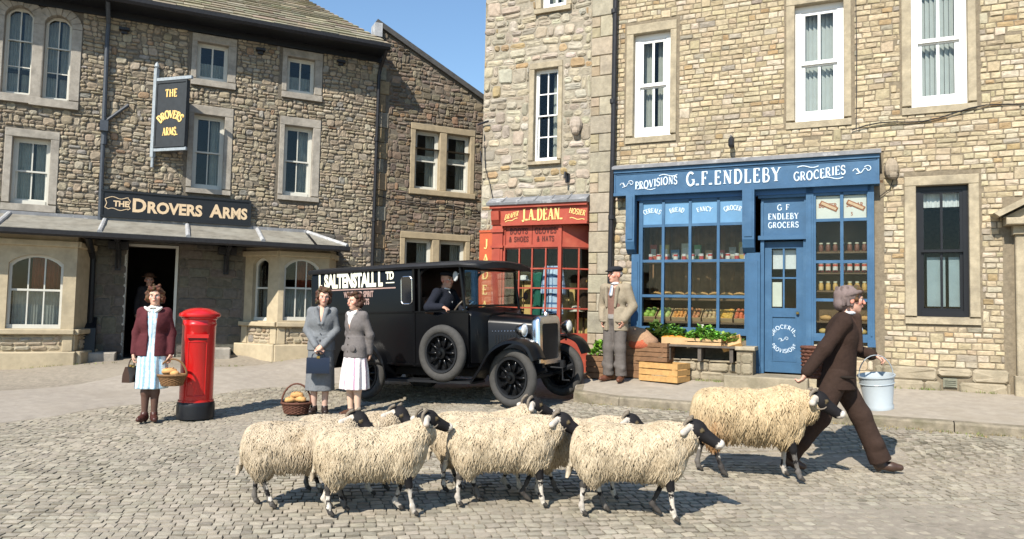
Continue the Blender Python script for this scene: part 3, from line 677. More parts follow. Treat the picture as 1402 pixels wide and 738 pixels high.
# ---- blue shop front
fas = MB(); fas.box(.06, 3.84, -.2, -.002, 3.38, 3.77); fas.box(.05, 3.85, -.23, -.003, 3.72, 3.775); fas.box(.05, 3.85, -.225, -.004, 3.355, 3.40); fas.box(.09, 3.81, -.21, -.2, 3.695, 3.71); fas.box(.055, .075, -.212, -.2, 3.40, 3.72); fas.box(3.825, 3.845, -.212, -.2, 3.40, 3.72)
fas = fas.build('fascia', 'blue_paint', gb)
tx = MB(); Y = -.204
q, wd = serif_fit('G.F.ENDLEBY', .20, 1.36, .17, .17); word(q, wd, 1.88, 3.465, Y, fas, 'letter_white')
wave = lambda x, z: (x, z + .032 * math.sin(x * 5.2))
q, wd = serif_fit('PROVISIONS', .118, .66, .17, .1); word(q, wd, .73, 3.475, Y, fas, 'letter_white', warp=lambda x, z: (x, z + .028 * math.sin((x + .05) * 5.5)))
q, wd = serif_fit('GROCERIES', .122, .68, .17, .1); word(q, wd, 3.08, 3.485, Y, fas, 'letter_white', warp=lambda x, z: (x, z + .03 * math.sin((x - .05) * 5.5)))
swirl(tx, .27, 3.53, .13, Y); swirl(tx, 3.64, 3.55, .14, Y)
for (cx, cz) in ((.58, 3.45), (.92, 3.645), (2.93, 3.65), (3.25, 3.47)):
    for qd in stroke_quads([(cx - .14 + .035 * i, cz + .016 * math.sin(i * .8)) for i in range(9)], .013): tx.prism(qd, Y - .005, Y)
tx.build('flourishes', 'letter_white', fas, kind='stuff')
m = MB(); m.prism_yz([(-.27, 3.775), (-.27, 3.815), (-.15, 3.86), (.01, 3.875), (.01, 3.775)], .03, 3.87); m.build('lead_flashing', 'lead', gb)
m = MB(); m.box(.36, 3.74, -.12, .0, 3.28, 3.38); m.build('frieze', 'blue_dark', gb)
for (a, b) in ((.26, .40), (2.03, 2.2)):       # console brackets, hollow-sided boards in front of the pilasters
    m = MB(); m.prism_yz([(-.08, 3.375), (-.24, 3.375), (-.24, 2.62), (-.2, 2.5), (-.13, 2.44), (-.08, 2.42)], a, b); m.box(a + .03, b - .03, -.252, -.24, 2.66, 3.33); m.build('console', 'blue_paint', gb)
for (a, b, z0) in ((.33, .46, .95), (2.08, 2.27, .66), (2.90, 3.0, .66), (3.70, 3.78, 1.1)):
    m = MB(); top = 2.43 if b < 2.3 else 3.36; m.box(a, b, -.12, .08, z0, top); m.box(a + .03, b - .03, -.135, -.12, z0 + .15, top - .12); m.box(a - .01, b + .01, -.14, .08, z0, z0 + .1); m.build('pilaster', 'blue_paint', gb)
# left display window
m = MB(); zs = [2.875, 2.32, 1.775]; xs_ = [.46, .825, 1.24, 1.665, 2.08]
frame_bars(m, .46, 2.08, zs, [.825, 1.24, 1.665], -.1, -.04, .042, 1.27, 3.28); m.box(.44, 2.10, -.11, 0, 1.2, 1.3); m.box(.44, 2.1, -.1, 0, 3.24, 3.3); m.box(.44, .5, -.1, 0, 1.3, 3.24); m.box(2.05, 2.1, -.1, 0, 1.3, 3.24)
sw = m.build('shop_window', 'blue_paint', gb)
for i in range(4):
    for za, zb in ((1.3, 1.755), (1.795, 2.3), (2.34, 2.855)): pane(sw, xs_[i] + .02, xs_[i + 1] - .02, -.07, za, zb)
    p = MB(); p.box(xs_[i] + .02, xs_[i + 1] - .02, -.075, -.045, 2.895, 3.24); p.build('sign_panel', 'blue_light', sw)
    t = MB(); q, wd = serif_fit(['CEREALS', 'BREAD', 'FANCY', 'GROCER'][i], .07, [.25, .2, .2, .23][i], .17, .08); put_text(t, q, wd, (xs_[i] + xs_[i + 1]) / 2, 3.085, -.077, .004, arch_warp(.24)); t.build('lettering', 'letter_white', sw)
# door and its overlight panel
m = MB(); m.box(2.24, 2.92, -.1, .1, 2.62, 2.68); m.box(2.27, 2.32, -.06, .12, .66, 2.62); m.box(2.86, 2.91, -.06, .12, .66, 2.62); m.box(2.24, 2.92, -.1, .1, 3.24, 3.34); m.build('door_frame', 'blue_paint', gb)
m = MB(); m.box(2.27, 2.9, -.03, .02, 2.68, 3.24); m.box(2.28, 2.31, -.05, -.03, 2.68, 3.24); m.box(2.87, 2.9, -.05, -.03, 2.68, 3.24); op = m.build('overdoor_panel', 'blue_paint', gb)
t = MB()
for s, z, h in (('ENDLEBY', 2.925, .085), ('GROCERS', 2.80, .08), ('G F', 3.06, .08)):
    q, wd = serif_fit(s, h, {'G F': .17}.get(s, .42), .18, .12); word(q, wd, 2.585, z, -.032, op, 'letter_white', .004)
m = MB(); a, b = 2.32, 2.86; yd = .02
m.box(a, a + .1, yd, yd + .045, .68, 2.6); m.box(b - .1, b, yd, yd + .045, .68, 2.6); m.box(a + .1, b - .1, yd, yd + .045, 2.5, 2.6); m.box(a + .1, b - .1, yd, yd + .045, 1.5, 1.62); m.box(a + .1, b - .1, yd, yd + .045, .68, .84); m.box(a + .1, b - .1, yd + .012, yd + .04, .84, 1.5)
m.box(2.575, 2.6, yd + .005, yd + .04, 1.62, 2.5); m.box(a + .1, b - .1, yd + .008, yd + .038, 2.05, 2.075); m.box(a + .1, a + .112, yd - .006, yd, .84, 1.5); m.box(b - .112, b - .1, yd - .006, yd, .84, 1.5); m.box(a + .112, b - .112, yd - .006, yd, 1.488, 1.5); m.box(a + .112, b - .112, yd - .006, yd, .84, .852)
dr = m.build('door', 'blue_paint', gb)
for x0, x1 in ((2.42, 2.575), (2.6, 2.76)):
    for z0, z1 in ((1.62, 2.05), (2.075, 2.5)): pane(dr, x0, x1, yd + .02, z0, z1)
t = MB(); rc = lambda rad: (lambda x, z: ((rad + z) * math.sin(x / rad), (rad + z) * math.cos(x / rad)))
q, wd = serif_fit('GROCERIES', .055, .40, .17, .14); word(q, wd, 2.59, 1.17, yd + .011, dr, 'letter_white', .004, rc(.15))
q, wd = serif_fit('PROVISIONS', .055, .40, .17, .1); word(q, wd, 2.59, 1.17, yd + .011, dr, 'letter_white', .004, lambda x, z: ((.205 - z) * math.sin(x / .18), -(.205 - z) * math.cos(x / .18)))
swirl(t, 2.59, 1.16, .08, yd + .011, 1, .004); t.build('flourish', 'letter_white', dr)
m = MB(); m.box(2.43, 2.56, yd + .03, yd + .034, 1.64, 2.0); m.build('notice_sheet', mat('paper', (.72, .70, .60), .8, .06, 8), dr)
m = MB(); m.box(2.43, 2.75, yd + .1, yd + .11, 2.2, 2.48); m.build('door_blind', 'lace', dr)
m = MB(); m.ball((2.78, yd - .03, 1.55), .024, 8, 6); m.tube([(2.78, yd, 1.55), (2.78, yd - .03, 1.55)], .01, 6); m.build('door_knob', mat('brass', (.6, .4, .13), .3, .1, 20, metal=1), dr)
# right display window
m = MB(); frame_bars(m, 3.0, 3.72, [2.885, 2.29, 1.745], [3.37], -.1, -.04, .042, 1.25, 3.28); m.box(2.99, 3.72, -.11, 0, 1.16, 1.27); m.box(2.99, 3.72, -.1, 0, 3.24, 3.3); m.box(2.99, 3.03, -.1, 0, 1.27, 3.24); m.box(3.69, 3.73, -.1, 0, 1.27, 3.24)
sw2 = m.build('shop_window', 'blue_paint', gb)
for x0, x1 in ((3.03, 3.35), (3.39, 3.69)):
    for z0, z1 in ((1.27, 1.725), (1.765, 2.27), (2.31, 2.865), (2.905, 3.24)): pane(sw2, x0, x1, -.07, z0, z1)
for k, (x0, x1, wt) in enumerate(((3.035, 3.345, 'BUTTER'), (3.395, 3.685, 'SUGAR'))):
    p = MB(); p.box(x0, x1, -.05, -.046, 2.91, 3.235); p = p.build('poster', mat('poster_white%d' % k, (.80, .76, .68), .7, .05, 8), sw2)
    t = MB(); vs = font_text(wt, .085, .003, .8); put_font(t, wt, .085, (x0 + x1) / 2, 3.07, -.0515, .003, .8, 'C')
    if k: t.build('lettering', mat('poster_ink', (.45, .16, .08), .7, .1, 20), p); t = MB(); put_font(t, '5', .07, (x0 + x1) / 2 - .04, 2.945, -.0515, .002, .8, 'C')
    t.build('lettering', mat('poster_ink%d' % k, (.45, .16, .08), .7, .1, 20), p)
    q = MB(); q.rbox(((x0 + x1) / 2 + .01, -.056, 3.09), (.25, .004, .065), Matrix.Rotation(R_(27), 3, 'Y')); q.build('banner', mat('banner_edge%d' % k, (.42, .15, .06), .7, .1, 20), p)
    q = MB(); q.rbox(((x0 + x1) / 2 + .01, -.0595, 3.09), (.215, .004, .036), Matrix.Rotation(R_(27), 3, 'Y')); q.build('banner', mat('banner_mid%d' % k, (.80, .52, .33), .7, .1, 20), p)
# masonry below the windows, sill, steps
rects = lay_stones(.36, 2.06, .52, .84, [], (.09, .15), (.16, .4), .1)
m = MB(); m.box(.36, 2.06, -.33, 0, .45, .84); m.box(.36, 2.1, -.03, .0, .84, 1.2); m.box(2.0, 2.22, -.52, 0, .45, 1.0); m.box(2.95, 3.76, -.04, 0, .45, 1.16); sr = m.build('stall_riser', 'mortar_gold', gb)
build_stones(rects, MR, sr, 'plinth_stone', lambda x, z: vary((1, 1, 1), .12), gap=.012, dep=(.015, .035), wob=.006, rough=.008, y0=-.335, limit=80)
rects = lay_stones(2.0, 2.22, .52, .98, [], (.12, .18), (.14, .24), .1); build_stones(rects, MR, sr, 'plinth_stone', lambda x, z: vary((1, 1, 1), .12), gap=.012, dep=(.015, .03), wob=.004, y0=-.52, limit=30)
rects = lay_stones(2.95, 3.76, .52, 1.12, [], (.1, .15), (.18, .4), .1); build_stones(rects, MR, sr, 'stone_gold', gold_col, gap=.012, dep=(.01, .02), wob=.004, y0=-.04, limit=80)
m = MB(); m.box(1.98, 2.25, -.56, -.12, 1.0, 1.055, ch=.01); m.build('pier_cap', 'dressed_gold', gb)
m = MB(); m.box(2.86, 3.22, -.42, -.12, .98, 1.05, ch=.012); m.box(2.9, 3.18, -.38, -.12, .5, .98, ch=.01); m.build('pier', 'dressed_gold', gb)
m = MB(); m.box(1.85, 2.95, -.72, .02, .45, .655, ch=.015); m.box(3.0, 3.8, -.22, 0, .45, .62, ch=.015); m.build('doorstep', 'plinth_stone', gb)
# room behind the blue windows
m = MB(); m.box(.0, 3.9, 2.6, 2.65, .6, 3.4); m.box(.36, 3.9, .24, 2.6, .6, .66); m.box(.0, 3.9, .0, 2.6, 3.4, 3.44); m.box(3.8, 3.84, .1, 2.6, .6, 3.4); m.box(.28, .32, .02, 2.6, .6, 3.4); m.build('shop_interior', 'room_brown', gb)
m = MB(); m.box(.36, 2.1, .0, .62, 1.36, 1.39); m.box(.36, 2.1, .35, .85, 1.72, 1.75); m.box(.36, 2.1, .15, .45, 2.305, 2.335); m.box(.34, 2.1, .62, .64, .7, 1.36); m.build('display_shelf', 'room_brown', gb)
m = MB()
for z in (1.42, 1.86, 2.12, 2.42): m.box(3.02, 3.74, .05, .32, z, z + .025)
m.box(3.02, 3.74, .32, .34, 1.2, 3.3); m.build('display_shelf', 'room_brown', gb)

m = MB(); pleats(m, .4, 2.08, .72, 1.78, 3.2, .03, .16); m.build('shop_curtain', mat('curtain_brown', (.27, .15, .075), .9, .25, 8), gb)
# ================================================================== draper's building (left of the downpipe)
db = empty('draper_building', tuple(OR), -AR, 'pale rubble stone house with the red painted draper shop front', 'building')
m = MB(); dw = [(-1.46, -1.02, 4.07, 5.66), (-1.36, -.9, 6.72, 8.0)]; dshop = (-2.17, -.42, .4, 3.3)
wall_sheet(m, -2.44, -.425, .2, 8.4, [dshop] + [(a - .04, b + .04, c - .04, d + .04) for a, b, c, d in dw]); hull(m, -2.44, -.425, .2, 8.4, 5.0)
wall = m.build('wall', 'mortar_pale', db)
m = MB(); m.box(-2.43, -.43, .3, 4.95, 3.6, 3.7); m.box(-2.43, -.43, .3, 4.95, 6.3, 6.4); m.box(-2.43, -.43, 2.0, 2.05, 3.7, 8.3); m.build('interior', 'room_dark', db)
m = MB(); m.box(-2.6, -.43, -.25, 5.2, 8.42, 8.55); m.build('roof', 'slate_stone', db)
av = [(a - .1, b + .1, c - .1, d + .13) for a, b, c, d in dw] + [(-2.25, -.42, 0, 3.42), (-2.44, -2.16, 0, 2.9)]
rects = lay_stones(-2.44, -.43, .4, 8.2, av, (.08, .15), (.12, .34), .28)
build_stones(rects, MR, wall, 'stone_pale', pale_col, gap=.022, dep=(.004, .03), wob=.012, rough=.008)
window(db, *dw[0], fr=.035, bar=.02, rows=(2, 2), cols=2, sur=(.09, .08, .11, .08), y=.08, curtain='side')
window(db, *dw[1], fr=.06, bar=.03, sur=(.1, .1, .12, .1), y=.08, curtain='net')
q = MB(); q.ball((-.67, -.05, 4.62), .12, 10, 7, sc=(.95, .8, 1.2), col=(.5, .42, .34)); q.ball((-.66, -.09, 4.5), .07, 8, 6, col=(.46, .38, .3)); q.build('corbel', 'stone_pale', db)
q = MB(); q.tube([(-.81, 0, 3.8), (-.81, -.16, 3.8), (-.81, -.18, 3.7)], .02, 6); q.box(-.85, -.77, -.04, 0, 3.66, 3.8); q.build('bracket', 'iron_black', db)
q = MB(); q.tube([(-2.4, -.03, 4.6), (-2.36, -.03, 4.0), (-2.26, -.03, 3.7), (-2.2, -.03, 3.45)], .008, 5); q.tube([(-2.52, -.05, 4.78), (-2.3, -.07, 4.82)], .018, 6); q.build('cable', 'iron_black', db)
# red shop front
m = MB(); m.prism_yz([(-.2, 3.3), (-.21, 3.34), (-.02, 3.45), (.01, 3.45), (.01, 3.3)], -2.24, -.41)
for i in range(1, 6): m.tube([(-2.24 + .3 * i, -.2, 3.352), (-2.24 + .3 * i, 0, 3.462)], .014, 6)
m.build('lead_flashing', 'lead', db)
m = MB(); m.box(-2.17, -.42, -.12, 0, 2.97, 3.30); m.box(-2.19, -.42, -.17, 0, 3.25, 3.305); m.box(-1.97, -.42, -.145, -.02, 2.945, 2.985); fa = m.build('fascia', 'red_paint', db)
for i in range(24): pass
t = MB(); q, wd = serif_fit('J.A.DEAN.', .195, .74, .17, .1); word(q, wd, -1.22, 3.03, -.123, fa, 'letter_gold')
sl = lambda k: (lambda x, z: (x + z * .25, z + x * k))
q, wd = serif_fit('DRAPER', .085, .26, .16, .06, serif=False); word(q, wd, -1.79, 3.08, -.123, fa, 'letter_gold', warp=sl(.25))
q, wd = serif_fit('HOSIER', .085, .28, .16, .06, serif=False); word(q, wd, -.6, 3.1, -.123, fa, 'letter_gold', warp=sl(-.2))
for qd in stroke_quads([(-1.9 + .025 * i, 3.015 + .006 * i + .01 * math.sin(i)) for i in range(10)], .014): t.prism(qd, -.127, -.122)
for qd in stroke_quads([(-.72 + .028 * i, 3.045 - .004 * i + .01 * math.sin(i)) for i in range(10)], .014): t.prism(qd, -.127, -.122)
t.build('flourishes', 'letter_gold', fa, kind='stuff')
m = MB(); m.box(-2.16, -1.96, -.1, .02, .45, 2.97); m.box(-2.18, -1.94, -.125, 0, 2.84, 2.9); m.box(-2.12, -2.0, -.112, -.1, .8, 2.6); m.prism_yz([(-.1, 3.2), (-.2, 3.2), (-.18, 3.05), (-.12, 2.97), (-.1, 2.97)], -2.15, -2.0); m.box(-2.18, -1.94, -.125, 0, 2.57, 2.61); m.build('pilaster', 'red_paint', db)
m = MB(); m.box(-2.43, -2.175, -.05, 0, .9, 2.87); m.box(-2.435, -2.17, -.065, 0, 2.85, 2.89); jb = m.build('side_board', 'red_orange', db)
t = MB(); z = 2.58
for ch in 'JADEAN':
    q, wd = serif_text(ch, .155, .18, .1, 1); word(q, wd, -2.3, z, -.053, jb, 'letter_gold'); z -= .27
m = MB(); xs_ = [-1.93, -1.66, -1.42, -1.17, -.91]; zs = [2.565, 2.215, 1.885, 1.55, 1.13]
frame_bars(m, -1.95, -.9, zs, xs_[1:-1], -.05, -.01, .024, 1.12, 2.58); m.box(-1.96, -1.92, -.07, 0, .5, 2.95); m.box(-.94, -.88, -.08, 0, .5, 2.95); m.box(-1.95, -.9, -.065, .0, 2.575, 2.62); m.box(-1.92, -.94, -.06, 0, .5, 1.12)
rw = m.build('shop_window', 'red_paint', db)
for i in range(4):
    for za, zb in zip(zs[1:], zs): pane(rw, xs_[i] + .012, xs_[i + 1] - .012, -.03, za + .012, zb - .012)
for (a, b, t1, t2) in ((-1.92, -1.43, 'BOOTS', '& SHOES'), (-1.42, -.94, 'GLOVES', '& HATS')):
    m = MB(); m.box(a, b, -.05, 0, 2.62, 2.95); p = m.build('sign_panel', 'red_paint', rw); t = MB()
    q, wd = serif_text(t1, .095, .2, .16, .8, serif=False, bold=.8); word(q, wd, (a + b) / 2, 2.81, -.052, p, 'letter_dark', .004)
    q, wd = serif_text(t2, .085, .2, .16, .75, serif=False, bold=.8); word(q, wd, (a + b) / 2, 2.675, -.052, p, 'letter_dark', .004)
# splayed return of the window into the lobby
ret = empty('return_window', (-.9, -.03, 0), R_(32), parent=db)
rl = .56; m = MB(); frame_bars(m, 0, rl, zs, [.30], -.02, .02, .024, 1.12, 2.58); m.box(rl - .03, rl + .02, -.025, .03, .5, 2.95); m.box(0, rl, -.03, .03, 2.575, 2.62); m.box(.0, rl, -.02, .03, 2.62, 2.95); m.box(0, rl, -.03, .03, .5, 1.12)
rq = m.build('return_frame', 'red_paint', ret)
for x0, x1 in ((.02, .285), (.315, rl - .03)):
    for za, zb in zip(zs[1:], zs): pane(rq, x0, x1, 0, za + .012, zb - .012)
m = MB(); m.box(-2.16, -.44, 1.6, 1.64, .4, 3.2); m.box(-2.19, -2.16, 0, 1.6, .4, 3.2); m.box(-2.16, -.44, .05, 1.6, 3.0, 3.04); m.box(-2.16, -.44, .05, 1.6, .4, .5); m.build('shop_interior', 'room_brown', db)
m = MB(); m.box(-2.14, -.8, .02, 1.0, 1.06, 1.1); m.build('display_floor', mat('boards', (.36, .2, .07), .6, .2, 10), db)
m = MB(); m.box(-2.1, -1.55, .60, .63, 1.1, 2.2); m.box(-1.0, -.62, .66, .69, 1.1, 2.0); m.box(-1.5, -1.05, .86, .89, 1.1, 1.75); m.build('display_backing', mat('card_yellow', (.70, .47, .18), .8, .12, 6), db)
m = MB(); m.tube([(-.5, .45, 1.12), (-.46, .55, 2.4)], .03, 6); m.tube([(-.5, .5, 1.2), (-.95, .7, 1.75), (-.52, .52, 2.15)], .018, 6); m.build('display_pole', mat('yellow_wood', (.55, .33, .08), .6, .15, 10), db)
# ================================================================== the inn (left)
ib = empty('inn_building', tuple(OL), AL, 'brown rubble stone inn with dark name board, hanging sign and lean-to roof', 'building')
W_AR = [(-2.6, -2.14, 5.30, 6.94), (-1.98, -1.53, 5.28, 6.88)]
W_A = (-2.37, -1.77, 3.28, 4.50)
W3 = [(.66, 1.25, 6.07, 6.83), (2.43, 3.01, 6.07, 6.83)]
W2 = [(.66, 1.24, 3.84, 5.34), (2.43, 3.02, 3.85, 5.34)]
DOOR = (-.40, .44, .42, 2.58)
allw = W_AR + [W_A] + W3 + W2
m = MB(); wall_sheet(m, -7, 4.42, .0, 7.25, [(a - .04, b + .04, c - .03, d + .03) for a, b, c, d in allw] + [DOOR, (-3.0, -1.25, .9, 2.4), (1.95, 3.4, 1.05, 2.5)]); hull(m, -7, 4.42, 0, 7.25, 6.0)
wall = m.build('wall', 'mortar_brown', ib)
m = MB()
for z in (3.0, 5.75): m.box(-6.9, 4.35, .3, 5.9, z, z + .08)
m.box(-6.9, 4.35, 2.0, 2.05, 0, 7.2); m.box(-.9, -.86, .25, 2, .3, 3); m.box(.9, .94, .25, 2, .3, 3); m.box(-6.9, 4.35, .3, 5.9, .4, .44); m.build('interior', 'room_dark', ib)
av = [(a - .16, b + .17, c - .18, d + .18) for a, b, c, d in W3 + W2] + [(a - .17, b + .17, c - .18, d + .2) for a, b, c, d in W_AR] + [(-2.5, -1.63, 3.12, 4.66), (-7, 3.75, 0, 3.08)]
rects = lay_stones(-4.2, 4.42, 2.0, 7.22, av, (.045, .095), (.07, .21), .3)
build_stones(rects, ML, wall, 'stone_brown', brown_col, gap=.012, dep=(.006, .034), wob=.012, rough=.009, inset=.016)
av = [(DOOR[0] - .02, DOOR[1] + .08, 0, DOOR[3] + .05), (-4.2, -.95, 0, 2.8), (1.72, 3.62, 0, 2.8)]
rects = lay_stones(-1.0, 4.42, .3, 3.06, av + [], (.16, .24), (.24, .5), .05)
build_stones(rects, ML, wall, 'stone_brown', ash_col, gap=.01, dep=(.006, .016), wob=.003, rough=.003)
for k, wd in enumerate(W_AR): window(ib, *wd, y=.13, paint='cream_paint', fr=.035, bar=.02, sur=(.17, .17, .17, .17), smat='dressed_grey', rows=(1, 2), cols=2, arch=True, curtain='net', meet=.63, glass='glass_old', proud=.03 + .004 * k)
window(ib, *W_A, y=.13, paint='cream_paint', fr=.05, bar=.022, sur=(.12, .14, .15, .15), smat='dressed_grey', curtain='net', glass='glass_old')
for k, wd in enumerate(W3): window(ib, *wd, y=.12, paint='cream_paint', fr=.045, bar=.03, sur=(.1, .16, .16, .15), smat='dressed_grey', curtain='halfnet', split=False, rows=(1, 1), glass='glass_old')
for k, wd in enumerate(W2): window(ib, *wd, y=.13, paint='cream_paint', fr=.05, bar=.02, sur=(.1, .16, .18, .12), smat='dressed_grey', curtain='side', glass='glass_old')
# eaves: soffit board, gutter, roof of stone slates
m = MB(); m.box(-7, 4.46, -.52, .0, 7.14, 7.2); m.box(-7, 4.46, -.06, .01, 7.0, 7.14); m.build('eaves_board', 'black_paint', ib)
m = MB(); m.prism_yz([(-.52, 7.25), (-.515, 7.18), (-.55, 7.13), (-.60, 7.13), (-.635, 7.18), (-.64, 7.25)], -7, 4.5); m.build('gutter', 'iron_black', ib)
RP = R_(33); eave = Vector((0, -.58, 7.25)); updir = Vector((0, math.cos(RP), math.sin(RP))); nrm = Vector((0, -math.sin(RP), math.cos(RP)))
m = MB(); top = 4.4
m.add([(-7, eave.y, eave.z - .03), (4.46, eave.y, eave.z - .03), tuple(Vector((4.46 - 1.9, 0, 0)) + Vector((0, eave.y, eave.z - .03)) + updir * top), tuple(Vector((-7, 0, 0)) + Vector((0, eave.y, eave.z - .03)) + updir * top)], [(0, 1, 2, 3)])
m.add([(4.46, eave.y, eave.z - .03), (4.46, 6, eave.z - .03), tuple(Vector((4.46 - 1.9, 0, 0)) + Vector((0, eave.y, eave.z - .03)) + updir * top)], [(0, 1, 2)])
rf = m.build('roof', mat('roof_under', (.14, .125, .1), .9, .2, 10), ib)
slates = []; d = 0; r = 0
while d < top - .2:
    L = U(.2, .25) * (1 - .02 * r); x = -2.5 - U(0, .3)
    xmax = 4.48 - 1.9 * (d / top)
    while x < xmax:
        wd = U(.24, .5); x1 = min(x + wd, xmax)
        if x1 - x > .06: slates.append((x, x1, d, L))
        x += wd
    d += L; r += 1
rest = MB(); n = 0
def slate(mb, x, x1, d, L):
    t = U(.025, .04); a = eave + updir * (d - .02); b = eave + updir * (d + L * 1.25); o = U(-.01, .01)
    vs = [Vector((x + .004, 0, 0)) + a + nrm * (t * .2), Vector((x1 - .004, 0, 0)) + a + nrm * (t * .2) + updir * o, Vector((x1 - .004, 0, 0)) + b, Vector((x + .004, 0, 0)) + b]
    vs += [v + nrm * t * (1.0 if i < 2 else .1) for i, v in enumerate(vs)]
    mb.add(vs, [(0, 3, 2, 1), (4, 5, 6, 7), (0, 1, 5, 4), (1, 2, 6, 5), (2, 3, 7, 6), (3, 0, 4, 7)], vary((.27, .235, .165), .22, .07))
for s in slates:
    c = ML @ (Vector(((s[0] + s[1]) / 2, 0, 0)) + eave + updir * s[2])
    if n < 300 and in_view(c): q = MB(); slate(q, *s); q.build('slate', 'slate_stone', rf); n += 1
    else: slate(rest, *s)
rest.build('slates', 'slate_stone', rf, kind='stuff')
# rainwater pipes
m = MB(); m.tube([(-.93, -.5, 7.15), (-.93, -.1, 6.85), (-.94, -.08, 6.6), (-.9, -.08, 3.0)], .04, 8); m.tube([(-.9, -.07, 4.95), (-.7, -.06, 5.15), (-.52, -.05, 5.33)], .03, 8); m.box(-.98, -.84, -.18, 0, 4.75, 4.95); m.tube([(-.9, -.08, 4.76), (-.905, -.08, 4.5)], .055, 8); m.build('downpipe', 'pipe_grey', ib)
m = MB(); m.tube([(4.44, -.55, 7.15), (4.42, -.12, 6.85), (4.4, -.08, 6.7), (4.38, -.08, .6)], .04, 8)
for z in (1.6, 3.4, 5.2): m.lathe([(.055, z), (.055, z + .07)], 8, (4.39, -.08, 0))
m.build('downpipe', 'iron_black', ib)
for (s, z) in ((-.66, 6.78), (1.87, 6.82), (3.55, 6.85)):
    m = MB(); m.box(s - .09, s + .09, -.12, 0, z, z + .05); m.box(s - .05, s + .05, -.06, 0, z - .06, z); m.build('beam_end', 'iron_black', ib)
# name board
m = MB(); m.box(-.87, 1.78, -.1, -.03, 3.13, 3.63); m.box(-.9, 1.81, -.12, -.03, 3.6, 3.64); m.box(-.9, 1.81, -.12, -.03, 3.11, 3.15); m.box(-.9, -.86, -.115, -.03, 3.15, 3.6); m.box(1.77, 1.81, -.115, -.03, 3.15, 3.6); nb = m.build('name_board', 'sign_dark', ib)
t = MB(); put_font(t, 'D', .36, -.36, 3.25, -.105, .012, .95); put_font(t, 'ROVERS', .30, -.1, 3.25, -.105, .012, .92); t.build('lettering', 'letter_cream', nb); t = MB(); put_font(t, 'A', .36, 1.02, 3.25, -.105, .012, .9); put_font(t, 'RMS', .30, 1.27, 3.25, -.105, .012, .86)
t.build('lettering', 'letter_cream', nb); t = MB(); put_font(t, 'THE', .15, -.69, 3.33, -.105, .006, .95); t.build('lettering', 'letter_cream', nb); t = MB()
for pts in ([(-.77 + .03 * i, 3.49 + .018 * math.sin(i * .7)) for i in range(12)], [(-.77 + .03 * i, 3.27 + .018 * math.sin(i * .7)) for i in range(12)], [(-.77, 3.49), (-.83, 3.46), (-.8, 3.38), (-.83, 3.3), (-.77, 3.27)], [(-.44, 3.49), (-.40, 3.44), (-.43, 3.36), (-.40, 3.3), (-.44, 3.27)]):
    for qd in stroke_quads(pts, .013): t.prism(qd, -.108, -.1)
t.build('scroll_outline', 'letter_cream', nb)
# lean-to roof over the ground floor
AZ1, AZ0, AY = 3.07, 2.72, -1.15; XL, XR = -6.5, 2.95
sl_n = Vector((0, AZ0 - AZ1, -AY)).normalized() * -1
segs = [-6.5, -4.6, -2.35, -.82, .62, 1.95, XR]
m = MB(); m.prism_yz([(AY, AZ0 - .05), (AY, AZ0 - .01), (0, AZ1 - .02), (0, AZ0 - .05)], XL, XR); m.add([(XR, 0, AZ1 - .02), (XR, AY, AZ0 - .01), (3.58, AY, AZ0 - .01), (3.66, 0, AZ0 - .01)], [(0, 1, 2), (0, 2, 3)]); m.add([(XR, AY, AZ0 - .05), (3.58, AY, AZ0 - .05), (3.66, 0, AZ0 - .05), (XR, 0, AZ0 - .05)], [(3, 2, 1, 0)]); m.add([(XR, AY, AZ0 - .05), (3.58, AY, AZ0 - .05), (3.58, AY, AZ0 - .01), (XR, AY, AZ0 - .01)], [(0, 1, 2, 3)]); m.add([(3.58, AY, AZ0 - .05), (3.66, 0, AZ0 - .05), (3.66, 0, AZ0 - .01), (3.58, AY, AZ0 - .01)], [(0, 1, 2, 3)])
lt = m.build('lean_to_roof', 'black_paint', ib)
mat('roof_slab', (.22, .205, .17), .75, .3, 5, .4, 25, stain=(.30, .29, .25, .6), stain_scale=2.2, stain_lo=.48, stain_hi=.68)
for a, b in zip(segs, segs[1:]):
    q = MB(); c = a + .035; e = b - .035
    for j in range(2):
        t0, t1 = j * .5, j * .5 + .5; ya, yb = AY * (1 - t0) - .03 * (1 - j), AY * (1 - t1); za, zb = AZ0 + (AZ1 - AZ0) * t0, AZ0 + (AZ1 - AZ0) * t1
        q.add([(c, ya, za + .012 * (1 - j)), (e, ya, za + .012 * (1 - j)), (e, yb - .02, zb + .004), (c, yb - .02, zb + .004), (c, ya, za - .015), (e, ya, za - .015)], [(0, 1, 2, 3), (4, 5, 1, 0)])
    q.build('roof_slab', 'roof_slab', lt)
q = MB(); q.add([(XR + .03, -.02, AZ1 - .01), (XR + .03, AY - .02, AZ0 + .008), (3.56, AY - .02, AZ0 + .006)], [(0, 1, 2)]); q.add([(XR + .05, -.01, AZ1 - .02), (3.6, AY, AZ0 + .008), (3.66, -.01, AZ0 + .008)], [(0, 1, 2)]); q.build('roof_slab', 'roof_slab', lt)
mat('lead_white', (.38, .385, .39), .5, .2, 10, .2, 20, stain=(.62, .62, .6, .6), stain_scale=5)
for x in segs[1:-1] + [XR]:
    q = MB(); x2 = x if x < XR else 3.58; q.tube([(x, .0, AZ1 + .012), (x2 if x == XR else x + .0, AY - .02, AZ0 + .015)], .042, 8, flat=1); q.build('lead_roll', 'lead_white', lt)
q = MB(); q.box(XL, XR, -.07, 0.0, AZ1 - .02, AZ1 + .05); q.build('lead_flashing', 'lead', lt)
q = MB(); q.prism_yz([(AY, AZ0 - .005), (AY, AZ0 - .08), (AY - .03, AZ0 - .11), (AY - .08, AZ0 - .11), (AY - .11, AZ0 - .08), (AY - .115, AZ0 - .005)], XL, 3.62); q.build('gutter', 'iron_black', lt)
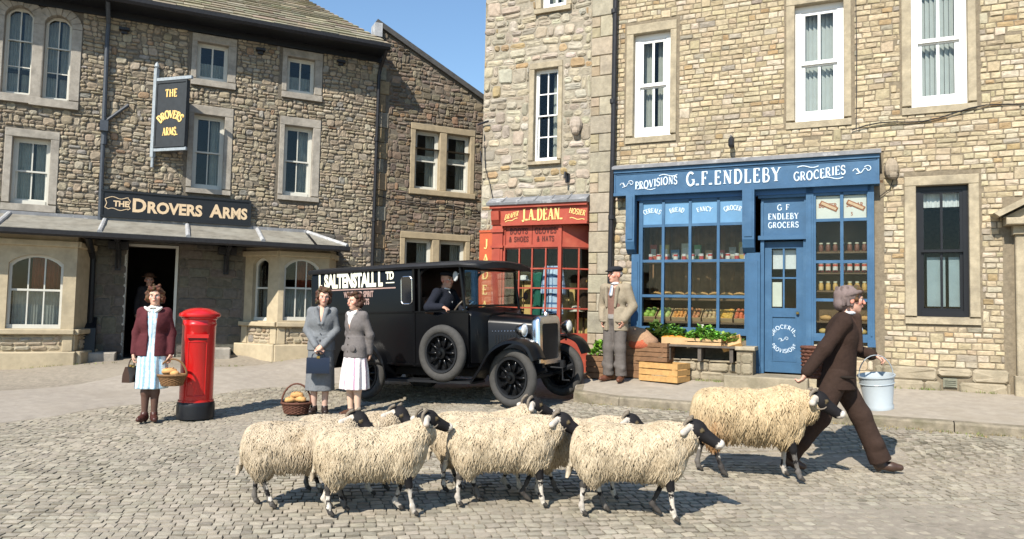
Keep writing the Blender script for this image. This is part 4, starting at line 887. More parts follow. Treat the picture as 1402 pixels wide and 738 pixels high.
for s in (-.56, 1.38):
    q = MB(); q.tube([(s, -.04, 2.15), (s, -.12, 2.32), (s, -.35, 2.5), (s, -.75, 2.62)], .035, 6); q.box(s - .05, s + .05, -.06, 0, 2.1, 2.68); q.box(s - .04, s + .04, -.85, 0, 2.6, 2.68); q.box(s - .17, s + .17, -.3, -.02, 2.5, 2.64); q.build('roof_bracket', 'iron_black', ib)
# doorway
m = MB(); m.box(DOOR[1], DOOR[1] + .05, -.03, .1, .45, 2.6); m.box(DOOR[0] - .05, DOOR[0], -.0, .1, .45, 2.6); m.box(DOOR[0] - .05, DOOR[1] + .05, -.02, .1, 2.58, 2.63); m.build('door_frame', 'cream_paint', ib)
m = MB(); m.box(-.95, -.5, -.55, -.03, .3, .56, ch=.02); m.build('mounting_block', 'dressed_grey', ib)
m = MB(); m.box(.9, 1.5, -.5, -.03, .3, .63, ch=.02); m.build('mounting_block', 'dressed_grey', ib)
m = MB(); m.tube([(-1.0, -1.08, 2.65), (-1.0, -.3, 2.45), (-.99, -.12, 2.3), (-.97, -.12, .8)], .06, 8); m.prism_yz([(-.05, .45), (-.35, .45), (-.28, 1.0), (-.05, 1.2)], -1.08, -.86); m.build('downpipe', 'black_paint', ib)
# bay windows
def bay(P, zb, zsill, ztop, specs, nm):
    """P = plan points of the bay from left to right (local s,y); specs: list of window (t0, t1, cols) per face"""
    b = MB()
    for (a, c), sp in zip(zip(P, P[1:]), specs):
        a, c = Vector(a), Vector(c); L = (c - a).length; ang = math.atan2(c.y - a.y, c.x - a.x)
        e = empty('bay_side', (a.x, a.y, 0), ang, parent=ib); M = Matrix.Rotation(0, 4, 'Z')
        m = MB(); h = []
        if sp: h = [(sp[0], sp[1], sp[3], sp[4])]
        wall_sheet(m, 0, L, zb, ztop, h, .16); m.build('bay_wall', 'dressed_cream', e)
        q = MB(); q.box(-.02, L + .02, -.1, .1, zsill - .09, zsill, ch=.012); q.build('bay_sill', 'dressed_cream', e)
        q = MB(); q.box(-.015, L + .015, -.06, .05, ztop - .13, ztop - .02, ch=.012); q.build('bay_cornice', 'dressed_cream', e)
        q = MB(); q.box(-.06, L + .06, -.16, .05, zb - .4, zb + .16, ch=.02); q.build('bay_plinth', 'dressed_cream', e)
        q = MB(); q.box(.0, .16, -.03, .02, zb + .16, zsill - .09, ch=.01); q.build('bay_panel_stone', 'dressed_cream', e); q = MB(); q.box(L - .16, L, -.03, .02, zb + .16, zsill - .09, ch=.01); q.build('bay_panel_stone', 'dressed_cream', e)
        if L > .75:
            rc = lay_stones(.17, L - .17, zb + .17, zsill - .1, [], (.06, .1), (.1, .25), .1)
            for r in rc: q = MB(); stone_mesh(q, r, .014, U(.01, .03), .006, brown_col(0, 0), .006); q.build('bay_stone', 'stone_brown', e)
        if sp:
            s0, s1, cols, z0, z1 = sp; f = MB(); yy = .09; fr = .045; zm = z0 + (z1 - z0) * .52
            f.box(s0, s0 + fr, yy, yy + .06, z0, z1); f.box(s1 - fr, s1, yy, yy + .06, z0, z1); f.box(s0, s1, yy - .02, yy + .06, z0, z0 + .07); f.box(s0 + fr, s1 - fr, yy + .005, yy + .055, zm - .018, zm + .018)
            n = 10; rise = min(.16, (s1 - s0) * .28); cx = (s0 + s1) / 2
            arc = [(s0 + (s1 - s0) * i / n, z1 - rise + rise * math.sin(PI * i / n) ** .7) for i in range(n + 1)]
            f.prism(arc + [(s1, z1 - rise - .04)] + [(s0 + fr + (s1 - s0 - 2 * fr) * i / n, z1 - rise - .045 + rise * math.sin(PI * i / n) ** .7) for i in range(n, -1, -1)] + [(s0, z1 - rise - .04)], yy - .005, yy + .05)
            for i in range(1, cols): x = s0 + fr + (s1 - s0 - 2 * fr) * i / cols; f.box(x - .011, x + .011, yy + .01, yy + .045, z0 + .07, z1 - .02)
            w_ = f.build('bay_window', 'cream_paint', e)
            # spandrel stone above the segmental head
            q = MB(); q.prism(arc + [(s1 + .002, z1 + .002), (s0 - .002, z1 + .002)], -.004, .1); q.build('arched_lintel', 'dressed_cream', e)
            for i in range(cols):
                x0, x1 = s0 + fr + (s1 - s0 - 2 * fr) * i / cols, s0 + fr + (s1 - s0 - 2 * fr) * (i + 1) / cols
                for za, zc in ((z0 + .07, zm), (zm, z1)): p = MB(); p.box(x0, x1, yy + .026, yy + .03, za, zc); p.build('pane', 'glass_old', e)
            q = MB(); pleats(q, s0 + .05, s1 - .05, yy + .16, z0 + .05, zm, .008, .05); q.build('half_curtain', 'curtain', e)
            if L > .9: q = MB(); pleats(q, s1 - .3, s1 - .06, yy + .3, zm, z1, .02, .07); pleats(q, s0 + .3, s0 + .5, yy + .3, zm, z1, .02, .07); q.build('curtain', mat('curtain_red' + nm, (.35, .07, .03), .9, .2, 8), e)
    q = MB(); q.prism_xy([tuple(p) for p in P], ztop, ztop + .12); q.build('bay_head', 'dressed_cream', ib)
bay([(-3.1, .0), (-2.75, -.8), (-1.17, -.8), (-.98, .0)], .44, .99, 2.58, [None, (.56, 1.38, 3, 1.0, 2.3), None], 'a')
bay([(1.74, .02), (2.33, -.72), (3.32, -.72), (3.62, .02)], .56, 1.16, 2.62, [(.24, .66, 1, 1.18, 2.46), (.10, .80, 3, 1.2, 2.46), None], 'b')
# hanging sign
hs = empty('hanging_sign', tuple(LW(-.06, -.06, 4.4)), R_(-17), 'dark hanging pub sign with gold letters on an iron bracket', 'sign')
m = MB(); m.box(-.035, .035, -.035, .035, -.05, 1.72); m.lathe([(.02, 1.72), (.05, 1.76), (.03, 1.82), (0, 1.86)], 8); m.tube([(0, 0, -.05), (.0, .0, -.25)], .03, 6); m.build('post', 'iron_grey', hs)
for z, L in ((1.46, .86), (.06, .80)):
    m = MB(); m.box(.035, L, -.025, .025, z, z + .06); m.build('arm', 'iron_grey', hs)
m = MB(); m.box(.07, .76, -.03, .03, .15, 1.42); m.box(.05, .78, -.045, .045, 1.40, 1.44); m.box(.05, .78, -.045, .045, .13, .165); m.box(.05, .08, -.043, .043, .165, 1.4); m.box(.75, .78, -.043, .043, .165, 1.4); pn = m.build('sign_panel', mat('sign_slate', (.035, .04, .045), .5, .15, 10), hs)
t = MB()
q, wd = serif_fit('THE', .15, .28, .19, .1); word(q, wd, .415, 1.12, -.033, pn, 'letter_gold')
q, wd = serif_fit('DROVERS', .15, .50, .2, .05); word(q, wd, .415, .70, -.033, pn, 'letter_gold', warp=arch_warp(.32))
q, wd = serif_fit('ARMS.', .15, .36, .19, .08); word(q, wd, .425, .36, -.033, pn, 'letter_gold')
t = MB(); t.tube([(0, .0, 1.45), (.0, .1, 1.45)], .02, 6); t.build('wall_fixing', 'iron_black', hs)

# ================================================================== the gable house between inn and draper
cb = empty('gable_building', tuple(LW(4.42, .1)), AL, 'dark brown stone house with sloping gable top and paired windows behind the van', 'building')
MG = Matrix.Translation(LW(4.42, .1)) @ Matrix.Rotation(AL, 4, 'Z')
gtop = lambda x: 7.86 - .508 * x
GW = [(.92, 2.32, 4.25, 5.63), (.74, 2.26, 1.9, 3.10)]
m = MB(); wall_sheet(m, 0, 5.2, 0, 5.22, [(a - .04, b + .04, c - .03, min(d + .03, 5.22)) for a, b, c, d in GW]); m.add([(0, 0, 5.22), (.88, 0, 5.22), (.88, 0, gtop(.88)), (0, 0, gtop(0))], [(0, 1, 2, 3)]); m.add([(.88, 0, 5.66), (2.36, 0, 5.66), (2.36, 0, gtop(2.36)), (.88, 0, gtop(.88))], [(0, 1, 2, 3)]); m.add([(2.36, 0, 5.22), (5.2, 0, 5.22), (2.36, 0, gtop(2.36))], [(0, 1, 2)])
hull(m, 0, 5.2, 0, gtop(0), 6, 5.22); gw = m.build('wall', 'mortar_brown', cb)
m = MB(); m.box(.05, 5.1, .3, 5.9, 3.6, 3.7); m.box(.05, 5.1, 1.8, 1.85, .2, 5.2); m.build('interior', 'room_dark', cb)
av = [(a - .1, b + .1, c - .16, d + .18) for a, b, c, d in GW] + [(0, .28, 0, 6.9)]
rects = lay_stones(0, 3.2, .5, 7.8, av, (.05, .11), (.08, .24), .3, topfn=lambda x: gtop(x) - .02)
build_stones(rects, MG, gw, 'stone_brown', dark_col, gap=.013, dep=(.006, .034), wob=.012, rough=.009, inset=.018)
z = .5; k = 0
while z < 6.9:
    h = U(.26, .42); q = MB(); q.box(.005, .2 + .08 * (k % 2), -.03, .02, z + .005, z + h - .005, ch=.012, col=vary((.36, .26, .15) if k % 3 else (.33, .29, .22), .12)); q.build('quoin', 'stone_brown', gw); z += h; k += 1
for (a, b, c, d) in GW:
    mid = (a + b) / 2
    for x0, x1 in ((a + .02, mid - .09), (mid + .09, b - .02)):
        window(cb, x0, x1, c, d, y=.12, paint='cream_paint', fr=.05, bar=.02, skip_sur=True, cols=1, curtain='side', glass='glass_old')
    m = MB(); m.box(a - .1, b + .1, -.03, .24, d, d + .15, ch=.01); m.build('lintel', 'dressed_tan', cb)
    m = MB(); m.box(a - .12, b + .12, -.07, .24, c - .13, c, ch=.01); m.build('window_sill', 'dressed_tan', cb)
    for x0, x1 in ((a - .1, a + .02), (mid - .09, mid + .09), (b - .02, b + .1)):
        m = MB(); m.box(x0, x1, -.025, .24, c, d, ch=.015); m.build('jamb', 'dressed_tan', cb)
m = MB(); m.add([(-.06, -.09, gtop(-.06) + .0), (5.25, -.09, gtop(5.25)), (5.25, .3, gtop(5.25)), (-.06, .3, gtop(-.06)), (-.06, -.09, gtop(-.06) + .13), (5.25, -.09, gtop(5.25) + .13), (5.25, .3, gtop(5.25) + .13), (-.06, .3, gtop(-.06) + .13)], [(0, 3, 2, 1), (4, 5, 6, 7), (0, 1, 5, 4), (1, 2, 6, 5), (2, 3, 7, 6), (3, 0, 4, 7)])
m.build('coping', mat('coping_dark', (.07, .068, .065), .8, .25, 8, .3, 30), cb)
m = MB(); m.box(-.12, .05, -.1, .25, 7.62, 7.93); m.build('coping_block', 'lead_white', cb)
m = MB(); m.box(0, 5.2, .3, 6.1, 5.0, 5.1); m.build('roof', 'slate_stone', cb)
m = MB(); m.tube([(.1 + .3 * i, -.04, 4.0 - .04 * math.sin(i * .8) - .02 * i) for i in range(10)], .01, 5); m.tube([(1.9, -.04, 3.95), (1.85, -.04, 3.3)], .008, 5); m.tube([(2.55, -.04, 5.3), (2.6, -.1, 4.9)], .02, 5); m.build('cable', 'iron_black', cb)
# ================================================================== the van
mat('car_black', (.004, .0042, .005), .28, .1, 3, .02, 12, coat=.05, spec=.22)
mat('car_matt', (.012, .013, .015), .55, .2, 8)
mat('roof_canvas', (.012, .0125, .015), .5, .25, 6, .15, 60)
mat('tyre', (.055, .053, .05), .85, .18, 14, .2, 60)
mat('nickel', (.70, .70, .70), .22, .08, 10, metal=1.0)
mat('honeycomb', (.012, .012, .013), .6, .3, 60, .4, 200)
mat('van_letter', (.82, .80, .64), .5, .08, 20)
mat('van_line', (.34, .23, .20), .5, .08, 20)
mat('leather', (.05, .03, .02), .5, .2, 10)
def loft(mb, rings, closed=True, caps=True, col=None):
    n = len(rings[0]); vs = [p for r in rings for p in r]; fs = []
    for i in range(len(rings) - 1):
        for j in range(n if closed else n - 1): fs.append((i * n + j, i * n + (j + 1) % n, (i + 1) * n + (j + 1) % n, (i + 1) * n + j))
    if caps and closed: fs += [list(range(n - 1, -1, -1)), list(range((len(rings) - 1) * n, len(rings) * n))]
    mb.add(vs, fs, col)
def bezier(pts, n=12):
    """catmull-rom through points"""
    P = [Vector(p) for p in pts]; P = [P[0] * 2 - P[1]] + P + [P[-1] * 2 - P[-2]]; out = []
    for i in range(1, len(P) - 2):
        for k in range(n):
            t = k / n; a, b, c, d = P[i - 1:i + 3]
            out.append(.5 * ((2 * b) + (c - a) * t + (2 * a - 5 * b + 4 * c - d) * t * t + (3 * b - a - 3 * c + d) * t ** 3))
    out.append(P[-2]); return out

VT = R_(31); fwd2 = Vector((math.cos(VT), -math.sin(VT), 0))
nf = Vector((.055, 9.72, gz(.055, 9.72))); rn = nf - fwd2 * 2.5; rn.z = gz(rn.x, rn.y) + .02
left = Vector((math.sin(VT), math.cos(VT), 0)); ff = nf + left * 1.36; ff.z = gz(ff.x, ff.y) + .02
ax_x = (nf - rn).normalized(); ax_y = (ff - nf); ax_y = (ax_y - ax_x * ax_y.dot(ax_x)).normalized(); ax_z = ax_x.cross(ax_y)
cen = nf - ax_x * 1.25 * 1.035 + ax_y * .68 * 1.035
van = empty('delivery_van', (0, 0, 0), 0, 'black vintage delivery van with cream lettering parked behind the sheep', 'van')
VSC = 1.035
van.matrix_world = Matrix(((ax_x.x, ax_y.x, ax_z.x, cen.x), (ax_x.y, ax_y.y, ax_z.y, cen.y), (ax_x.z, ax_y.z, ax_z.z, cen.z + .005), (0, 0, 0, 1))) @ Matrix.Scale(VSC, 4)
VAN_M = van.matrix_world.copy()
HW = .74
def side_ring(x, hw, z0, zt, crown=.05):
    return [(x, -hw + .02, z0), (x, -hw, z0 + .25), (x, -hw, zt - .06), (x, -hw + .02, zt), (x, -hw * .5, zt + crown * .75), (x, 0, zt + crown), (x, hw * .5, zt + crown * .75), (x, hw - .02, zt), (x, hw, zt - .06), (x, hw, z0 + .25), (x, hw - .02, z0)]
# box body
m = MB(); loft(m, [side_ring(-2.29, HW - .03, .52, 1.84), side_ring(-2.25, HW, .5, 1.86), side_ring(-1.2, HW, .5, 1.86), side_ring(-.26, HW, .5, 1.86)]); body = smooth_by_angle(m.build('box_body', 'car_black', van), 30)
m = MB()
for z in (1.235, .52): m.box(-2.26, .62, -HW - .012, -HW + .002, z, z + .022); m.box(-2.26, .62, HW - .002, HW + .012, z, z + .022)
m.box(-.3, -.26, -HW - .012, HW + .012, .5, 1.84); m.build('moulding', 'car_black', body)
Y = -HW - .004; m = MB()
for (a, b, z) in ((-2.14, -.6, 1.845), (-2.14, -.6, 1.585)): m.box(a, b, Y - .002, Y + .003, z, z + .018)
m.build('lining', 'van_line', body)
t = MB(); vs, fs = font_text('J. SALTENSTALL L', .30, .018, .62); w0 = max(v[0] for v in vs) - min(v[0] for v in vs); sxx = .62 * 1.22 / w0
put_font(t, 'J. SALTENSTALL L', .275, -2.12, 1.635, Y - .002, .016, sxx * 1.15); t.build('lettering', 'van_letter', body)
t = MB(); put_font(t, 'TD', .15, -.78, 1.72, Y - .002, .008, .72); t.box(-.775, -.62, Y - .004, Y, 1.66, 1.675); t.build('lettering', 'van_letter', body)
t = MB(); put_font(t, 'WINE AND SPIRIT', .115, -1.3, 1.48, Y - .002, .005, .62, 'C'); t.build('lettering', 'van_line', body)
t = MB(); put_font(t, 'MERCHANTS', .115, -1.3, 1.37, Y - .002, .005, .62, 'C'); t.build('lettering', 'van_line', body)
# side light window with plated rim
def rrect(x0, x1, z0, z1, r, y, n=4):
    pts = []
    for cx, cz, a0 in ((x1 - r, z1 - r, 0), (x0 + r, z1 - r, 90), (x0 + r, z0 + r, 180), (x1 - r, z0 + r, 270)):
        for i in range(n + 1): a = R_(a0 + 90 * i / n); pts.append((cx + r * math.cos(a), y, cz + r * math.sin(a)))
    return pts
m = MB(); p = rrect(-.5, -.31, 1.36, 1.74, .05, Y); m.tube(p + [p[0]], .008, 6, caps=False); m.build('window_rim', 'nickel', body)
m = MB(); m.prism([(q[0], q[2]) for q in p], Y - .001, Y + .003); m.build('side_window', mat('dark_glass', (.01, .012, .016), .08, .05, 5, spec=.6), body)
# roof with rounded front visor
m = MB()
def roof_ring(x, hw, z): return [(x, -hw, z - .05), (x, -hw - .015, z - .02), (x, -hw, z + .012), (x, -hw * .6, z + .055), (x, 0, z + .07), (x, hw * .6, z + .055), (x, hw, z + .012), (x, hw + .015, z - .02), (x, hw, z - .05), (x, 0, z - .01)]
loft(m, [roof_ring(-2.35, HW - .03, 1.885), roof_ring(-2.29, HW + .02, 1.895), roof_ring(-.5, HW + .03, 1.895), roof_ring(.5, HW + .02, 1.885), roof_ring(.74, HW - .02, 1.865), roof_ring(.8, HW - .1, 1.845)])
smooth_by_angle(m.build('roof', 'roof_canvas', van), 50)
# cab: doors, posts, back, floor
for sgn in (-1, 1):
    m = MB(); y0, y1 = (-HW, -HW + .03) if sgn < 0 else (HW - .03, HW)
    m.prism([(-.26, .5), (.62, .5), (.62, 1.22), (.45, 1.25), (.1, 1.19), (-.2, 1.25), (-.26, 1.25)], y0, y1); m.build('cab_door', 'car_black', van)
    yy = sgn * (HW - .03)
    for a_, b_, r_ in (((-.2, yy, 1.22), (-.2, yy, 1.86), .03), ((.56, yy, 1.2), (.48, yy, 1.86), .022)): m = MB(); m.tube([a_, b_], r_, 8); m.build('cab_post', 'car_black', van)
    m = MB(); m.tube(bezier([(-.22, yy, 1.62), (-.17, yy, 1.78), (-.05, yy, 1.85)], 4), .02, 6); m.build('cab_bracket', 'car_black', van)
m = MB(); m.box(-.25, .6, -HW + .03, HW - .03, .5, .54); m.box(-.22, .25, -HW + .08, HW - .08, .54, .88); m.build('cab_floor', 'car_matt', van)
m = MB(); m.box(-.2, .25, -HW + .1, HW - .1, .88, .98, ch=.0); m.rbox((-.2, 0, 1.2), (.1, 1.25, .5), Matrix.Rotation(R_(-8), 3, 'Y')); m.build('seat', 'leather', van)
# windscreen
m = MB()
for z0, z1 in ((1.3, 1.33), (1.8, 1.83)): m.box(.5, .53, -HW + .05, HW - .05, z0, z1)
for y0 in (-HW + .05, -.012, HW - .075): m.box(.502, .528, y0, y0 + .025, 1.33, 1.8) if y0 != -.012 else None
ws = m.build('windscreen_frame', 'car_black', van)
m = MB(); m.box(.512, .516, -HW + .075, HW - .075, 1.33, 1.8); m.build('windscreen', 'glass', ws)
# scuttle and bonnet
def bon(x, hw, zt, zb, r=.1): return [(x, -hw, zb), (x, -hw, zt - r), (x, -hw + r * .4, zt - r * .3), (x, -hw + r * 1.2, zt), (x, 0, zt + .025), (x, hw - r * 1.2, zt), (x, hw - r * .4, zt - r * .3), (x, hw, zt - r), (x, hw, zb)]
m = MB(); loft(m, [bon(.5, HW - .02, 1.28, .55), bon(.62, HW - .06, 1.27, .55), bon(.74, .46, 1.2, .55)]); smooth_by_angle(m.build('scuttle', 'car_black', van), 40)
m = MB(); loft(m, [bon(.74, .44, 1.17, .56, .09), bon(1.02, .37, 1.15, .56, .09), bon(1.33, .285, 1.12, .56, .09)]); bn = smooth_by_angle(m.build('bonnet', 'car_black', van), 40)
for sgn in (-1, 1):
    for i in range(11):
        m = MB(); x = .84 + .04 * i; hw = .44 - (x - .74) / .59 * .155; m.rbox((x, sgn * (hw + .004), .86), (.014, .012, .11), None); m.build('louvre', 'car_matt', bn)
    m = MB()
    for i in range(12): x = .8 + .042 * i; hw = .44 - (x - .74) / .59 * .155; m.ball((x, sgn * (hw + .006), .965), .009, 6, 4)
    m.build('rivets', 'nickel', bn, kind='stuff')
m = MB(); m.tube([(.74, 0, 1.205), (1.35, 0, 1.15)], .012, 6); m.build('bonnet_hinge', 'car_black', bn)
# radiator
def radr(x, hw, zb, zt, r=.07): return [(x, -hw, zb), (x, -hw, zt - r), (x, -hw + r * .4, zt - r * .25), (x, -hw + r, zt), (x, hw - r, zt), (x, hw - r * .4, zt - r * .25), (x, hw, zt - r), (x, hw, zb)]
m = MB(); loft(m, [radr(1.33, .295, .52, 1.145), radr(1.36, .305, .5, 1.16), radr(1.43, .305, .5, 1.16), radr(1.45, .29, .515, 1.14)], caps=False); m.add(radr(1.45, .29, .515, 1.14) + radr(1.452, .225, .575, 1.055, .03), [(j, (j + 1) % 8, (j + 1) % 8 + 8, j + 8) for j in range(8)]); m.add(radr(1.452, .225, .575, 1.055, .03) + radr(1.43, .225, .575, 1.055, .03), [(j, (j + 1) % 8, (j + 1) % 8 + 8, j + 8) for j in range(8)])
rd = smooth_by_angle(m.build('radiator', 'nickel', van), 40)
m = MB(); m.box(1.42, 1.436, -.226, .226, .574, 1.056); m.build('radiator_core', 'honeycomb', rd)
m = MB(); m.lathe([(.035, 0), (.04, .02), (.028, .045), (0, .05)], 12, (1.39, 0, 1.16)); m.build('radiator_cap', 'nickel', rd)
# wings and running boards
for sgn in (-1, 1):
    m = MB(); path = bezier([(1.66, .62), (1.55, .8), (1.3, .86), (1.02, .74), (.84, .5), (.7, .32)], 6); rings = []
    for i, p in enumerate(path):
        k = i / (len(path) - 1); x, z = p.x, p.y; w_ = .15; y = sgn * .70; inner = sgn * (.70 - .17); outer = sgn * (.70 + .15)
        t = (path[min(i + 1, len(path) - 1)] - path[max(i - 1, 0)]).normalized(); nx, nz = t.y, -t.x
        if nz < 0 and abs(nz) > .2: nx, nz = -nx, -nz
        rings.append([(x, inner, z), (x + nx * .03, inner + sgn * .06, z + nz * .03), (x + nx * .035, y + sgn * .05, z + nz * .035), (x, outer, z), (x - nx * .035, outer + sgn * .01, z - nz * .035), (x - nx * .02, outer - sgn * .02, z - nz * .02), (x, y + sgn * .05, z + .0), (x - nx * .01, inner, z - nz * .02)])
    loft(m, rings); smooth_by_angle(m.build('wing', 'car_black', van), 40)
    m = MB(); m.box(-.75, .74, sgn * .66 - .12, sgn * .66 + .17 if sgn > 0 else sgn * .66 + .12, .295, .325) if sgn > 0 else m.box(-.75, .74, -.83, -.54, .295, .325); m.build('running_board', 'car_matt', van)
    m = MB(); path = bezier([(-.72, .33), (-.82, .62), (-1.05, .84), (-1.3, .87), (-1.55, .76), (-1.68, .5)], 6); rings = []
    for p in path: rings.append([(p.x, sgn * .60, p.y), (p.x, sgn * .60, p.y + .03), (p.x, sgn * .83, p.y + .03), (p.x, sgn * .84, p.y - .03), (p.x, sgn * .82, p.y - .01)])
    loft(m, rings); smooth_by_angle(m.build('wing', 'car_black', van), 40)
# chassis, axles, springs, starting handle
m = MB()
for y in (-.3, .3): m.box(-2.1, 1.5, y - .03, y + .03, .44, .54)
m.box(-2.1, -2.0, -.6, .6, .42, .5); m.box(-1.0, .5, -.35, .35, .34, .44); m.build('chassis', 'car_matt', van)
for x in (1.25, -1.25):
    m = MB(); m.tube([(x, -.62, .375), (x, -.35, .34), (x, .35, .34), (x, .62, .375)], .032, 8); 
    if x < 0: m.ball((x, 0, .36), .13, 10, 8)
    m.build('axle', 'car_matt', van)
    for sgn in (-1, 1):
        m = MB(); m.tube(bezier([(x - .42, sgn * .4, .45), (x, sgn * .4, .36), (x + .34, sgn * .4, .47)], 5), .026, 6, flat=1.4); m.build('leaf_spring', 'car_matt', van)
m = MB(); m.tube([(1.4, 0, .47), (1.62, 0, .46), (1.62, 0, .3), (1.72, 0, .3)], .013, 6); m.build('starting_handle', 'car_matt', van)
m = MB(); m.tube([(1.2, -.58, .33), (1.2, .58, .33)], .015, 6); m.build('track_rod', 'car_matt', van)
# wheels: tyre, rim, ten spokes, hub
RT = Matrix.Rotation(PI / 2, 3, 'X')
def make_wheel(loc, steer=0.0, sgn=-1):
    w_ = empty('wheel', loc, 0, parent=van); w_.rotation_euler = (0, 0, steer)
    m = MB(); m.torus((0, 0, 0), .318, .062, RT, 40, 12, .95); t = m.build('tyre', 'tyre', w_, smooth=True)
    m = MB(); m.lathe([(.235, -.04), (.262, -.045), (.27, -.02), (.262, 0), (.27, .02), (.262, .045), (.235, .04), (.228, 0), (.235, -.04)], 32, mtx=RT.to_4x4()); smooth_by_angle(m.build('rim', 'car_matt', w_), 40)
    for i in range(10):
        a = 2 * PI * i / 10; m = MB(); m.tube([(.05 * math.cos(a), 0, .05 * math.sin(a)), (.235 * math.cos(a), 0, .235 * math.sin(a))], [.022, .016], 8); m.build('spoke', 'car_black', w_, smooth=True)
    m = MB(); m.lathe([(.0, -.085), (.03, -.08), (.038, -.05), (.075, -.045), (.08, -.02), (.08, .03), (0, .035)], 16, mtx=RT.to_4x4() @ Matrix.Rotation(PI if sgn < 0 else 0, 4, 'X')); smooth_by_angle(m.build('hub', 'car_black', w_), 40)
    return w_
for x in (1.25, -1.25):
    for sgn in (-1, 1): make_wheel((x, sgn * .68, .38), R_(-8) if x > 0 else 0, sgn)
sp = make_wheel((.25, -.82, .69)); m = MB(); m.tube([(.25, -.82, .69), (.25, -.74, .69)], .05, 8); m.build('spare_mount', 'car_matt', van)
# lamps, mirrors, steering wheel
def lamp(x, y, z, r=.085):
    l = empty('headlamp', (x, y, z), 0, parent=van); RY = Matrix.Rotation(PI / 2, 4, 'Y')
    m = MB(); m.lathe([(0, -.1), (.03, -.09), (.065, -.05), (r, .02), (r, .04)], 18, mtx=RY); smooth_by_angle(m.build('lamp_shell', 'nickel', l), 50)
    m = MB(); m.lathe([(r * .95, .036), (r * .6, .055), (0, .062)], 18, mtx=RY); m.build('lens', mat('lens', (.75, .75, .7), .12, .05, 10, spec=.6), l, smooth=True)
    m = MB(); m.tube([(0, 0, -.05), (-.02, 0, -.2)], .012, 6); m.build('lamp_post', 'car_matt', l)
lamp(1.28, -.47, .98); lamp(1.42, .56, 1.0, .095)
m = MB(); m.lathe([(.0, -.012), (.055, -.01), (.06, 0), (.055, .008), (0, .01)], 16, (.6, .84, 1.45), mtx=Matrix.Rotation(PI / 2, 4, 'Y')); m.tube([(.56, .7, 1.4), (.6, .84, 1.45)], .008, 6); m.build('mirror', 'car_matt', van)
m = MB(); m.lathe([(.0, -.012), (.065, -.01), (.07, 0), (.065, .01), (0, .012)], 18, (.33, -.6, 1.72), mtx=Matrix.Rotation(R_(60), 4, 'Z') @ Matrix.Rotation(PI / 2, 4, 'Y')); m.tube([(.48, -.66, 1.78), (.34, -.6, 1.73)], .008, 6); m.build('mirror', mat('disc_white', (.55, .56, .56), .3, .05, 10), van)
sw = empty('steering_wheel', (.28, -.34, 1.28), 0, parent=van); sw.rotation_euler = (0, R_(-52), 0)
m = MB(); m.torus((0, 0, 0), .19, .014, None, 28, 8); m.build('wheel_rim', mat('steer_rim', (.10, .08, .06), .35, .1, 10), sw, smooth=True)
m = MB()
for i in range(4): a = PI / 4 + PI / 2 * i; m.tube([(0, 0, -.01), (.185 * math.cos(a), .185 * math.sin(a), 0)], .01, 6)
m.tube([(0, 0, 0), (0, 0, -.45)], .018, 6); m.build('wheel_spokes', 'nickel', sw)
# ================================================================== smooth bodies: blended solids turned into one continuous surface
mat('skin', (1, 1, 1), .5, .06, 20, attr=True, spec=.35)
mat('cloth', (1, 1, 1), .9, .12, 30, .5, 16, attr=True, spec=.15)
mat('hair', (1, 1, 1), .55, .3, 60, .5, 90, attr=True, spec=.3)
mat('leather_shoe', (1, 1, 1), .4, .12, 30, attr=True, spec=.4)
def cap(a, b, ra, rb=None, k=.02, col=(1, 1, 1), flat=None): return dict(t='cap', a=tuple(a), b=tuple(b), ra=ra, rb=ra if rb is None else rb, k=k, col=col, flat=flat)
def ell(c, r, k=.02, col=(1, 1, 1), rot=None, sub=False, paint=False): return dict(t='ell', c=tuple(c), r=tuple(r), k=k, col=col, rot=rot, sub=sub, paint=paint)
def stat(st, k=.02, col=(1, 1, 1), pleat=None, rnd=.01, sub=False): return dict(t='loft', st=st, k=k, col=col, pleat=pleat, rnd=rnd, sub=sub)   # stations (z, cx, cy, rx, ry)
def _bounds(p):
    if p['t'] == 'cap':
        r = max(p['ra'], p['rb']) * 1.05; a, b = np.array(p['a']), np.array(p['b']); return np.minimum(a, b) - r, np.maximum(a, b) + r
    if p['t'] == 'ell': r = max(p['r']) if p['rot'] is not None else np.array(p['r']); c = np.array(p['c']); return c - r, c + r
    s = np.array(p['st']); m = 1.12
    return np.array([(s[:, 1] - s[:, 3] * m).min(), (s[:, 2] - s[:, 4] * m).min(), s[:, 0].min()]), np.array([(s[:, 1] + s[:, 3] * m).max(), (s[:, 2] + s[:, 4] * m).max(), s[:, 0].max()])
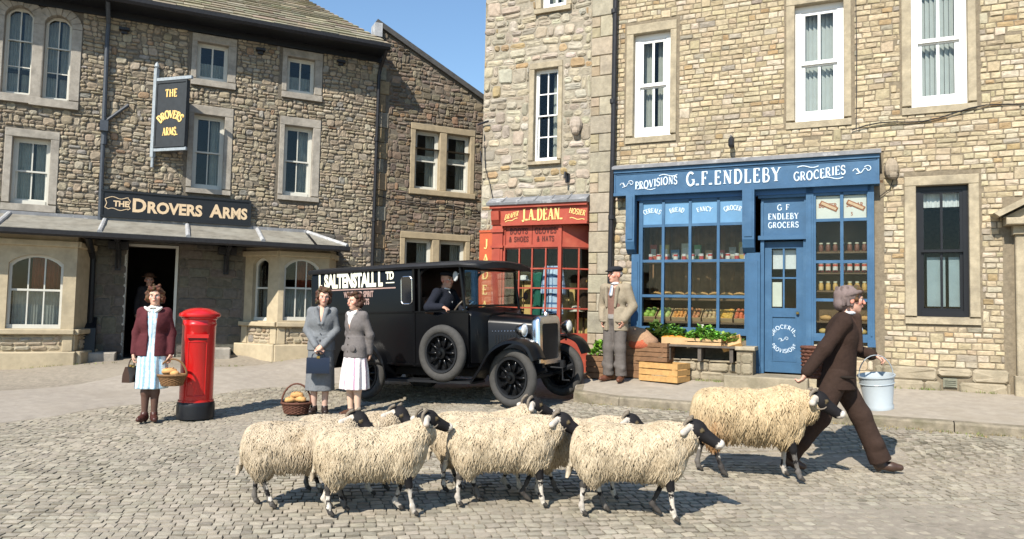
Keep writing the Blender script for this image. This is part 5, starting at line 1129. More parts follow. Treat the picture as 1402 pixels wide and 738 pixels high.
def _dist(p, X, Y, Z):
    if p['t'] == 'cap':
        a = np.array(p['a']); b = np.array(p['b']); ab = b - a; L2 = max(1e-9, float(ab @ ab))
        t = np.clip(((X - a[0]) * ab[0] + (Y - a[1]) * ab[1] + (Z - a[2]) * ab[2]) / L2, 0, 1)
        dx, dy, dz = X - a[0] - t * ab[0], Y - a[1] - t * ab[1], Z - a[2] - t * ab[2]
        return np.sqrt(dx * dx + dy * dy + dz * dz) - (p['ra'] + (p['rb'] - p['ra']) * t)
    if p['t'] == 'ell':
        dx, dy, dz = X - p['c'][0], Y - p['c'][1], Z - p['c'][2]
        if p['rot'] is not None:
            m = np.array(p['rot'].to_3x3().transposed()); dx, dy, dz = m[0, 0] * dx + m[0, 1] * dy + m[0, 2] * dz, m[1, 0] * dx + m[1, 1] * dy + m[1, 2] * dz, m[2, 0] * dx + m[2, 1] * dy + m[2, 2] * dz
        r = p['r']; k0 = np.sqrt((dx / r[0]) ** 2 + (dy / r[1]) ** 2 + (dz / r[2]) ** 2); k1 = np.sqrt((dx / r[0] ** 2) ** 2 + (dy / r[1] ** 2) ** 2 + (dz / r[2] ** 2) ** 2)
        return k0 * (k0 - 1) / np.maximum(k1, 1e-6)
    s = np.array(sorted(p['st'])); zz = s[:, 0]; f = lambda i: np.interp(Z, zz, s[:, i])
    cx, cy, rx, ry = f(1), f(2), f(3), f(4); dx, dy = X - cx, Y - cy
    if p['pleat']:
        n, amp, z_on = p['pleat']; th = np.arctan2(dy / ry, dx / rx); g = np.clip((z_on - Z) / .3, 0, 1) * amp; q = 1 + g * (np.sin(n * th) + .4 * np.sin(n * 1.7 * th + 1)); rx = rx * q; ry = ry * q
    e = np.sqrt((dx / rx) ** 2 + (dy / ry) ** 2); d = (e - 1) * np.minimum(rx, ry) * (.6 + .4 * np.minimum(1, e))
    dz = np.maximum(zz[0] - Z, Z - zz[-1]); return np.maximum(d, dz)
def sdf_mesh(name, prims, vox=.008, recolor=None, smooth_it=1):
    lo = np.min([_bounds(p)[0] for p in prims if not p.get('sub')], 0) - 3 * vox - .01; hi = np.max([_bounds(p)[1] for p in prims if not p.get('sub')], 0) + 3 * vox + .01
    n = np.ceil((hi - lo) / vox).astype(int) + 1; F = np.full(n, 1.0, np.float32); B = np.full(n, 9.0, np.float32); I = np.zeros(n, np.int16)
    axs = [lo[i] + vox * np.arange(n[i]) for i in range(3)]
    for pi, p in enumerate(prims):
        a, b = _bounds(p); mg = p['k'] * 1.5 + 3 * vox; i0 = np.clip(np.floor((a - mg - lo) / vox).astype(int), 0, n - 1); i1 = np.clip(np.ceil((b + mg - lo) / vox).astype(int) + 1, 1, n)
        if (i1 <= i0).any(): continue
        sl = tuple(slice(i0[j], i1[j]) for j in range(3))
        X = axs[0][sl[0]][:, None, None]; Y = axs[1][sl[1]][None, :, None]; Z = axs[2][sl[2]][None, None, :]
        d = _dist(p, X, Y, Z) + np.zeros((i1 - i0), np.float32); f = F[sl]; k = max(p['k'], 1e-4)
        if p.get('paint'): I[sl] = np.where(d < 0, pi, I[sl]); continue
        if p.get('sub'):
            h = np.clip(.5 - .5 * (f + d) / k, 0, 1); F[sl] = f * (1 - h) - d * h + k * h * (1 - h); continue
        h = np.clip(.5 + .5 * (f - d) / k, 0, 1); F[sl] = f * (1 - h) + d * h - k * h * (1 - h)
        m = d < B[sl]; B[sl] = np.where(m, d, B[sl]); I[sl] = np.where(m, pi, I[sl])
    S = F < 0; c = [S[i:n[0] - 1 + i, j:n[1] - 1 + j, k:n[2] - 1 + k] for i in (0, 1) for j in (0, 1) for k in (0, 1)]
    cnt = sum(q.astype(np.int8) for q in c); act = (cnt > 0) & (cnt < 8); idx = np.argwhere(act); vid = np.full(act.shape, -1, np.int32); vid[act] = np.arange(len(idx))
    cs = np.array([(i, j, k) for i in (0, 1) for j in (0, 1) for k in (0, 1)]); fv = np.stack([F[idx[:, 0] + q[0], idx[:, 1] + q[1], idx[:, 2] + q[2]] for q in cs], 1)
    P = np.zeros((len(idx), 3)); W = np.zeros(len(idx))
    for a in range(8):
        for b in range(a + 1, 8):
            if np.abs(cs[a] - cs[b]).sum() != 1: continue
            fa, fb = fv[:, a], fv[:, b]; m = (fa < 0) != (fb < 0); t = np.where(m, fa / np.where(m, fa - fb, 1), 0)
            P += np.where(m[:, None], cs[a] + (cs[b] - cs[a]) * t[:, None], 0); W += m
    V = lo + (idx + P / W[:, None]) * vox; faces = []
    for ax in range(3):
        u, w_ = (ax + 1) % 3, (ax + 2) % 3; sl0 = [slice(1, -1)] * 3; sl1 = [slice(1, -1)] * 3; sl0[ax] = slice(0, -1); sl1[ax] = slice(1, None)
        A = S[tuple(sl0)]; D = S[tuple(sl1)]; e = np.argwhere(A != D); off = np.ones(3, int); off[ax] = 0; e = e + off; inside = S[e[:, 0], e[:, 1], e[:, 2]]
        def cell(du, dw): q = e.copy(); q[:, u] -= du; q[:, w_] -= dw; return vid[q[:, 0], q[:, 1], q[:, 2]]
        q = np.stack([cell(1, 1), cell(0, 1), cell(0, 0), cell(1, 0)], 1); q[~inside] = q[~inside][:, ::-1]; faces.append(q)
    Q = np.concatenate(faces); Q = Q[(Q >= 0).all(1)]
    for _ in range(smooth_it):
        acc = np.zeros_like(V); cn = np.zeros(len(V))
        for i in range(4): np.add.at(acc, Q[:, i], V[Q[:, (i + 1) % 4]]); np.add.at(cn, Q[:, i], 1)
        V = V * .5 + .5 * acc / np.maximum(cn, 1)[:, None]
    near = np.clip(np.round((V - lo) / vox).astype(int), 0, n - 1); ids = I[near[:, 0], near[:, 1], near[:, 2]]
    C = np.array([p['col'] for p in prims], float)[ids]
    if recolor is not None: C = recolor(V, C)
    me = bpy.data.meshes.new(name); me.vertices.add(len(V)); me.vertices.foreach_set('co', V.astype(np.float32).ravel())
    me.loops.add(len(Q) * 4); me.loops.foreach_set('vertex_index', Q.astype(np.int32).ravel()); me.polygons.add(len(Q)); me.polygons.foreach_set('loop_start', np.arange(len(Q), dtype=np.int32) * 4)
    me.polygons.foreach_set('use_smooth', np.ones(len(Q), bool)); me.update(calc_edges=True)
    at = me.attributes.new('Col', 'FLOAT_COLOR', 'POINT'); at.data.foreach_set('color', np.concatenate([C, np.ones((len(C), 1))], 1).astype(np.float32).ravel())
    return me
def sdf_obj(name, prims, material, parent, vox=.008, **kw):
    me = sdf_mesh(name, prims, vox, **kw); me.materials.append(MATS[material]); return meshobj(name, me, parent)

V3 = Vector
SKIN = (.60, .36, .26); LIP = (.42, .12, .10); DARK = (.02, .015, .012)
def head_prims(hc, yaw=0., pitch=0., tilt=0., skin=SKIN, s=1.0, lip=LIP):
    """head centred on hc, facing -y before turning"""
    R = Matrix.Rotation(yaw, 3, 'Z') @ Matrix.Rotation(pitch, 3, 'X') @ Matrix.Rotation(tilt, 3, 'Y'); R4 = R.to_4x4(); hc = V3(hc)
    def P(x, y, z): return hc + R @ V3((x, y, z)) * s
    rose = tuple(min(1, a * b) for a, b in zip(skin, (1.1, .82, .8)))
    o = [ell(P(0, .012, .03), (.076 * s, .094 * s, .086 * s), .02, skin, R4), ell(P(0, -.03, -.045), (.056 * s, .062 * s, .068 * s), .03, skin, R4), ell(P(0, -.062, -.094), (.026 * s, .022 * s, .02 * s), .025, skin, R4)]
    for q in (-1, 1):
        o += [ell(P(.042 * q, -.058, -.02), (.026 * s, .022 * s, .022 * s), .02, rose, R4), ell(P(.079 * q, .012, -.008), (.012 * s, .022 * s, .032 * s), .008, rose, R4), cap(P(.018 * q, -.086, .026), P(.045 * q, -.074, .03), .012 * s, .009 * s, .012, skin)]
        o.append(dict(ell(P(.031 * q, -.098, .008), (.017 * s, .018 * s, .010 * s), .008, skin, R4), sub=True))
        o.append(ell(P(.031 * q, -.074, .007), (.014 * s, .012 * s, .011 * s), .004, (.55, .5, .46), R4))
        o.append(ell(P(.031 * q, -.084, .007), (.008 * s, .012 * s, .009 * s), .01, DARK, R4, paint=True))
        o.append(ell(P(.032 * q, -.09, .028), (.018 * s, .02 * s, .0055 * s), .01, (.12, .07, .04), R4, paint=True))
    o += [cap(P(0, -.092, .014), P(0, -.113, -.022), .009 * s, .013 * s, .012, rose), ell(P(0, -.09, -.052), (.024 * s, .018 * s, .010 * s), .012, skin, R4), ell(P(0, -.1, -.053), (.023 * s, .02 * s, .0075 * s), .01, lip, R4, paint=True)]
    return o
def hand_prims(wr, d, palm, curl=.4, skin=SKIN, s=1.0, thumb=1):
    """wrist point, direction of the fingers, palm normal (the way the palm looks), thumb side +1/-1"""
    wr, d, palm = V3(wr), V3(d).normalized(), V3(palm); palm = (palm - d * palm.dot(d)).normalized(); side = d.cross(palm) * thumb
    o = [cap(wr, wr + d * .03 * s, .024 * s, .026 * s, .015, skin), ell(wr + d * .055 * s, (.036 * s, .018 * s, .045 * s), .015, skin, Matrix((side, palm, d)).transposed())]
    for i, (q, L) in enumerate(((.027, .070), (.009, .078), (-.009, .073), (-.026, .058))):
        b = wr + d * .092 * s + side * q * s; d1 = (d * math.cos(curl * .8) + palm * math.sin(curl * .8)).normalized(); d2 = (d * math.cos(curl * 2.1) + palm * math.sin(curl * 2.1)).normalized()
        e = b + d1 * L * .5 * s; o += [cap(b - d * .01, e, .0098 * s, .009 * s, .006, skin), cap(e, e + d2 * L * .5 * s, .009 * s, .0075 * s, .005, skin)]
    b = wr + d * .035 * s + side * .03 * s; d1 = (d * .7 + side * .6 + palm * .35).normalized(); e = b + d1 * .04 * s; o += [cap(b, e, .0125 * s, .011 * s, .01, skin), cap(e, e + (d * .8 + side * .1 + palm * (.3 + curl * .4)).normalized() * .03 * s, .011 * s, .009 * s, .006, skin)]
    return o
def leg_prims(J, col, r=(.085, .056, .036), k=.03, foot=True):
    o = []
    for q in 'LR':
        h, kn, an = V3(J['hip' + q]), V3(J['knee' + q]), V3(J['ankle' + q]); o += [cap(h, kn, r[0], r[1], k, col), cap(kn, kn.lerp(an, .3), r[1] * .95, r[1] * 1.0, k, col), cap(kn.lerp(an, .3), an, r[1] * 1.0, r[2], k, col)]
        if foot: hd = V3(J.get('toe' + q, an + V3((0, -.15, -.05)))) ; o += [cap(an, an + V3((0, 0, -.04)), r[2], r[2] * .9, .02, col), cap(an + V3((0, 0, -.045)), hd, .034, .026, .02, col)]
    return o
def arm_prims(J, col, r=(.047, .04, .028), k=.025):
    o = []
    for q in 'LR':
        s_, e, w_ = V3(J['sh' + q]), V3(J['el' + q]), V3(J['wr' + q]); o += [cap(s_, e, r[0], r[1], k, col), cap(e, w_, r[1], r[2], k, col)]
    return o
def torso_prims(J, col, k=.04, g=0.0, hips=.155, waist=.12, chest=.16, dep=.105):
    p, c, n = V3(J['pelvis']), V3(J['chest']), V3(J['neck']); a = p.lerp(c, .4); L, R = V3(J['shL']), V3(J['shR'])
    o = [ell(p, (hips + g, dep + g, .13 + g), k, col), ell(a, (waist + g, dep * .85 + g, .14), k, col), ell(c, (chest + g, dep + .01 + g, .16 + g), k, col), cap(R, L, .046 + g * .7, .046 + g * .7, k, col), cap(n + V3((0, .01, -.02)), c, .06, .08, k, col)]
    return o
def shoe_prims(J, col, sides='LR'):
    o = []
    for q in sides:
        an = V3(J['ankle' + q]); toe = V3(J.get('toe' + q, an + V3((0, -.15, -.05)))); hl = an + (an - toe).normalized() * .02 + V3((0, 0, -.045)); hl.z = an.z - .045; mid = hl.lerp(toe, .6)
        o += [cap(hl, mid, .038, .042, .02, col), cap(mid, toe, .042, .03, .02, col), cap(an, hl, .044, .04, .02, col)]
        o.append(cap(hl + V3((0, 0, -.02)), hl + V3((0, 0, -.035)), .03, .026, .008, DARK)); 
    return o
def curls(hc, R, pts, r, col, seed, n, spread):
    rd = random.Random(seed); o = []
    for i in range(n):
        p = rd.choice(pts); o.append(ell(V3(hc) + R @ (V3(p) + V3((rd.uniform(-1, 1), rd.uniform(-1, 1), rd.uniform(-1, 1))) * spread), (r * rd.uniform(.8, 1.2),) * 3, .012, tuple(c * rd.uniform(.75, 1.3) for c in col)))
    return o
def hair_bob(hc, yaw, pitch, col, seed=1, vol=1.0, low=-.06):
    R = Matrix.Rotation(yaw, 3, 'Z') @ Matrix.Rotation(pitch, 3, 'X'); P = lambda x, y, z: V3(hc) + R @ V3((x, y, z)); R4 = R.to_4x4()
    o = [ell(P(0, .03, .055), (.09 * vol, .095 * vol, .082 * vol), .02, col, R4), ell(P(0, .06, -.01), (.085 * vol, .06, .09), .03, col, R4)]
    pts = [(sx * .078 * vol, y, z) for sx in (-1, 1) for y in (-.02, .02, .06) for z in (.05, .0, low * .6, low)] + [(x, .085, z) for x in (-.05, 0, .05) for z in (0, low)] + [(x, -.055, .095) for x in (-.05, 0, .05)] + [(x, 0, .125) for x in (-.04, .04)]
    return o + curls(hc, R, pts, .019 * vol, col, seed, 120, .02)
def base_joints(**kw):
    J = dict(pelvis=(0, 0, .92), chest=(0, 0, 1.22), neck=(0, .005, 1.40), shL=(.138, 0, 1.335), shR=(-.138, 0, 1.335), elL=(.195, .03, 1.08), elR=(-.195, .03, 1.08), wrL=(.2, -.02, .85), wrR=(-.215, -.02, .85),
             hipL=(.085, 0, .88), hipR=(-.085, 0, .88), kneeL=(.075, -.015, .47), kneeR=(-.075, -.015, .47), ankleL=(.07, .01, .085), ankleR=(-.07, .01, .085), head=(0, -.02, 1.53))
    J.update(kw); return J
def mk_person(loc, rotz, label, scale=1.0):
    p = empty('person', loc, rotz, label, 'person', None); p.scale = (scale,) * 3; return p
def gpt(x, y, dz=0): return (x, y, gz(x, y) + dz)

# ---- woman in a maroon jacket beside the pillar box
def woman_maroon():
    J = base_joints(toeL=(.085, -.13, .035), toeR=(-.1, -.12, .035), elL=(.2, .03, 1.08), elR=(-.2, .03, 1.08), wrL=(.21, -.03, .84), wrR=(-.205, -.02, .84), kneeL=(.05, -.015, .47), kneeR=(-.06, -.015, .47), ankleL=(.045, .01, .09), ankleR=(-.06, .0, .09))
    p = mk_person(gpt(-4.55, 9.35), R_(14), 'smiling woman in a maroon jacket and pale blue striped dress beside the red pillar box', 1.03)
    st = (.11, .06, .045)
    body = leg_prims(J, st, (.08, .05, .034)) + torso_prims(J, SKIN) + arm_prims(J, SKIN) + [cap(J['neck'], J['head'], .048, .05, .03, SKIN)] + head_prims(J['head'], R_(6), 0, R_(-4), s=.95)
    body += hand_prims(J['wrL'], (0.05, -.1, -1), (-1, 0, 0), .8, thumb=-1) + hand_prims(J['wrR'], (-.05, -.1, -1), (1, 0, 0), .8, thumb=1)
    sdf_obj('body', body, 'skin', p, .007)
    def dress_col(V, C):
        th = np.arctan2(V[:, 1], V[:, 0]); s_ = np.sin(th * 15 + .6 * np.sin(V[:, 2] * 9)); C = C.copy(); C[:] = (.62, .72, .76); C[s_ > .55] = (.30, .48, .62); dots = (np.sin(V[:, 2] * 95) > .6) & (np.abs(s_) < .3); C[dots] = (.42, .58, .68); return C
    sdf_obj('dress', [stat([(.40, 0, 0, .185, .155), (.6, 0, 0, .175, .14), (.85, 0, 0, .165, .125), (1.02, 0, 0, .12, .094), (1.2, 0, -.006, .14, .115), (1.37, 0, -.012, .09, .09)], .02, pleat=(9, .07, .95))], 'cloth', p, .009, recolor=dress_col)
    MA = (.09, .024, .028)
    jk = torso_prims(J, MA, .04, .022, .15, .118) + [stat([(.80, 0, .0, .185, .145), (.92, 0, 0, .178, .135), (1.05, 0, 0, .145, .115)], .03, MA)] + [cap(J[a], J[b], ra, rb, .03, MA) for a, b, ra, rb in (('shL', 'elL', .054, .05), ('elL', 'wrL', .05, .042), ('shR', 'elR', .054, .05), ('elR', 'wrR', .05, .042))]
    jk.append(dict(stat([(.7, 0, -.18, .045, .15), (.95, 0, -.18, .045, .15), (1.15, 0, -.18, .05, .16), (1.42, 0, -.18, .075, .18)], .008), sub=True))
    sdf_obj('jacket', jk, 'cloth', p, .008)
    sdf_obj('collar', [ell((.055, -.085, 1.365), (.065, .03, .022), .01, (.75, .74, .70), Matrix.Rotation(R_(-38), 4, 'Y')), ell((-.055, -.085, 1.365), (.065, .03, .022), .01, (.75, .74, .70), Matrix.Rotation(R_(38), 4, 'Y')), ell((0, -.03, 1.4), (.068, .062, .02), .02, (.75, .74, .7))], 'cloth', p, .007)
    sdf_obj('hair', hair_bob(J['head'], R_(6), 0, (.10, .045, .02), 3, 1.0, -.05), 'hair', p, .008)
    [sdf_obj('shoes'[:-1], shoe_prims(J, (.06, .02, .015), q_), 'leather_shoe', p, .008) for q_ in 'LR']
    return p, J
# ---- woman in a grey suit
def woman_grey():
    J = base_joints(elL=(.19, .0, 1.09), elR=(-.19, .0, 1.09), wrL=(.05, -.17, .90), wrR=(-.045, -.175, .895), toeL=(.1, -.13, .035), toeR=(-.09, -.13, .035), head=(.012, -.03, 1.53))
    p = mk_person(gpt(-2.58, 10.02), R_(6), 'woman in a grey skirt suit with hands clasped, holding a navy handbag', 1.035)
    body = leg_prims(J, (.55, .36, .28), (.08, .05, .034)) + torso_prims(J, SKIN) + arm_prims(J, SKIN) + [cap(J['neck'], J['head'], .048, .05, .03, SKIN)] + head_prims(J['head'], R_(14), R_(8), s=.95)
    body += hand_prims(J['wrL'], (-.75, -.25, -.55), (.2, .6, -.7), .7, thumb=-1) + hand_prims(J['wrR'], (.75, -.2, -.6), (.1, .7, -.7), .7, thumb=1)
    sdf_obj('body', body, 'skin', p, .007)
    G = (.165, .175, .185)
    sdf_obj('skirt', [stat([(.30, 0, 0, .185, .15), (.5, 0, 0, .178, .14), (.7, 0, 0, .172, .132), (.9, 0, 0, .165, .125), (1.0, 0, 0, .13, .1)], .02, G, pleat=(6, .03, .8))], 'cloth', p, .009)
    jk = torso_prims(J, G, .04, .02, .15, .115) + [stat([(.83, 0, 0, .182, .142), (.92, 0, 0, .172, .132), (1.04, 0, 0, .138, .112)], .03, G)] + [cap(J[a], J[b], ra, rb, .025, G) for a, b, ra, rb in (('shL', 'elL', .057, .051), ('elL', 'wrL', .051, .04), ('shR', 'elR', .057, .051), ('elR', 'wrR', .051, .04))]
    jk += [ell((x, -.125, 1.0), (.045, .012, .012), .01, tuple(c * .8 for c in G)) for x in (-.075, .075)] + [ell((0, -.135, z), (.010, .01, .010), .003, (.07, .07, .075)) for z in (.96, 1.05, 1.14)]
    jk += [cap((s * .02, -.125, 1.18), (s * .075, -.09, 1.37), .022, .03, .008, tuple(c * 1.08 for c in G)) for s in (-1, 1)]
    jk.append(dict(stat([(1.2, 0, -.17, .006, .1), (1.42, 0, -.15, .045, .14)], .008), sub=True))
    sdf_obj('jacket', jk, 'cloth', p, .008)
    sdf_obj('hair', hair_bob(J['head'], R_(14), R_(8), (.085, .045, .025), 8, .95, -.07), 'hair', p, .008)
    [sdf_obj('shoes'[:-1], shoe_prims(J, (.03, .02, .018), q_), 'leather_shoe', p, .008) for q_ in 'LR']
    return p, J
# ---- young woman in a cardigan
def woman_cardigan():
    J = base_joints(elL=(.2, .07, 1.08), elR=(-.21, .05, 1.08), wrL=(.17, .1, .85), wrR=(-.18, .1, .85), toeL=(.1, -.13, .035), toeR=(-.08, -.14, .035), head=(0, -.035, 1.52))
    p = mk_person(gpt(-2.06, 9.78), R_(-38), 'young woman in a grey cardigan and pale pleated skirt standing by the rear wheel', 1.0)
    body = leg_prims(J, (.62, .43, .32), (.08, .052, .036)) + torso_prims(J, SKIN) + arm_prims(J, SKIN) + [cap(J['neck'], J['head'], .046, .048, .03, SKIN)] + head_prims(J['head'], R_(-10), R_(4), s=.94)
    body += hand_prims(J['wrL'], (-.5, .5, -.7), (-.2, -.3, 0), .7, thumb=-1) + hand_prims(J['wrR'], (.5, .5, -.7), (.2, -.3, 0), .7, thumb=1)
    sdf_obj('body', body, 'skin', p, .007)
    def sk_col(V, C):
        th = np.arctan2(V[:, 1], V[:, 0]); C = C.copy(); C[:] = (.72, .66, .66); C[np.sin(th * 7 + .5) > .86] = (.42, .28, .36); return C
    sdf_obj('skirt', [stat([(.36, 0, 0, .20, .175), (.6, 0, 0, .185, .155), (.8, 0, 0, .165, .13), (.98, 0, 0, .125, .1)], .02, pleat=(8, .08, .9))], 'cloth', p, .009, recolor=sk_col)
    G = (.15, .135, .13)
    jk = torso_prims(J, G, .04, .02, .15, .118) + [stat([(.78, 0, 0, .178, .14), (.92, 0, 0, .172, .132), (1.05, 0, 0, .14, .112)], .03, G)] + [cap(J[a], J[b], ra, rb, .03, G) for a, b, ra, rb in (('shL', 'elL', .054, .05), ('elL', 'wrL', .05, .04), ('shR', 'elR', .054, .05), ('elR', 'wrR', .05, .04))]
    jk += [ell((s * .09, -.128, .9), (.05, .012, .045), .012, tuple(c * .85 for c in G)) for s in (-1, 1)] + [ell((0, -.135, z), (.009, .01, .009), .003, (.05, .045, .04)) for z in (.86, .95, 1.04, 1.13)]
    jk.append(dict(stat([(1.12, 0, -.17, .006, .1), (1.42, 0, -.15, .06, .15)], .008), sub=True))
    sdf_obj('cardigan', jk, 'cloth', p, .008)
    WH = (.74, .72, .69); sdf_obj('blouse', [ell((0, -.04, 1.27), (.1, .085, .12), .02, WH), ell((.05, -.085, 1.35), (.05, .03, .022), .012, WH, Matrix.Rotation(R_(-40), 4, 'Y')), ell((-.05, -.085, 1.35), (.05, .03, .022), .012, WH, Matrix.Rotation(R_(40), 4, 'Y')), ell((0, -.01, 1.39), (.066, .062, .02), .02, WH)], 'cloth', p, .007)
    sdf_obj('hair', hair_bob(J['head'], R_(-10), R_(4), (.06, .028, .016), 5, .92, -.035), 'hair', p, .008)
    [sdf_obj('shoes'[:-1], shoe_prims(J, (.10, .05, .03), q_), 'leather_shoe', p, .008) for q_ in 'LR']
    return p, J
# ---- trousers helper
def trousers(J, col, r=(.105, .085, .082), cuff=True, k=.04):
    o = [ell(J['pelvis'], (.165, .12, .12), .04, col)]
    for q in 'LR':
        h, kn, an = V3(J['hip' + q]), V3(J['knee' + q]), V3(J['ankle' + q]); o += [cap(h, kn, r[0], r[1], k, col), cap(kn, an + V3((0, 0, .0)), r[1], r[2], k, col)]
        d = (an - kn).normalized(); o.append(dict(ell(an + d * r[2] * .75, (r[2] * 1.5, r[2] * 1.5, r[2] * .75), .008, col, d.to_track_quat('Z', 'Y').to_matrix().to_4x4()), sub=True)) if False else o.append(cap(an - d * .05, an + d * .005, r[2] * 1.04, r[2] * 1.06, .012, tuple(c * .92 for c in col)))
        sd = d.cross(V3((1, 0, 0))).normalized()      # soft creases
        for t in (.62,): o.append(cap(kn.lerp(an, t) + V3((-.05, -.03, 0)), kn.lerp(an, t + .12) + V3((.05, -.04, 0)), r[2] * .62, r[2] * .55, .03, col))
    for q in 'LR':
        kn, an = V3(J['knee' + q]), V3(J['ankle' + q]); d = (an - kn).normalized(); o.append(ell(an + d * r[2] * .62, (r[2] * 1.5, r[2] * 1.5, r[2] * .62), .008, col, d.to_track_quat('Z', 'Y').to_matrix().to_4x4(), sub=True))
    return o
# ---- man in tweed by the grocer's
def man_tweed():
    J = base_joints(pelvis=(0, 0, .95), chest=(0, .01, 1.27), neck=(0, .005, 1.46), shL=(.19, .01, 1.40), shR=(-.19, .01, 1.40), elL=(.27, .06, 1.13), elR=(-.27, .06, 1.13), wrL=(.19, -.06, .93), wrR=(-.19, -.06, .93), hipL=(.09, 0, .92), hipR=(-.09, 0, .92), kneeL=(.1, -.015, .5), kneeR=(-.1, -.015, .5), ankleL=(.11, .01, .1), ankleR=(-.11, .01, .1), toeL=(.16, -.15, .035), toeR=(-.15, -.15, .035), head=(0, -.02, 1.60))
    b = RW(.30, -.86); p = mk_person((b.x, b.y, pav_z(.30, -.86) + .004), R_(-40), 'man in a tweed jacket and flat cap with hands in his pockets', .985)
    sk = (.58, .31, .22)
    body = leg_prims(J, sk) + torso_prims(J, sk, chest=.18, hips=.15, waist=.15) + arm_prims(J, sk) + [cap(J['neck'], J['head'], .055, .056, .03, sk)] + head_prims(J['head'], R_(-22), 0, 0, sk, 1.04, (.45, .2, .16)) + hand_prims(J['wrL'], (-.2, -.2, -1), (-1, 0, 0), .5, sk, thumb=-1) + hand_prims(J['wrR'], (.2, -.2, -1), (1, 0, 0), .5, sk, thumb=1)
    sdf_obj('body', body, 'skin', p, .007)
    sdf_obj('trousers', trousers(J, (.13, .115, .105)), 'cloth', p, .009)
    TW = (.28, .235, .17)
    jk = torso_prims(J, TW, .04, .03, .165, .15, .175, .11) + [stat([(.76, 0, .01, .205, .15), (.95, 0, .01, .2, .15), (1.1, 0, .01, .18, .14)], .03, TW)] + [cap(J[a], J[b], ra, rb, .03, TW) for a, b, ra, rb in (('shL', 'elL', .076, .066), ('elL', 'wrL', .066, .056), ('shR', 'elR', .076, .066), ('elR', 'wrR', .066, .056))]
    jk.append(dict(stat([(.6, 0, -.2, .075, .16), (1.0, 0, -.2, .055, .16), (1.45, 0, -.2, .095, .2)], .01), sub=True))
    jk += [ell((s * .14, -.135, .9), (.055, .016, .02), .012, tuple(c * .82 for c in TW)) for s in (-1, 1)] + [cap((s * .075, -.13, 1.12), (s * .1, -.11, 1.4), .02, .034, .01, tuple(c * .9 for c in TW)) for s in (-1, 1)]
    sdf_obj('jacket', jk, 'cloth', p, .008)
    sdf_obj('waistcoat', [stat([(.96, 0, 0, .16, .128), (1.1, 0, 0, .155, .13), (1.3, 0, 0, .16, .125), (1.4, 0, .01, .11, .09)], .02, (.19, .11, .085)), stat([(.93, 0, 0, .163, .131), (1.0, 0, 0, .163, .131)], .01, (.27, .25, .23))], 'cloth', p, .009)
    sdf_obj('shirt_collar', [ell((0, -.02, 1.47), (.066, .066, .03), .02, (.7, .72, .74)), cap((0, -.1, 1.42), (0, -.135, 1.3), .022, .03, .01, (.7, .72, .74)), cap((0, -.118, 1.42), (0, -.15, 1.3), .012, .018, .004, (.22, .27, .36))], 'cloth', p, .006)
    [sdf_obj('shoes'[:-1], shoe_prims(J, (.12, .045, .025), q_), 'leather_shoe', p, .008) for q_ in 'LR']
    Rh = Matrix.Rotation(R_(-22), 3, 'Z'); H = V3(J['head']); C = (.02, .021, .026); sdf_obj('flat_cap', [ell(H + Rh @ V3((0, .0, .082)), (.103, .125, .045), .02, C, Rh.to_4x4()), ell(H + Rh @ V3((0, -.115, .052)), (.075, .05, .014), .015, C, Rh.to_4x4()), ell(H + Rh @ V3((0, .03, .1)), (.09, .09, .035), .02, C)], 'cloth', p, .008)
    sdf_obj('hair', [ell(H + Rh @ V3((0, .05, .02)), (.082, .062, .06), .02, (.28, .26, .24))], 'hair', p, .008)
    return p
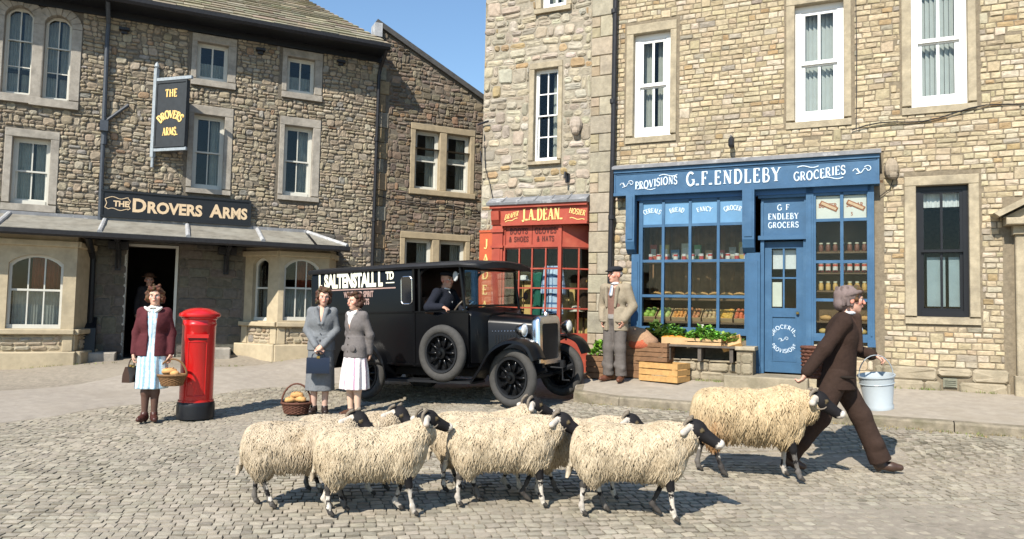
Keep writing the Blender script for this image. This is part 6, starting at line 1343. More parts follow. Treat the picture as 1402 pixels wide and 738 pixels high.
# ---- shepherd striding ahead of the flock (faces -y locally, turned to walk right)
def shepherd():
    J = dict(pelvis=(0, 0, .92), chest=(0, -.05, 1.23), neck=(0, -.085, 1.42), shL=(.18, -.06, 1.35), shR=(-.18, -.03, 1.35), elL=(.25, -.12, 1.11), elR=(-.24, .14, 1.11), wrL=(.20, -.34, 1.05), wrR=(-.26, .29, .90),
             hipL=(.09, 0, .89), hipR=(-.09, 0, .89), kneeL=(.09, -.22, .50), kneeR=(-.09, .16, .48), ankleL=(.09, -.385, .10), ankleR=(-.09, .43, .12), toeL=(.09, -.55, .045), toeR=(-.09, .30, .03), head=(0, -.13, 1.555))
    p = mk_person(gpt(3.09, 6.95, .01), R_(76), 'shepherd in a dark brown suit and mauve knitted cap striding with a bucket', 1.03)
    sk = (.60, .34, .25)
    body = leg_prims(J, sk) + torso_prims(J, sk, chest=.17) + arm_prims(J, sk) + [cap(J['neck'], J['head'], .05, .052, .03, sk)] + head_prims(J['head'], R_(2), R_(4), 0, sk, 1.0)
    body += hand_prims(J['wrL'], (0, -.95, -.25), (0, -.2, -1), .95, sk, thumb=-1) + hand_prims(J['wrR'], (-.05, .45, -.85), (.3, .5, .4), .9, sk, thumb=1)
    sdf_obj('body', body, 'skin', p, .007)
    BR = (.035, .021, .016); sdf_obj('trousers', trousers(J, (.042, .026, .02), (.112, .09, .09)), 'cloth', p, .009)
    jk = torso_prims(J, BR, .05, .03, .16, .15, .16, .105) + [stat([(.74, 0, .0, .195, .17), (.85, 0, 0, .19, .165), (1.05, 0, -.03, .175, .14), (1.2, 0, -.05, .17, .13)], .03, BR)] + [cap(J[a], J[b], ra, rb, .03, BR) for a, b, ra, rb in (('shL', 'elL', .07, .062), ('elL', 'wrL', .062, .052), ('shR', 'elR', .07, .062), ('elR', 'wrR', .062, .052))]
    jk += [cap((s * .07, -.19, 1.1), (s * .075, -.165, 1.4), .025, .035, .012, tuple(c * 1.25 for c in BR)) for s in (-1, 1)] + [ell((.2, -.06, .86), (.014, .07, .014), .01, DARK), ell((-.2, -.06, .86), (.014, .07, .014), .01, DARK)]
    sdf_obj('jacket', jk, 'cloth', p, .008)
    sdf_obj('shirt_collar', [ell((0, -.1, 1.435), (.064, .066, .028), .02, (.6, .6, .62)), cap((0, -.17, 1.39), (0, -.2, 1.28), .02, .028, .01, (.6, .6, .62))], 'cloth', p, .007)
    H = V3(J['head']); MV = (.19, .145, .135)
    kn = [ell(H + V3((0, .035, .045)), (.106, .118, .092), .02, MV), ell(H + V3((0, .09, -.035)), (.092, .065, .075), .03, MV)] + [dict(t='cap', a=tuple(H + V3((.1 * math.cos(a), .055 + .06 * math.sin(a), -.05))), b=tuple(H + V3((.075 * math.cos(a), .06 + .07 * math.sin(a), .115))), ra=.016, rb=.011, k=.006, col=tuple(c * .7 for c in MV), flat=None) for a in [PI * i / 9 * 1.9 for i in range(10)]]
    ring_ = [H + V3((.098 * math.cos(a), .015 + .1 * math.sin(a), .052 - .03 * math.sin(a))) for a in [2 * PI * i / 16 for i in range(17)]]
    kn += [cap(a_, b_, .019, .019, .006, tuple(c * .8 for c in MV)) for a_, b_ in zip(ring_, ring_[1:])]
    sdf_obj('knitted_cap', kn, 'cloth', p, .007)
    sdf_obj('hair', curls(J['head'], Matrix.Identity(3), [(x, -.06, .09) for x in (-.05, 0, .05)] + [(s * .075, -.02, z) for s in (-1, 1) for z in (.05, .0)] + [(x, -.03, .115) for x in (-.04, .04)], .017, (.085, .045, .025), 4, 40, .014) + [ell(H + V3((0, -.02, .06)), (.077, .078, .05), .02, (.085, .045, .025))], 'hair', p, .008)
    [sdf_obj('boots'[:-1], shoe_prims(J, (.06, .035, .025), q_), 'leather_shoe', p, .008) for q_ in 'LR']
    return p, J
# ---- driver seated in the cab
def driver():
    J = dict(pelvis=(0, 0, .1), chest=(0, -.02, .42), neck=(0, -.03, .61), shL=(.18, -.02, .545), shR=(-.18, -.02, .545), elL=(.25, -.16, .30), elR=(-.31, .03, .34), wrL=(.12, -.36, .28), wrR=(-.30, -.2, .35), hipL=(.1, -.02, .08), hipR=(-.1, -.02, .08), kneeL=(.14, -.42, .12), kneeR=(-.12, -.42, .12), ankleL=(.14, -.45, -.24), ankleR=(-.12, -.45, -.24), head=(0, -.06, .74))
    base = VAN_M @ V3((-.03, -.43, .97)); d2 = math.atan2(ax_x.y, ax_x.x); p = mk_person(tuple(base), d2 + PI / 2, 'driver in dark uniform holding the steering wheel of the black van', 1.0)
    sk = (.5, .28, .2); body = leg_prims(J, sk) + torso_prims(J, sk) + arm_prims(J, sk) + [cap(J['neck'], J['head'], .052, .052, .03, sk)] + head_prims(J['head'], R_(-10), 0, 0, sk, 1.0) + hand_prims(J['wrL'], (-.2, -.9, .1), (0, -.2, -1), 1.0, sk, thumb=-1) + hand_prims(J['wrR'], (-.1, -.9, -.2), (0, -.2, -1), .6, sk, thumb=1)
    sdf_obj('body', body, 'skin', p, .008)
    N = (.014, .016, .024); sdf_obj('jacket', torso_prims(J, N, .04, .03, .16, .15) + [cap(J[a], J[b], ra, rb, .03, N) for a, b, ra, rb in (('shL', 'elL', .07, .062), ('elL', 'wrL', .062, .05), ('shR', 'elR', .07, .062), ('elR', 'wrR', .062, .05))], 'cloth', p, .009)
    sdf_obj('trousers', [cap(J['hip' + q], J['knee' + q], .1, .085, .03, N) for q in 'LR'] + [cap(J['knee' + q], J['ankle' + q], .085, .07, .03, N) for q in 'LR'], 'cloth', p, .01)
    sdf_obj('shirt_collar', [cap((0, -.1, .57), (.0, -.145, .42), .02, .024, .01, (.6, .6, .6)), ell((0, -.05, .615), (.062, .06, .022), .02, (.6, .6, .6))], 'cloth', p, .008)
    H = V3(J['head']); sdf_obj('cap', [ell(H + V3((0, 0, .09)), (.105, .12, .04), .02, N), ell(H + V3((0, -.11, .055)), (.07, .04, .012), .01, N)], 'cloth', p, .009)
# ---- figure standing in the inn's doorway
def doorway_man():
    J = base_joints(toeL=(.1, -.13, .035), toeR=(-.1, -.13, .035)); b = LW(-.02, .55); p = mk_person((b.x, b.y, .45), AL + R_(8), 'person in dark clothes and hat standing in the shade of the inn doorway', .98)
    sk = (.5, .3, .22); body = leg_prims(J, sk) + torso_prims(J, sk) + arm_prims(J, sk) + [cap(J['neck'], J['head'], .052, .052, .03, sk)] + head_prims(J['head'], 0, 0, 0, sk) + hand_prims(J['wrL'], (0, -.1, -1), (-1, 0, 0), .5, sk, thumb=-1) + hand_prims(J['wrR'], (0, -.1, -1), (1, 0, 0), .5, sk, thumb=1)
    sdf_obj('body', body, 'skin', p, .008); N = (.03, .028, .03)
    sdf_obj('coat', torso_prims(J, N, .04, .03) + [stat([(.55, 0, 0, .2, .16), (.95, 0, 0, .18, .14), (1.1, 0, 0, .15, .12)], .03, N)] + [cap(J[a], J[b], ra, rb, .03, N) for a, b, ra, rb in (('shL', 'elL', .07, .06), ('elL', 'wrL', .06, .05), ('shR', 'elR', .07, .06), ('elR', 'wrR', .06, .05))], 'cloth', p, .01)
    sdf_obj('trousers', trousers(J, (.03, .03, .03)), 'cloth', p, .01); [sdf_obj('shoes'[:-1], shoe_prims(J, (.03, .02, .02), q_), 'leather_shoe', p, .009) for q_ in 'LR']
    H = V3(J['head']); sdf_obj('hat', [ell(H + V3((0, 0, .1)), (.1, .11, .06), .02, (.1, .05, .03)), ell(H + V3((0, 0, .07)), (.15, .16, .014), .01, (.1, .05, .03))], 'cloth', p, .009)
import time as _t; _t0 = _t.time()
PW, JW = woman_maroon(); PG, JG = woman_grey(); woman_cardigan(); man_tweed(); PS, JS = shepherd(); driver(); doorway_man()
print('people', round(_t.time() - _t0, 1))
# ================================================================== the flock
mat('fleece', (1, 1, 1), .95, .14, 40, .3, 90, attr=True, spec=.1, stain=(.33, .24, .14, .45), stain_scale=4.0, stain_lo=.52, stain_hi=.72)
mat('sheep_skin', (1, 1, 1), .75, .2, 60, .15, 120, attr=True, spec=.2)
mat('horn', (.17, .14, .105), .6, .25, 40, .3, 60)
BLK = (.012, .011, .012); WHT = (.62, .57, .5); GRY = (.25, .22, .19)
TR = [(-.40, .51, .05, .06), (-.36, .49, .12, .14), (-.25, .485, .15, .165), (-.05, .475, .16, .17), (.15, .475, .15, .17), (.28, .485, .135, .16), (.36, .51, .09, .12), (.41, .52, .05, .06)]     # trunk: x, zc, half width, half height
def trunk_at(x):
    a = np.array(TR); return tuple(float(np.interp(x, a[:, 0], a[:, i])) for i in (1, 2, 3))
def sheep_variant(name, neck, head, yaw, pitch, legs, seed, wool, long_=1.0, dirty=.2):
    """neck = joint between trunk and neck top; head = centre of skull; returns meshes of body, fleece, horns"""
    rd = random.Random(seed); hc = V3(head); R = Matrix.Rotation(yaw, 3, 'Z') @ Matrix.Rotation(pitch, 3, 'Y'); R4 = R.to_4x4(); P = lambda x, y, z: hc + R @ V3((x, y, z)) * 1.13
    pr = [ell((x, 0, trunk_at(x)[0]), (.14, trunk_at(x)[1] * .7, trunk_at(x)[2] * .72), .05, GRY) for x in (-.24, -.08, .08, .22)]
    nb = V3((.27, 0, .55)); pr += [cap(nb, neck, .10, .075, .05, GRY), cap(neck, hc, .075, .06, .04, BLK)]
    # head: skull, face, muzzle, ears, cheeks
    pr += [ell(P(-.01, 0, .01), (.085, .064, .07), .03, BLK, R4), cap(P(.02, 0, -.005), P(.125, 0, -.055), .058, .042, .02, BLK), ell(P(.15, 0, -.068), (.036, .036, .032), .02, WHT, R4), ell(P(.165, 0, -.055), (.023, .034, .023), .02, WHT, R4)]
    for q in (-1, 1):
        pr += [cap(P(-.035, .05 * q, .02), P(-.07, .13 * q, -.01), .02, .025, .012, (.52, .46, .39)), ell(P(.045, .052 * q, .012), (.012, .009, .010), .006, (.10, .075, .04), R4), ell(P(.17, .017 * q, -.058), (.008, .008, .007), .004, BLK, R4, paint=True)]
    pr.append(ell(P(.155, 0, -.083), (.03, .05, .006), .004, (.25, .2, .18), R4, paint=True))
    # legs: (hip/shoulder, knee or hock, fetlock, hoof)
    for (top, kn, fet, hoof, hind) in legs:
        top, kn, fet, hoof = V3(top), V3(kn), V3(fet), V3(hoof); c1 = rd.choice([BLK, (.05, .045, .04)]); c2 = rd.choice([(.52, .47, .40), (.42, .38, .33), (.12, .11, .10), (.05, .045, .042)])
        if hind: stf = top.lerp(kn, .5) + V3((.035, 0, .0)); pr += [cap(top, stf, .07, .05, .03, c1), cap(stf, kn, .046, .027, .02, c1)]
        else: pr += [cap(top, kn, .06, .028, .03, c1)]
        pr += [ell(kn, (.026, .024, .03), .015, c1), cap(kn, fet, .021, .017, .012, c2), ell(fet, (.023, .021, .023), .01, c2), cap(fet, hoof, .018, .021, .012, c2), cap(hoof + V3((.006, .009, 0)), hoof + V3((.025, .010, -.018)), .016, .014, .004, (.05, .045, .04)), cap(hoof + V3((.006, -.009, 0)), hoof + V3((.025, -.010, -.018)), .016, .014, .004, (.05, .045, .04))]
        for _ in range(4): t_ = rd.uniform(.05, .95); w0 = kn.lerp(fet, t_); pr.append(ell((w0.x + rd.uniform(-.02, .02), w0.y + rd.uniform(-.02, .02), w0.z), (.022, .022, rd.uniform(.012, .03)), .004, rd.choice([BLK, BLK, WHT]), None, paint=True))
    body = sdf_mesh(name + '_body', pr, .008); body.materials.append(MATS['sheep_skin'])
    # fleece: woolly core plus hanging locks
    core = [ell((x, 0, trunk_at(x)[0] + .01), (.15, trunk_at(x)[1] + .0, trunk_at(x)[2] + .0), .07, wool) for x in (-.26, -.14, -.02, .1, .22)]
    core += [cap((.26, 0, .56), V3(neck) - (V3(neck) - nb).normalized() * .02, .15, .095, .06, wool), ell((-.36, 0, .5), (.07, .12, .14), .06, wool)] + [ell((-.29, q * .075, .40), (.085, .06, .12), .05, wool) for q in (-1, 1)] + [ell((.25, q * .06, .42), (.075, .06, .10), .05, wool) for q in (-1, 1)]
    co = sdf_mesh('c', core, .0135, None, 2); nv = len(co.vertices); cv = np.zeros(nv * 3, np.float32); co.vertices.foreach_get('co', cv); cv = cv.reshape(-1, 3); cn = np.zeros(nv * 3, np.float32); co.vertices.foreach_get('normal', cn); cn = cn.reshape(-1, 3)
    nf_ = len(co.polygons); cf = np.zeros(nf_ * 4, np.int32); co.loops.foreach_get('vertex_index', cf); bpy.data.meshes.remove(co)
    VS = [cv - cn * .012]; FS = [cf.reshape(-1, 4)]; CS = [np.tile(np.array(wool) * .95, (nv, 1))]; base = nv
    order = list(range(nv)); rd.shuffle(order); cnt = 0
    for i in order:
        if cnt > 5200: break
        p = V3(cv[i]); n = V3(cn[i])
        if n.z < -.75: continue
        cnt += 1
        up = max(0, n.z); L = (.032 + .072 * (1 - up) * rd.uniform(.6, 1.35)) * long_ * (1.1 if p.z < .42 else 1)
        if p.x > .3: L *= .75
        down = V3((0, 0, -1)) - n * (-n.z); down = down.normalized() if down.length > .1 else V3((rd.uniform(-1, 1), rd.choice((-1, 1)), 0)).normalized()
        sidew = n.cross(down); rad = rd.uniform(.005, .011); ph = rd.uniform(0, 6.3); swirl_ = rd.uniform(-.2, .2); tint = rd.uniform(.86, 1.1); dk = 1 - dirty * max(0, (.42 - p.z) / .2) * rd.uniform(.3, 1)
        if rd.random() < .05: tint *= .82
        cl = mnoise.noise(p * 13.0); cl2 = mnoise.noise(p * 13.0 + V3((5, 3, 1))); tint *= 1 + .16 * cl; swirl_ += .5 * cl2
        ru = max(0, min(1, (-.12 - p.x) / .18)) * max(0, min(1, (.56 - p.z) / .16)) * (1 if long_ > 1.1 else 0) * rd.uniform(.5, 1)
        wool_ = tuple(a_ * (1 - ru) + b_ * ru for a_, b_ in zip(wool, (.30, .15, .06)))
        rings = []; cols = []
        for k in range(5):
            t = k / 4; out = (.012 + .02 * math.sin(t * 2.4)) * (1 - .5 * up) + .014 * cl * (1 - .4 * up)
            c = p + n * (out - .006) + down * (L * (t - .12)) + sidew * (.012 * math.sin(ph + t * 8) + swirl_ * L * t * .6) + V3((0, 0, -1)) * (.02 * t * t * (1 - up))
            r = rad * (1.0, 1.1, 1.0, .75, .2)[k]
            rings.append([c + (sidew * math.cos(a) + n * math.sin(a) * .8) * r for a in (0, PI / 2, PI, 3 * PI / 2)])
            w_ = tint * dk * (1.08 - .22 * t); cols += [(wool_[0] * w_, wool_[1] * w_ * (1 - .05 * t), wool_[2] * w_ * (1 - .14 * t))] * 4
        VS.append(np.array([q for r_ in rings for q in r_], np.float32)); f = []
        for k in range(4):
            for j in range(4): f.append((base + k * 4 + j, base + k * 4 + (j + 1) % 4, base + (k + 1) * 4 + (j + 1) % 4, base + (k + 1) * 4 + j))
        FS.append(np.array(f, np.int32)); CS.append(np.array(cols)); base += 20
    # woolly tail
    for j in range(26):
        a = V3((-.40, rd.uniform(-.03, .03), .56 - .010 * j)); VS.append(np.array([a + V3((rd.uniform(-.015, .0) - .003 * j * .8 + dx, rd.uniform(-.01, .01) + dy, dz)) for dx, dy, dz in ((-.02, 0, .02), (0, .03, .02), (.02, 0, .02), (0, -.03, .02), (-.025, 0, -.05), (-.01, .015, -.05), (0, 0, -.05), (-.01, -.015, -.05))], np.float32))
        FS.append(np.array([(base + q, base + (q + 1) % 4, base + 4 + (q + 1) % 4, base + 4 + q) for q in range(4)] + [(base + 7, base + 6, base + 5, base + 4)], np.int32)); c = np.array(wool) * rd.uniform(.75, 1.05); CS.append(np.tile(c, (8, 1))); base += 8
    V = np.concatenate(VS); F = np.concatenate(FS); C = np.concatenate(CS); me = bpy.data.meshes.new(name + '_fleece'); me.vertices.add(len(V)); me.vertices.foreach_set('co', V.astype(np.float32).ravel()); me.loops.add(len(F) * 4); me.loops.foreach_set('vertex_index', F.ravel().astype(np.int32)); me.polygons.add(len(F)); me.polygons.foreach_set('loop_start', np.arange(len(F), dtype=np.int32) * 4); me.polygons.foreach_set('use_smooth', np.ones(len(F), bool)); me.update(calc_edges=True)
    at = me.attributes.new('Col', 'FLOAT_COLOR', 'POINT'); at.data.foreach_set('color', np.concatenate([C, np.ones((len(C), 1))], 1).astype(np.float32).ravel()); me.materials.append(MATS['fleece'])
    horns = []
    for q in (-1, 1):
        mb = MB(); pts = [P(-.03 + .055 * math.sin(a) * -1 + .01, (.045 + .012 * a) * q, .06 + .05 * math.cos(a) - .03 - .008 * a) for a in [.2 + .42 * i for i in range(11)]]; mb.tube(pts, [.015 - .0011 * i for i in range(11)], 7); o = mb.build('horn', 'horn', None, smooth=True); horns.append(o.data); bpy.data.objects.remove(o)
    return body, me, horns
def L4(a, b, c, d):
    """four walking legs from swings (front near, front far, hind near, hind far); near side is y < 0"""
    out = []
    for (x, y, s, hind) in ((.24, -.09, a, 0), (.24, .09, b, 0), (-.27, -.08, c, 1), (-.27, .08, d, 1)):
        if not hind: out.append(((x, y, .42), (x + s * .35 + .01, y, .235), (x + s * .8 + (-.03 if s < 0 else 0), y, .075), (x + s * .85 + .012, y, .032 + (.02 if s < -.08 else 0)), 0))
        else: out.append(((x, y, .44), (x - .06 + s * .5, y, .225), (x - .045 + s * .95, y, .075), (x - .03 + s * 1.0, y, .032), 1))
    return out
CREAM = (.51, .435, .325); CREAM2 = (.47, .40, .305); GOLD = (.52, .415, .27)
SV = {
 'a': sheep_variant('sheep_a', (.37, 0, .61), (.455, -.0, .65), R_(-10), R_(6), L4(.06, -.08, -.06, .10), 1, CREAM),
 'b': sheep_variant('sheep_b', (.37, 0, .63), (.45, .01, .675), R_(-28), R_(10), L4(-.02, .10, .10, -.05), 2, CREAM2, 1.0, .3),
 'c': sheep_variant('sheep_c', (.37, .0, .67), (.425, .02, .735), R_(20), R_(0), L4(.09, -.05, -.02, .08), 3, CREAM),
 'd': sheep_variant('sheep_d', (.39, -.0, .58), (.48, -.0, .60), R_(4), R_(8), L4(.10, .0, .08, -.1), 4, GOLD, 1.25, .45),
}
def sheep(var, x, y, heading, label, s=1.0):
    body, fl, horns = SV[var]; o = empty('sheep', (x, y, gz(x, y) - .002), heading, label, 'sheep', 'flock of sheep crossing the cobbles'); o.scale = (s, s, s)
    meshobj('body', body, o); meshobj('fleece', fl, o)
    for h in horns: meshobj('horn', h, o)
    return o
sheep('a', .93, 5.50, R_(-9), 'cream sheep nearest the front, its black head against the golden lead sheep', 1.0)
sheep('a', -.02, 5.72, R_(3), 'cream sheep in the middle of the front row, right behind the foremost sheep', .97)
sheep('c', -.98, 5.42, R_(8), 'cream sheep with raised head turned away, third back in the front row', .92)
sheep('b', -1.56, 5.58, R_(10), 'last cream sheep at the left rear of the flock', .93)
sheep('b', -1.30, 5.98, R_(4), 'sheep mostly hidden in the back row nearest the wicker basket', .92)
sheep('c', -.2, 6.08, R_(0), 'sheep behind the middle one, head raised below the van wheel', .95)
sheep('a', .58, 6.0, R_(-2), 'sheep almost hidden behind the two front sheep, only its horns showing', .92)
sheep('d', 2.22, 6.72, R_(-12), 'shaggy golden lead sheep following the shepherd', 1.17)
# ================================================================== things in the square
mat('pillar_red', (.52, .012, .012), .25, .06, 5, coat=.4, spec=.5)
mat('wicker', (.21, .115, .05), .7, .3, 50, .5, 90)
mat('wicker_dark', (.12, .05, .032), .7, .3, 50, .5, 90)
mat('bag_navy', (.006, .011, .026), .35, .1, 20, spec=.5); mat('bag_brown', (.05, .028, .02), .4, .1, 20)
mat('bread', (.55, .31, .12), .8, .25, 20, .3, 40); mat('enamel', (.40, .45, .48), .3, .05, 6, spec=.5); mat('crate_new', (.46, .27, .10), .75, .2, 18, .2, 60); mat('crate_old', (.19, .105, .055), .85, .25, 14, .3, 60); mat('card_box', (.50, .33, .17), .85, .12, 10)
mat('produce', (1, 1, 1), .5, .2, 40, .15, 60, attr=True, spec=.35); mat('leaf', (1, 1, 1), .6, .25, 30, attr=True, spec=.3)
mat('plank_grey', (.10, .085, .07), .85, .3, 10, .3, 40)
# pillar box
pb = empty('pillar_box', gpt(-4.13, 9.72), R_(20), 'bright red cast iron pillar box with black base', 'pillar box')
m = MB(); m.lathe([(.236, 0), (.236, .16), (.23, .2), (.222, .215)], 40); smooth_by_angle(m.build('base', 'black_paint', pb), 40)
m = MB(); m.lathe([(.222, .215), (.222, .235), (.208, .24), (.208, 1.20), (.216, 1.21), (.216, 1.235), (.208, 1.245), (.208, 1.285), (.225, 1.30), (.225, 1.315)], 40); smooth_by_angle(m.build('drum', 'pillar_red', pb), 40)
m = MB(); m.lathe([(.225, 1.315), (.255, 1.325), (.262, 1.345), (.255, 1.37), (.225, 1.385), (.17, 1.415), (.1, 1.437), (0, 1.443)], 40); smooth_by_angle(m.build('cap', 'pillar_red', pb), 40)
m = MB(); m.box(-.13, .13, -.226, -.18, 1.05, 1.10); m.build('letter_slot_hood', 'pillar_red', pb)
m = MB(); m.box(-.11, .11, -.212, -.18, 1.03, 1.05); m.build('letter_slot', 'black_paint', pb)
m = MB(); vs = []; 
for i in range(13): a = -PI / 2 - .55 + 1.1 * i / 12; vs.append((.211 * math.cos(a), .211 * math.sin(a)))
for z in (.3, 1.0): m.tube([(x, y, z) for x, y in vs], .006, 5)
for k in (0, 12): m.tube([(vs[k][0], vs[k][1], .3), (vs[k][0], vs[k][1], 1.0)], .006, 5)
m.build('door_edge', 'pillar_red', pb)
# woven basket: rings of wicker, handle
def basket(loc, r, h, label, rotz=0, mt='wicker', handle=.26, sy=.75, flare=1.2, hatch=True, lean=(0, 0)):
    b = empty('basket', loc, rotz, label, 'basket'); b.rotation_euler = (lean[0], lean[1], rotz); n = 26; m = MB(); rows = 9
    for i in range(rows):
        t = i / (rows - 1); rr = r * (1 + (flare - 1) * t); z = .012 + h * t
        m.tube([((rr + (.006 if (j + i) % 2 else -.006)) * math.cos(2 * PI * j / n), (rr + (.006 if (j + i) % 2 else -.006)) * sy * math.sin(2 * PI * j / n), z) for j in range(n + 1)], h / rows * .62, 5, caps=False)
    m.build('weave', mt, b); m = MB(); m.prism_xy([(r * .98 * math.cos(2 * PI * j / n), r * .98 * sy * math.sin(2 * PI * j / n)) for j in range(n)], 0, .015); m.build('bottom', mt, b)
    m = MB(); rr = r * flare + .008; m.tube([(rr * math.cos(2 * PI * j / n), rr * sy * math.sin(2 * PI * j / n), h + .015) for j in range(n + 1)], .016, 6, caps=False); m.build('rim', mt, b)
    if handle: m = MB(); m.tube([(rr * math.cos(a), 0, h + handle * math.sin(a)) for a in [PI * i / 14 for i in range(15)]], .013, 6); m.build('handle', mt, b)
    return b
def ball_thing(name, loc, r, col, label, cat, group=None, sc=(1, 1, 1), mt='produce'):
    m = MB(); m.ball((0, 0, 0), r, 10, 7, col, sc); o = m.build(name, mt, None, smooth=True); o.location = loc; return setp(o, label, cat, group)
def loaf(loc, rz, L=.16, label='', group=None):
    m = MB(); m.tube([(-L / 2, 0, 0), (-L * .38, 0, .012), (0, 0, .02), (L * .38, 0, .012), (L / 2, 0, 0)], [.012, .045, .055, .045, .012], 10, flat=.8)
    for i in range(3): m.tube([(-L * .22 + i * L * .2, -.025, .06), (-L * .16 + i * L * .2, .025, .06)], .006, 5)
    o = m.build('bread_loaf', 'bread', None, smooth=True); o.location = loc; o.rotation_euler = (0, 0, rz); return setp(o, label, 'bread', group)
bx, by = -2.88, 9.98; basket(gpt(bx, by), .15, .13, 'dark wicker basket of bread standing on the cobbles', R_(5), 'wicker_dark', .27, .8, 1.25)
for i, (dx, dy, dz, a) in enumerate(((-.06, -.04, .17, .6), (.06, -.03, .18, -.4), (0, .06, .19, 1.2), (.01, -.02, .235, .2))): loaf((bx + dx, by + dy, gz(bx, by) + dz), a, .17, ['leftmost', 'rightmost', 'rearmost', 'topmost'][i] + ' bread loaf in the dark wicker basket on the cobbles', 'loaves in the wicker basket')
Mw = Matrix.Translation(PW.location) @ Matrix.Rotation(R_(14), 4, 'Z') @ Matrix.Scale(1.03, 4)
q = Mw @ V3((.225, -.05, .745)); bk = basket((q.x + .03, q.y - .02, q.z - .315), .125, .12, 'open shopping basket hanging from the hand of the woman in maroon', R_(14), 'wicker', .215, .75, 1.3)
loaf((q.x - .0, q.y - .03, q.z - .15), R_(20), .18, 'bread loaf in the basket of the woman in maroon')
ob = ball_thing('bread_roll', (q.x + .07, q.y - .04, q.z - .16), .05, (1, 1, 1), 'round bread roll in the basket of the woman in maroon', 'bread', None, (1.2, 1, .8), 'bread')
def handbag(M, sc, label, mt):
    b = empty('handbag', (0, 0, 0), 0, label, 'handbag'); b.matrix_world = M; w_, h, d = sc
    m = MB(); m.prism_yz([(-d, 0), (d, 0), (d * .9, h * .5), (d * .3, h), (-d * .3, h), (-d * .9, h * .5)], -w_, w_); smooth_by_angle(m.build('bag_body', mt, b), 30)
    m = MB(); m.tube([(w_ * .55 * math.cos(a), 0, h + .085 * math.sin(a)) for a in [PI * i / 10 for i in range(11)]], .008, 6); m.build('bag_handle', mt, b)
    m = MB(); m.box(-.02, .02, -d * .45, d * .45, h - .01, h + .02); m.build('clasp', 'brass', b); return b
Mg = Matrix.Translation(PG.location) @ Matrix.Rotation(R_(6), 4, 'Z') @ Matrix.Scale(1.035, 4)
handbag(Mg @ Matrix.Translation((.0, -.225, .545)) @ Matrix.Rotation(R_(8), 4, 'Z'), (.145, .2, .055), 'navy handbag in the hands of the woman in grey', 'bag_navy')
handbag(Mw @ Matrix.Translation((-.225, -.035, .48)) @ Matrix.Rotation(R_(70), 4, 'Z'), (.1, .19, .05), 'small brown handbag held by the woman in maroon', 'bag_brown')
# bucket and shepherd's basket
Ms = Matrix.Translation(PS.location) @ Matrix.Rotation(R_(76), 4, 'Z') @ Matrix.Scale(1.03, 4)
q = Ms @ V3((.205, -.43, 1.02)); bu = empty('bucket', (q.x - .03, q.y, q.z - .475), R_(10), 'pale enamel bucket swinging from the shepherd\'s hand', 'bucket'); bu.rotation_euler = (R_(4), R_(-7), 0)
m = MB(); m.lathe([(0, .03), (.115, .03), (.12, .0), (.128, .0), (.13, .03), (.122, .045), (.158, .305), (.168, .31), (.168, .322), (.156, .322), (.15, .31), (.116, .05), (0, .045)], 32); smooth_by_angle(m.build('pail', 'enamel', bu), 50)
m = MB(); m.tube([(.165 * math.cos(a), 0, .31 + .2 * math.sin(a)) for a in [PI * i / 14 for i in range(15)]], .005, 6); m.build('bail_handle', 'iron_grey', bu)
m = MB(); m.torus((0, 0, .245), .153, .004, None, 32, 6); m.build('hoop', 'enamel', bu)
q = Ms @ V3((.05, .17, .80)); basket((q.x, q.y, q.z + .03), .12, .27, 'deep brown basket on the shepherd\'s back', R_(76), 'wicker_dark', .0, .9, 1.1)
# ---- grocer's display (wall frame of the blue shop)
def RT_(o, s, y, z, rz=0): p = RW(s, y, z); o.location = p; o.rotation_euler = (0, 0, -AR + rz); return o
def crate(s, y, z, w_, d, h, mt, label, rz=0, slats=3, gap=.012, grp=None):
    c = empty('crate', (0, 0, 0), 0, label, 'crate', grp); RT_(c, s, y, z, rz); t = .012; sh = (h - gap * (slats - 1)) / slats
    for i in range(slats):
        z0 = i * (sh + gap)
        for (x0, x1, y0, y1) in ((-w_ / 2, w_ / 2, -d / 2, -d / 2 + t), (-w_ / 2, w_ / 2, d / 2 - t, d / 2), (-w_ / 2 - .001, -w_ / 2 + t, -d / 2 + t, d / 2 - t), (w_ / 2 - t, w_ / 2 + .001, -d / 2 + t, d / 2 - t)):
            m = MB(); m.box(x0, x1, y0, y1, z0, z0 + sh - U(0, .004)); m.build('slat', mt, c)
    for x in (-w_ / 2 + t + .012, w_ / 2 - t - .012):
        for yy in (-d / 2 + t + .012, d / 2 - t - .012): m = MB(); m.box(x - .012, x + .012, yy - .012, yy + .012, 0, h - .006); m.build('corner_post', mt, c)
    m = MB(); m.box(-w_ / 2 + t, w_ / 2 - t, -d / 2 + t, d / 2 - t, .004, .016); m.build('base', mt, c); return c
pz = lambda s, y: pav_z(s, y) + .004
crate(.98, -.58, pz(.98, -.58), .62, .42, .27, 'crate_new', 'new yellow slatted crate on the pavement beside the man in tweed', R_(-14))
crate(.80, -.42, pz(.98, -.58) + .275, .50, .34, .28, 'crate_old', 'dark old crate stacked on the yellow crate', R_(-8), 4, .006)
crate(.05, -.62, pz(.05, -.62), .44, .32, .34, 'crate_old', 'dark crate of green plants by the van\'s front wheel', R_(-6), 4, .008)
crate(.42, -.38, pz(.42, -.4), .42, .34, .54, 'crate_old', 'tall dark crate behind the man in tweed', R_(4), 5, .006)
